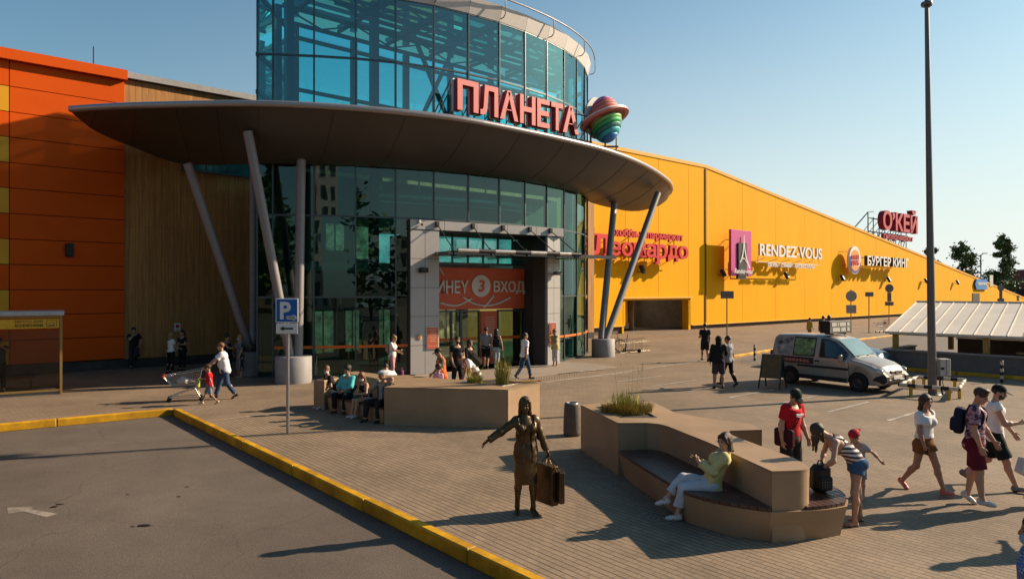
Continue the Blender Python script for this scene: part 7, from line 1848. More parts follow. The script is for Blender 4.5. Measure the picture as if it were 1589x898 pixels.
bg2 = MB(); bag(bg2, c.x-.16, c.y+.02, c.z-.22, .09, .32, .48, rad(8)); b2 = bg2.build('shopping_bag', M_brz, stt)
for (b_, dx_, dy_, zz_, w_) in ((b1, -.01, -.10, -.15, .14), (b2, -.16, .02, -.22, .1)):
    g = MB()
    for o_ in (-.05, .05): g.tube([(c.x+dx_+o_, c.y+dy_-.13, c.z+zz_), (c.x+.0, c.y-.02, c.z+.02), (c.x+dx_+o_, c.y+dy_+.13, c.z+zz_)], .007, 6)
    g.build('handle', M_brz, b_)
# ---------------------------------------------------------------- near right
def P(*a, **k): return person(*a, **k)
t, J, I = P('young woman in a white crop top and brown shorts walking in pink shoes', G(1434, 763), (.42, -.91), 1.66, 'tan', ('bob', 'brown'), True, .96,
            walk(22, -20, 30, 4, 'l', (10, -18), hyaw=18, hpitch=2, hand_l=(0, .6, .8), curl_r=60, curl_l=60), (K_WHT, dict(hem=.06, sleeve=.55, th=.022, flare=0, wr=.006, cuff=.02)), (C_('rust_brown', (.22, .095, .035)), dict(len=.42, fl=.025, th=.016, waist=.12)), shoes=('sneaker', S_PNK, S_PNK))
for nm, w in (('r', 'small black phone in the trailing hand of the woman in pink shoes'), ('l', 'black glasses case in the swinging hand of the woman in pink shoes')): held_box('phone' if nm == 'r' else 'glasses_case', w, 'phone' if nm == 'r' else 'case', t, J['palm_'+nm]+J['hd_'+nm]*.03, (.03, .05, .12), mat('gadget_black', (.02, .02, .02), .35))
t, J, I = P('young man in a blotchy purple t-shirt and maroon shorts walking', G(1513, 785), (.74, -.67), 1.82, 'light', ('quiff', 'brown'), False, 1.0,
            walk(10, -6, 10, 5, 'r', (14, 12), hyaw=18, hpitch=22, arm_l=(14, 6, 22), arm_r=(4, 6, 18)), (pattern_mat('cloth_blotchy', (.36, .22, .26), (.065, .035, .075), 'blotch'), dict(sleeve=.70, th=.022, hem=-.12, cuff=.016, wr=.006)), (C_('maroon', (.13, .014, .028)), dict(len=.92, th=.024, fl=.024)), shoes=('sneaker', S_WHT, S_SOLE))
backpack('dark blue backpack on the back of the young man in the purple t-shirt', t, I, C_('backpack_navy', (.022, .025, .045)), cen=(0, -.21, .27))
t, J, I = P('man in a white sleeveless top, black cap and black shorts holding a red phone', G(1543, 757), (.86, -.50), 1.82, 'light', ('short', 'dark'), False, 1.0,
            walk(22, -22, 40, 4, 'r', (12, -6), hyaw=10, hpitch=14, beard=1, arm_r=('ik', (.10, .34, 1.17), (.6, -.5, -.6)), arm_l=(26, 10, 12), curl_r=55), (K_WHT, dict(sleeve=.22, th=.024, hem=-.12, wr=.007, cuff=.012)), (C_('black_green', (.014, .022, .020)), dict(len=.88, th=.024, fl=.026)), shoes=('sneaker', S_GRY, S_BLK), hat=('cap', K_BLK))
held_box('phone', 'red phone held up by the man in the white sleeveless top', 'phone', t, J['palm_r']+J['hd_r']*.02, (.075, .15, .012), mat('phone_red', (.55, .03, .04), .35), rz=.3)
t, J, I = P('man in a red t-shirt and dark cap standing behind the near seating island', (4.74, 12.05, 0), (.55, -.84), 1.76, 'light', ('short', 'dark'), False, 1.02,
            dict(hyaw=26, hpitch=34, lean=5, arm_r=(-4, 12, 18), arm_l=(10, 8, 18), leg_l=(2, 4, 4), leg_r=(-2, 4, 3)), (K_RED, dict(sleeve=.62, th=.024, hem=-.10, wr=.006, cuff=.018)), (K_BLK2, dict(len=1.0, th=.026, fl=.02)), shoes=('sneaker', S_BLK, S_SOLE), hat=('cap', C_('cap_green', (.02, .028, .024))))
g = MB(); T_ = I['T']; Rm = Matrix([list(r) for r in I['Rt']])
for k, (w_, h_) in enumerate(((.022, .034), (.018, .024), (.026, .026), (.018, .03), (.02, .024), (.022, .026), (.018, .032))): g.box(T_(-.075+.025*k, .148, .375+.002*(k % 2)), (w_, .03, h_), 0, M=Rm)
g.box(T_(0, .147, .345), (.13, .03, .008), 0, M=Rm)
g.build('shirt_print', K_WHT, t)
shoulder_bag('dark maroon shoulder bag with a cross strap on the man in red', t, I, C_('bag_maroon', (.06, .012, .016)), 1, -.02, (.36, .12, .30))
t, J, I = P('woman in a striped top and denim shorts bending over a black backpack', G(1327, 812), (-.99, .12), 1.70, 'light', ('hang', 'brown'), True, .95,
            dict(lean=56, pelvis=22, hpitch=56, hyaw=0, leg_l=(8, 4, 7), leg_r=(-6, 4, 2), arm_r=('ik', (.10, .44, .82), (.9, -.3, .2)), arm_l=('ik', (-.10, .48, .82), (-.9, -.3, .2)), curl_r=45, curl_l=45), (pattern_mat('cloth_striped', (.60, .56, .54), (.085, .05, .05), 'hstripe'), dict(sleeve=0, th=.012, hem=.02, wr=.003, neck=.47, strap=.05)), (C_('denim_blue', (.055, .12, .22), var=.3), dict(len=.34, th=.016, fl=.018, waist=.10)), shoes=('sandal', S_BLK))
t2 = thing('backpack', 'black backpack standing on the slatted seat of the near island', 'backpack', (4.50, 10.35, .475), rad(15))
I2 = dict(T=lambda x, y, z: np.array([x, y, z]), Rt=np.eye(3), s=1)
g = MB(); g.bbox((0, 0, .20), (.30, .22, .40), 0, bev=.07); g.build('bag', mat('bag_black', (.015, .014, .014), .45), t2)
g = MB(); g.bbox((0, -.125, .14), (.22, .06, .20), 0, bev=.025); g.build('pocket', MATS['bag_black'], t2)
g = MB(); g.tube([(-.05, 0, .40), (-.03, 0, .45), (.03, 0, .45), (.05, 0, .40)], .010, 6); g.tube([(.13, .09, .34), (.20, .12, .22), (.14, .10, .06)], .014, 6); g.build('strap', MATS['bag_black'], t2)
g = MB()
for i in range(5):
    for j in range(3): g.ell((-.08+.04*i, -.156, .10+.035*j), (.006, .005, .006), 6, 4)
g.build('studs', M_edge, t2)
t, J, I = P('small child in a red cap behind the bending woman', (5.675, 11.6, 0), (-.8, -.6), 1.08, 'light', ('short', 'brown'), False, .9, dict(arm_l=('ik', (-.30, -.10, .66), (-1, 0, .3)), hyaw=10, hpitch=30, lean=10), (C_('child_pale', (.40, .36, .36)), dict(sleeve=.6, th=.016)), (C_('child_grey', (.22, .24, .30)), dict(len=.9, th=.018, fl=.015)), shoes=('sneaker', S_GRY), hat=('backcap', C_('cap_red', (.50, .02, .04))), child=True)
# the woman resting on the near island
t, J, I = P('woman in a yellow hoodie and pale trousers sitting cross-legged with a phone', (2.96, 10.52, 0), (-.985, .17), 1.68, 'pale', ('bob', 'brown'), True, 1.0,
            dict(lean=-24, pelvis=-16, hyaw=-40, hpitch=4, leg_l=('ik', (-.10, .50, .085), (0, .3, 1)), leg_r=('ik', (.05, .66, .27), (.1, .5, 1)), foot_l=(0, 4), foot_r=(12, 10), arm_r=('ik', (.07, .16, .84), (.6, -.6, -.9)), arm_l=('ik', (-.07, .18, .87), (-.6, -.6, -.9)), curl_r=55, curl_l=50), (C_('hoodie_yellow', (.62, .54, .24), var=.1), dict(sleeve=1.9, th=.030, hem=-.06, wr=.007, cuff=.008)), (C_('pale_trousers', (.56, .56, .60), var=.06), dict(len=1.70, th=.028, fl=.018, wr=.008)), shoes=('sneaker', S_WHT, S_SOLE), root=.555)
held_box('phone', 'dark phone held by the woman in the yellow hoodie', 'phone', t, (J['palm_r']+J['palm_l'])/2+np.array([0, .03, .03]), (.075, .15, .012), mat('gadget_black', (.02, .02, .02), .35), R=Matrix.Rotation(.6, 3, 'X'))
# ---------------------------------------------------------------- far island, left to right in the picture
sf_ = Vector((-.74, -.67, 0)); L0, L1 = Vector((-3.02, 18.28, 0)), Vector((-5.10, 20.56, 0))
def seat_at(px, d=0.0):
    k = (px-CX)/F; D = L1-L0; u = (k*L0.y-L0.x)/(D.x-k*D.y); return L0+D*u-sf_*d
sit = lambda **kw: {**dict(leg_r=('ik', (.10, .40, .085), (.1, 1, .6)), leg_l=('ik', (-.10, .40, .085), (-.1, 1, .6))), **kw}
t, J, I = P('girl in a black t-shirt and white shorts with a ponytail sitting at the far end', seat_at(517), (-.80, -.60), 1.66, 'tan', ('pony', 'ginger'), True, .92, sit(lean=26, pelvis=6, hyaw=-58, hpitch=4, arm_r=('ik', (.10, .32, .60), (.6, -.6, 0)), arm_l=('ik', (-.10, .34, .66), (-.6, -.6, 0))), (K_BLK, dict(sleeve=.6, th=.018, hem=-.04)), (C_('shorts_pale', (.5, .45, .44)), dict(len=.36, th=.016, fl=.015)), shoes=('sneaker', mat('shoe_blush', (.58, .44, .44), .5), S_SOLE), mask=True, root=.485)
t, J, I = P('stout woman in a turquoise blouse and black trousers sitting on the far island', seat_at(541), (-.42, -.91), 1.70, 'tan', ('curly', 'dark'), True, 1.22, sit(lean=6, hyaw=-2, hpitch=0, arm_r=('ik', (.09, .34, .61), (.8, -.5, -.2)), arm_l=('ik', (-.09, .35, .61), (-.8, -.5, -.2)), leg_r=('ik', (.17, .40, .085), (.25, 1, .6)), leg_l=('ik', (-.17, .40, .085), (-.25, 1, .6))), (C_('turquoise', (.10, .50, .50)), dict(sleeve=1.35, th=.026, hem=-.10, wr=.007, cuff=.015)), (K_BLK, dict(len=2.0, th=.02)), shoes=('shoe', mat('shoe_brown', (.10, .05, .03), .5)), root=.50)
shoulder_bag('small black handbag between the turquoise blouse and the girl with the mask', t, I, mat('bag_black', (.015, .014, .014), .45), -1, .16, (.22, .12, .18), cross=False)
t, J, I = P('girl with long reddish hair and a white mask sitting in white shoes', seat_at(571), (-.70, -.71), 1.62, 'light', ('long', 'ginger'), True, .88, sit(lean=24, pelvis=4, hyaw=-30, hpitch=20, arm_r=('ik', (.08, .36, .66), (.7, -.6, 0)), arm_l=('ik', (-.06, .36, .64), (-.7, -.6, 0)), leg_r=('ik', (.08, .46, .085), (.0, 1, .6)), leg_l=('ik', (-.06, .44, .085), (0, 1, .6))), (K_BLK, dict(sleeve=0, th=.014, hem=-.02)), (C_('shorts_grey', (.40, .36, .36)), dict(len=.34, th=.016, fl=.015)), shoes=('sneaker', S_WHT, S_SOLE), mask=True, root=.485)
t, J, I = P('old man in a flat cap and grey vest sitting with an elbow on the planter', seat_at(594, .02), (-.50, -.87), 1.74, 'tan', ('short', 'grey'), False, 1.08, sit(lean=6, hyaw=24, hpitch=10, roll=-5, arm_l=('ik', (-.16, .16, 1.10), (-1, .1, .25)), arm_r=('ik', (.26, .28, .70), (.6, -.7, 0)), leg_r=('ik', (.22, .46, .085), (.4, 1, .6)), leg_l=('ik', (-.16, .40, .085), (-.2, 1, .6))), (C_('shirt_stone', (.36, .31, .27)), dict(sleeve=.85, th=.020, hem=-.06, cuff=.015)), (K_BLK2, dict(len=2.0, th=.022)), shoes=('shoe', S_BLK), hat=('flatcap', C_('cap_pale', (.42, .45, .48))), vest=(C_('vest_grey', (.10, .11, .115)), dict(open=.05, hem=-.10)), root=.50)
g = MB(); poly_prism(g, [(-4.2, 21.0), (-3.2, 20.65), (-2.95, 21.1), (-3.95, 21.5)], 0, .46, 0, .02); g.build('rear_seat', M_slat, An, world=True)
P('person in a white shirt bending forward on the far side of the seating island', (-3.68, 21.15, 0), (-.35, .94), 1.74, 'tan', ('short', 'dark'), False, 1.05, sit(lean=52, pelvis=10, hpitch=50, arm_r=('ik', (.12, .50, .70), (.7, -.4, 0)), arm_l=('ik', (-.12, .50, .70), (-.7, -.4, 0))), (K_WHT, dict(sleeve=.7, th=.022, hem=-.08)), (K_JEAN, dict(th=.02)), shoes=('sneaker', S_BLK), root=.58)
# ---------------------------------------------------------------- around the entrance
t, J, I = P('blonde woman in pink trousers and a white top looking at her phone', (-4.62, 27.45, 0), (.98, -.18), 1.66, 'light', ('short', 'fair'), True, 1.0, dict(hpitch=24, arm_r=('ik', (.10, .34, 1.10), (.5, -.7, -.5)), arm_l=(8, 8, 60), leg_r=(6, 3, 4), leg_l=(-6, 3, 6), curl_r=50), (K_WHT, dict(sleeve=.6, th=.02, hem=-.06)), (C_('pink', (.60, .30, .31), var=.06), dict(len=1.95, th=.014)), shoes=('shoe', S_WHT))
held_box('phone', 'phone in the hand of the blonde woman in pink trousers', 'phone', t, J['palm_r']+J['hd_r']*.04, (.075, .15, .012), mat('gadget_black', (.02, .02, .02), .35))
backpack('pale pink backpack worn by the blonde woman in pink trousers', t, I, C_('backpack_pink', (.45, .24, .20)), (.26, .13, .30), (0, -.19, .30))
o = thing('carrier_bag', 'purple bag on the ground by the blonde woman in pink', 'bag', G(624, 588.5)); g = MB(); g.bbox((0, 0, .17), (.10, .28, .34), 0, bev=.02); g.build('bag', mat('bag_purple', (.20, .03, .14), .5), o); g = MB(); g.tube([(0, -.08, .33), (0, -.05, .45), (0, .05, .45), (0, .08, .33)], .008, 6); g.build('handle', MATS['bag_purple'], o)
t, J, I = P('worker in an orange vest and dark cap behind the farther planter', (-2.08, 20.95, 0), (-.95, -.30), 1.70, 'tan', ('short', 'dark'), False, 1.05, dict(hpitch=22, lean=6, arm_r=(12, 6, 40), arm_l=(10, 6, 40)), (C_('olive_grey', (.12, .11, .09)), dict(sleeve=.75, th=.018)), (C_('vest_trousers', (.62, .13, .02)), dict(th=.02)), shoes=('shoe', S_BLK), hat=('cap', C_('cap_brown', (.05, .03, .025))), vest=(mat('vest_orange', (.80, .13, .010), .75), dict(hem=-.14)))
P('small child with brown hair in a pink top in front of the orange vested worker', (-2.10, 20.25, 0), (.2, .98), 1.24, 'light', ('curly', 'brown'), True, .9, dict(), (C_('pink_pale', (.58, .32, .42)), dict(sleeve=.6, th=.018)), (K_JEAN, dict(th=.016)), shoes=('shoe', S_WHT), child=True)
t, J, I = P('bearded man in a black t-shirt and trousers with a hand in his pocket', (-1.85, 23.9, 0), (.55, -.83), 1.78, 'tan', ('short', 'dark'), False, 1.0, walk(10, -6, 8, 3, 'l', (0, 4), hyaw=20, beard=1, arm_r=(2, 12, 24, -4), arm_l=(4, 8, 10)), (K_BLK, dict(sleeve=.55, th=.02, hem=-.08)), (K_BLK, dict(th=.02)), shoes=('shoe', S_BLK))
t, J, I = P('dark haired woman in a brown black jacket walking beside the bearded man', (-1.48, 24.6, 0), (.65, -.75), 1.70, 'tan', ('long', 'dark'), True, .95, walk(18, -18, 26, 4, 'r', (10, 8), arm_r=('ik', (.08, .30, 1.02), (.7, -.6, -.4)), arm_l=('ik', (-.06, .30, 1.06), (-.7, -.6, -.4))), (C_('brown_black', (.035, .024, .022)), dict(sleeve=1.9, th=.024, hem=-.10)), (K_BLK, dict(th=.016)), shoes=('shoe', S_BLK))
t, J, I = P('young man in a white t-shirt bending down with a dark backpack on', (-1.12, 21.45, 0), (-.80, -.35), 1.74, 'tan', ('short', 'dark'), False, 1.0, dict(lean=48, pelvis=12, hpitch=52, arm_r=(40, 8, 20), arm_l=(40, 8, 20), leg_r=(20, 4, 30), leg_l=(6, 4, 14)), (K_WHT, dict(sleeve=.7, th=.02)), (C_('cloth_brown', (.16, .10, .06)), dict(th=.02)), shoes=('sneaker', S_BLK))
backpack('dark olive backpack on the back of the bending young man', t, I, C_('backpack_olive', (.045, .04, .025)), (.32, .17, .44), (0, -.21, .28))
t, J, I = P('man in a grey t-shirt and black shorts walking into the entrance', G(754, 572), (.15, .99), 1.78, 'tan', ('short', 'dark'), False, 1.0, walk(16, -14, 22, 4, 'l', (12, -10)), (K_GRY, dict(sleeve=.6, th=.02, hem=-.08)), (K_BLK, dict(len=1.0, th=.022, fl=.015)), shoes=('sneaker', S_BLK))
t, J, I = P('long haired woman in a black top and pale jeans walking into the entrance', G(770, 572.5), (.25, .97), 1.72, 'tan', ('long', 'black'), True, .97, walk(18, -14, 20, 4, 'l', (14, -14), arm_r=(-4, 18, 14)), (K_BLK, dict(sleeve=0, th=.016, hem=.0)), (K_JEAN2, dict(th=.014)), shoes=('sneaker', S_WHT))
shoulder_bag('small dark bag at the hip of the woman in pale jeans', t, I, mat('bag_black', (.015, .014, .014), .45), 1, .0, (.2, .08, .14))
t, J, I = P('man in a white t-shirt and dark blue jeans walking past the entrance', G(814, 588), (.90, .42), 1.78, 'tan', ('short', 'dark'), False, .98, walk(16, -16, 26, 4, 'r', (10, -8)), (K_WHT, dict(sleeve=.6, th=.022, hem=-.10)), (K_JEAN, dict(th=.016)), shoes=('sneaker', S_BLK))
t, J, I = P('woman in a yellow blouse and white trousers with a hand raised to her face', (1.93, 31.75, 0), (-.85, -.52), 1.66, 'tan', ('short', 'ginger'), True, 1.12, dict(arm_r=('ik', (.06, .22, 1.48), (.8, -.2, -.6)), arm_l=('ik', (-.10, .30, 1.12), (-.8, -.4, -.4)), hpitch=10), (C_('yellow_soft', (.52, .42, .16)), dict(sleeve=.9, th=.024, hem=-.14, flare=.02)), (C_('white_trousers', (.60, .56, .55)), dict(len=1.55, th=.02)), shoes=('sandal', S_BLK))
# ---------------------------------------------------------------- on the car park side
t, J, I = P('man in a black t-shirt and black shorts walking away towards the yellow wall', G(1094, 561), (.10, .99), 1.77, 'tan', ('short', 'dark'), False, 1.0, walk(12, -10, 14, 3, 'l', (8, 12), arm_l=(10, 8, 70)), (K_BLK, dict(sleeve=.6, th=.022)), (K_BLK, dict(len=.95, th=.022, fl=.015)), shoes=('sneaker', S_BLK))
t, J, I = P('young man with a black hood up and grey shorts standing with his back to us', G(1115, 602.5), (.22, .97), 1.80, 'tan', ('short', 'dark'), False, 1.05, dict(leg_r=(4, 5, 3), leg_l=(-4, 5, 3), arm_l=(0, 12, 10), arm_r=(30, 14, 60)), (K_BLK, dict(sleeve=1.93, th=.032, hem=-.10, wr=.007)), (C_('shorts_plum', (.060, .045, .052)), dict(len=.98, th=.026, fl=.02)), shoes=('sneaker', S_BLK), hat=('hood', K_BLK))
t, J, I = P('young man in a pale grey top and black trousers beside the hooded one', G(1130, 599), (-.55, .83), 1.76, 'tan', ('short', 'dark'), False, .98, walk(18, -16, 20, 3, 'l', (0, 0), hyaw=-20, arm_l=(30, 20, 40), arm_r=(-4, 8, 10)), (C_('pale_grey', (.36, .34, .33)), dict(sleeve=.7, th=.026, hem=-.12)), (K_BLK, dict(th=.014)), shoes=('sneaker', S_BLK))
P('child in a yellow shirt and brown cap walking far behind the van', (20.45, 48.7, 0), (.75, .66), 1.46, 'tan', ('short', 'dark'), False, .95, walk(10, -8, 12, 3, 'l', (12, -10)), (C_('yellow_far', (.48, .36, .05)), dict(sleeve=.6, th=.02)), (C_('tan_far', (.40, .24, .08)), dict(len=.95, th=.02)), shoes=('shoe', S_WHT), hat=('cap', C_('cap_maroon', (.14, .02, .02))), child=True)
P('broad man in a black t-shirt walking away far behind the van', (19.05, 43.4, 0), (.75, .66), 1.80, 'tan', ('short', 'dark'), False, 1.15, walk(10, -8, 12, 3, 'l', (10, -8)), (K_BLK, dict(sleeve=.6, th=.02)), (K_BLK, dict(th=.02)), shoes=('shoe', S_BLK))
P('long haired woman in a grey top far behind the van', (20.2, 45.2, 0), (.75, .66), 1.78, 'tan', ('long', 'dark'), True, 1.0, walk(10, -8, 12, 3, 'r', (10, -8)), (C_('mauve_far', (.20, .14, .15)), dict(sleeve=.7, th=.02)), (K_NAVY, dict(th=.016)), shoes=('shoe', S_BLK))
P('child in a red shirt beside the long haired woman far behind the van', (20.4, 45.0, 0), (.75, .66), 1.46, 'tan', ('short', 'ginger'), False, .95, walk(10, -8, 12, 3, 'r', (10, -8)), (C_('crimson_far', (.42, .03, .06)), dict(sleeve=.6, th=.02)), (K_NAVY, dict(len=.9, th=.02)), shoes=('shoe', S_WHT), child=True)
for px, yy, lb, kw in ((1027, 4.6, 'man in a brown jacket standing upright in the dark passage', dict(top=(C_('jacket_brown', (.12, .085, .06)), dict(sleeve=1.9, th=.03)), pose=dict(arm_r=(20, 8, 50)))), (1046, 5.2, 'man in dark clothes stooping in the dark passage', dict(top=(K_BLK, dict(sleeve=1.9, th=.03)), pose=dict(lean=24, hpitch=26, arm_r=(30, 8, 30), arm_l=(30, 8, 30))))):
    q = YO+d_wall*0; Pq = YO-n_wall*yy; u = wall_u(px, Pq, d_wall); w = Pq+d_wall*u; w.z = 0
    P(lb, w, (.6, -.8) if px < 1040 else (-.8, -.3), 1.76, 'tan', ('short', 'dark'), False, 1.0, kw['pose'], kw['top'], (K_BLK, dict(th=.02)), shoes=('shoe', S_BLK))
# ---------------------------------------------------------------- left, in front of the orange and wood walls
t, J, I = P('burly man in a white t-shirt and jeans pushing a shopping cart', CARTP-Vector((math.cos(crz), math.sin(crz), 0))*1.16+Vector((0, 0, 0)), (math.cos(crz), math.sin(crz)), 1.78, 'light', ('short', 'ginger'), False, 1.13, walk(20, -18, 26, 4, 'r', (0, 0), lean=14, hyaw=24, hpitch=4, arm_r=('ik', (.20, .50, 1.03), (.9, -.4, -.3)), arm_l=('ik', (-.20, .50, 1.03), (-.9, -.4, -.3)), curl_r=70, curl_l=70), (K_WHT, dict(sleeve=.7, th=.026, hem=-.14, wr=.006)), (K_JEAN, dict(th=.02)), shoes=('sneaker', S_BLK))
t, J, I = P('small boy in a red t-shirt and grey shorts walking beside the shopping cart', G(325, 627), (-.98, -.15), 1.16, 'tan', ('short', 'brown'), False, .9, walk(26, -20, 34, 4, 'r', (0, -24), hpitch=14, arm_r=(40, 6, 50), arm_l=(-22, 10, 8)), (K_RED, dict(sleeve=.6, th=.02, hem=-.10)), (C_('shorts_bluegrey', (.17, .20, .27)), dict(len=.9, th=.02, fl=.018)), shoes=('shoe', S_CRM), child=True)
o = thing('small_bag', 'small yellow green bag in the hand of the boy in red', 'bag', at_person(t, J['palm_r']+np.array([0, 0, -.14]))); g = MB(); g.bbox((0, 0, 0), (.06, .12, .22), 0, bev=.03); g.build('bag', mat('bag_lime', (.42, .48, .04), .5), o); g = MB(); g.tube([(0, -.03, .10), (0, 0, .17), (0, .03, .10)], .006, 5); g.build('handle', MATS['bag_lime'], o)
nw = Vector((n_wall.x, n_wall.y, 0))
q = G(205.5, 570.5)+nw*.25
t, J, I = P('man in black leaning on the wood wall with a hand at his face', q, (n_wall.x, n_wall.y), 1.78, 'light', ('short', 'dark'), False, 1.02, dict(lean=-3, leg_r=(4, 3, 3), leg_l=('ik', (-.08, -.12, .42), (0, 1, .2)), foot_l=(30, 5), arm_r=('ik', (.06, .22, 1.46), (.8, -.1, -.8)), arm_l=('ik', (-.18, .14, 1.0), (-.8, -.5, 0))), (K_BLK, dict(sleeve=.6, th=.022)), (K_NAVY, dict(th=.016)), shoes=('sneaker', S_BLK))
t, J, I = P('woman with long fair hair in a white top and black trousers near the wood wall', G(265.5, 579), (.55, .83), 1.66, 'light', ('long', 'fair'), True, .97, dict(arm_r=(12, 8, 60), arm_l=(4, 10, 12), leg_l=(-4, 4, 3)), (K_WHT, dict(sleeve=.5, th=.016, hem=-.02)), (K_BLK, dict(th=.014)), shoes=('shoe', S_BLK))
shoulder_bag('pale bag hanging at the side of the fair haired woman by the wood wall', t, I, C_('bag_sand', (.30, .22, .17)), -1, -.12, (.22, .08, .26), cross=False)
t, J, I = P('dark haired woman all in black facing the fair haired woman', G(283, 574.5), (-.35, -.94), 1.70, 'light', ('lowpony', 'dark'), True, 1.0, dict(hyaw=6, arm_l=('ik', (-.08, .26, 1.12), (-.8, -.4, -.4)), arm_r=(4, 8, 20)), (K_BLK, dict(sleeve=.6, th=.018)), (K_BLK, dict(th=.016)), shoes=('shoe', S_BLK))
shoulder_bag('small white crossbody bag on the dark haired woman in black', t, I, C_('bag_white', (.5, .46, .44)), 1, .02, (.20, .07, .14))
t, J, I = P('woman in a long black dress beside the left column base', G(352, 584), (.97, -.20), 1.66, 'light', ('curly', 'dark'), True, 1.12, dict(arm_r=('ik', (.10, .40, 1.12), (.6, -.5, -.5)), arm_l=(8, 8, 20)), (K_BLK, dict(sleeve=0, th=.018)), dress=(K_BLK, dict(len=1.85, w=(.18, .23))), shoes=('shoe', S_BLK))
t, J, I = P('woman with short pale hair and a blue mask in a dark striped dress', G(372.5, 585.5), (-.75, -.66), 1.66, 'light', ('short', 'fair'), True, 1.0, dict(arm_r=('ik', (.14, .36, 1.16), (.6, -.5, -.5)), arm_l=(4, 8, 20)), (pattern_mat('cloth_pinstripe', (.020, .020, .026), (.26, .26, .27), 'vstripe'), dict(sleeve=.9, th=.022)), dress=(pattern_mat('cloth_pinstripe', (.03, .03, .04), (.4, .4, .4), 'vstripe'), dict(len=1.45, w=(.18, .20))), shoes=('sandal', S_CRM), mask='blue')
q = WM(bpy.data.objects['smoking_shelter']) @ Vector((-1.75, .72, .11))
t, J, I = P('man in dark clothes standing inside the smoking shelter', q, (.6, -.8), 1.76, 'tan', ('short', 'dark'), False, 1.05, dict(arm_l=('ik', (-.06, .24, 1.48), (-.9, -.1, -.5)), arm_r=(4, 8, 30)), (K_CHR, dict(sleeve=.7, th=.024)), (K_BLK, dict(th=.02)), shoes=('shoe', S_BLK))
# ---------------------------------------------------------------- at the right edge
t, J, I = P('man with a pale blue mask and a dotted blue shirt at the lower right edge', (3.845, 5.15, 0), (-.93, .36), 1.76, 'tan', ('short', 'black'), False, 1.1, dict(hyaw=10, hpitch=4, arm_r=(0, 8, 14), arm_l=(30, 8, 60)), (pattern_mat('cloth_dotted', (.42, .46, .56), (.10, .15, .30), 'dots'), dict(sleeve=.7, th=.024)), (K_NAVY, dict(th=.02)), shoes=('sneaker', S_WHT), mask='blue')
t, J, I = P('person just outside the right edge carrying a white paper bag', (8.42, 11.2, 0), (.90, -.42), 1.74, 'tan', ('short', 'dark'), False, 1.0, walk(14, -12, 18, 4, 'l', (0, 0), arm_r=('ik', (.24, -.16, .92), (.3, -1, 0)), arm_l=(4, 8, 14), curl_r=60), (K_GRY, dict(sleeve=.7, th=.022)), (K_JEAN, dict(th=.018)), shoes=('sneaker', S_WHT))
pb_ = at_person(t, J['palm_r'])
o = thing('paper_bag', 'white paper bag with a red print swinging at the right edge', 'bag', (pb_.x-.17, pb_.y-.02, pb_.z-.22), rad(20)); R_ = Matrix.Rotation(rad(24), 3, 'Y')
g = MB(); g.bbox((0, 0, 0), (.30, .12, .24), 0, bev=.01, M=R_); g.build('bag', mat('paper_white', (.62, .60, .58), .7), o)
g = MB()
for k in range(6): q = R_ @ Vector((.02+.03*math.cos(k*1.05), -.062, .03*math.sin(k*1.05))); g.box(q, (.02, .004, .05), 0, M=R_)
g.build('print', mat('print_red', (.6, .04, .05), .6), o); g = MB(); g.tube([R_ @ Vector((-.08, 0, .12)), Vector((.15, .02, .22)), R_ @ Vector((.10, 0, .12))], .005, 5); g.build('handle', MATS['paper_white'], o)

P('person just outside the lower right edge whose long shadow falls across the paving', (8.45, 9.75, 0), (-.3, .95), 1.76, 'tan', ('short', 'dark'), False, 1.0, walk(14, -12, 18, 4, 'l', (30, -26), arm_r=(30, 20, 40)), (K_GRY, dict(sleeve=.7, th=.022)), (K_JEAN, dict(th=.018)), shoes=('sneaker', S_WHT))
# ================================================================== TREES, FAR THINGS
M_leaf = [mat('leaf_%d' % i, c, .6, var=.25, scale=2) for i, c in enumerate(((.06, .10, .03), (.09, .14, .035), (.13, .18, .05), (.045, .075, .026)))]
M_bark = mat('bark', (.06, .045, .035), .9, var=.3)
def tree(label, loc, h, w, seed, n=2600, base=.25, leaf=.22):
    r = random.Random(seed); t = thing('tree', label, 'tree', loc); g = MB(); g.tube([(0, 0, 0), (r.uniform(-.1, .1), 0, h*.4), (r.uniform(-.2, .2), r.uniform(-.2, .2), h*.9)], [h*.022, h*.016, h*.004], 8); tips = []
    for k in range(26):
        z = h*r.uniform(base, .93); a = r.uniform(0, 6.28); f = 1-((z/h-base)/(1-base))**1.2*.75; L = w*.5*f*r.uniform(.55, 1.15); e = Vector((math.cos(a)*L, math.sin(a)*L, z+L*r.uniform(.1, .7))); g.tube([(0, 0, z), (e.x*.5, e.y*.5, z+(e.z-z)*.4), e], [h*.008, h*.005, h*.002], 5); tips.append((Vector((0, 0, z)), e, L))
    tips.append((Vector((0, 0, h*.8)), Vector((0, 0, h)), w*.2)); g.build('trunk', M_bark, t); g = MB()
    for k in range(n):
        a, b, L = r.choice(tips); c = a.lerp(b, r.uniform(.35, 1.05)); s_ = max(.25, L*.26); c = c+Vector((r.gauss(0, s_), r.gauss(0, s_), r.gauss(0, s_*.7))); q = leaf*r.uniform(.5, 1.2); u = Vector((r.gauss(0, 1), r.gauss(0, 1), r.gauss(0, .6))).normalized(); v = u.cross(Vector((r.gauss(0, 1), r.gauss(0, 1), r.gauss(0, 1)))).normalized()
        g.add([c-u*q, c-v*q*.5, c+u*q, c+v*q*.5], [(0, 1, 2, 3)], r.randrange(4))
    g.build('crown', M_leaf, t); return t
def far(px, py, Y): q = A(px, py, Y); return q
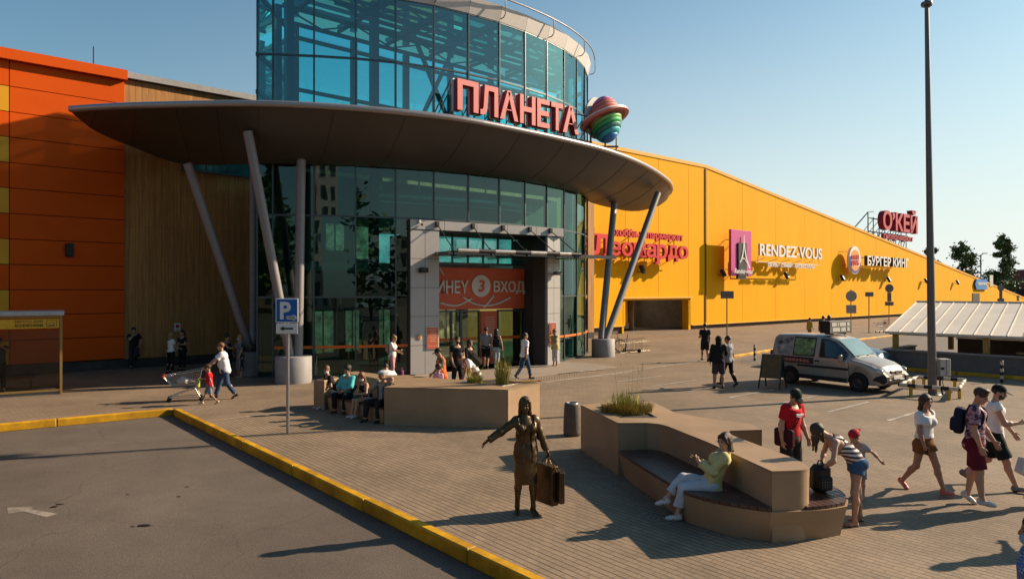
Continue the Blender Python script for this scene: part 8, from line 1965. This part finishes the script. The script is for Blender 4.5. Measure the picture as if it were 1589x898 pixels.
def ftree(label, px, pt, w, Y, seed, zb=0.0, **kw):
    kw['n'] = int(kw.get('n', 2600)*1.9); kw['leaf'] = kw.get('leaf', .3)*1.25
    q = A(px, pt, Y); tree(label, (q.x, q.y, zb), q.z-zb, w*Y/F, seed, **kw)
ftree('small green tree peeping over the roof left of the lamp mast', 1444, 381, 32, 150, 3, base=.3, leaf=.28)
ftree('broad green tree standing over the sloping roof right of the lamp mast', 1493, 378, 50, 160, 5, base=.3, leaf=.30)
ftree('tallest green tree with an uneven top near the end of the roof', 1556, 367, 54, 165, 9, n=4200, base=.15, leaf=.32)
ftree('low dark tree at the far end of the yellow roof', 1570, 437, 34, 190, 12, n=1600, base=.1, leaf=.35)
q = A(1522, 396, 150); t = thing('street_lamp', 'thin far street lamp between the trees over the roof', 'street lamp', (q.x, q.y, 0)); g = MB(); g.tube([(0, 0, 0), (0, 0, q.z), (.5, 0, q.z+.4)], .12, 6); g.build('post', M_mast, t); g = MB(); g.bbox((.9, 0, q.z+.4), (1.0, .3, .18), 0, bev=.05); g.build('lamp_head', M_mast, t)
q = A(1600, 420, 200); t = thing('brick_building', 'dark red building at the right edge beyond the trees', 'building', (q.x+6, q.y, 0)); g = MB(); g.box((0, 0, 4.6), (15, 12, 9.2), 0); g.box((0, 0, 9.3), (15.4, 12.4, .3), 1)
g.build('wall', [mat('far_brick', (.16, .055, .045), .8), M_cop], t); g = MB(); g.box((0, -6.1, 1.8), (14, .2, 2.4), 0); g.build('shopfront', mat('far_pale', (.5, .48, .46), .6), t)
for k in range(4): g = MB(); g.box((-5.5+3.4*k, -6.06, 6.4), (1.4, .15, 1.7), 0); g.build('window', mat('car_glass', (.025, .03, .03), .05), t)
q = A(1562, 451, 185); t = thing('dark_fence', 'dark fence below the far trees at the end of the roof', 'fence', (q.x, q.y, 0)); g = MB(); g.box((4, 0, 2.0), (16, .2, 4.0), 0)
for k in range(9): g.box((-4+2*k, -.15, 2.05), (.15, .15, 4.2), 0)
g.build('panel', mat('fence_black', (.02, .02, .02), .8), t)
# aerial on the orange roof
q = A(145, 106, 30.5); t = thing('roof_aerial', 'thin aerial rod on the edge of the orange roof', 'aerial', (q.x, q.y, 12.9)); g = MB(); g.tube([(0, 0, 0), (0, 0, 1.0)], .022, 6); g.build('rod', M_seam, t); g = MB(); g.lathe([(.06, 0), (.05, .06), (.02, .08)], 8); g.build('foot', M_seam, t)
# ---- the other side of the car park, seen only mirrored in the glass; tree row added to darken the reflections
def block(label, x, y, w, d, h, m, nf, nw, accent=None):
    t = thing('apartment_block', label, 'building', (x, y, 0)); g = MB(); g.box((0, 0, h/2), (w, d, h), 0); g.box((0, 0, h+.2), (w+.4, d+.4, .4), 0)
    if accent: g.box((w*.12, d/2+.05, h*.5), (w*.16, .3, h*.98), 1)
    g.build('wall', [m, accent or m], t); g = MB(); wg = mat('block_window', (.03, .045, .05), .15)
    for i in range(nf):
        for j in range(nw):
            xx = -w/2+w*(j+.5)/nw
            if accent and abs(xx-w*.12) < w*.09: continue
            g.box((xx, d/2+.02, h*(i+.55)/nf), (w/nw*.42, .12, h/nf*.62))
    g.build('windows', wg, t)
    return t
block('white apartment block with a red stripe across the car park, mirrored in the glass', -2.0, -62, 11, 14, 22, mat('block_white', (.62, .58, .54), .7), 7, 8, mat('block_red', (.42, .09, .05), .7))
block('grey apartment block across the car park', 80, -80, 30, 14, 17, mat('block_grey', (.34, .32, .30), .8), 5, 12)
block('brown apartment block across the car park', -44, -70, 34, 14, 15, mat('block_brown', (.30, .21, .15), .8), 5, 12)
for k, (x, y, h) in enumerate(((-17, -52, 20), (-27, -48, 22), (13, -55, 19), (23, -50, 18), (-38, -55, 24), (33, -58, 21), (45, -60, 19), (-52, -50, 22), (58, -58, 20))):
    tree(['round', 'tall', 'bushy', 'low', 'wide', 'slender', 'young', 'dense', 'old'][k]+' green tree in the row added to darken the glass reflections', (x, y, 0), h, h*.75, 40+k, n=1500, base=.1, leaf=.85)
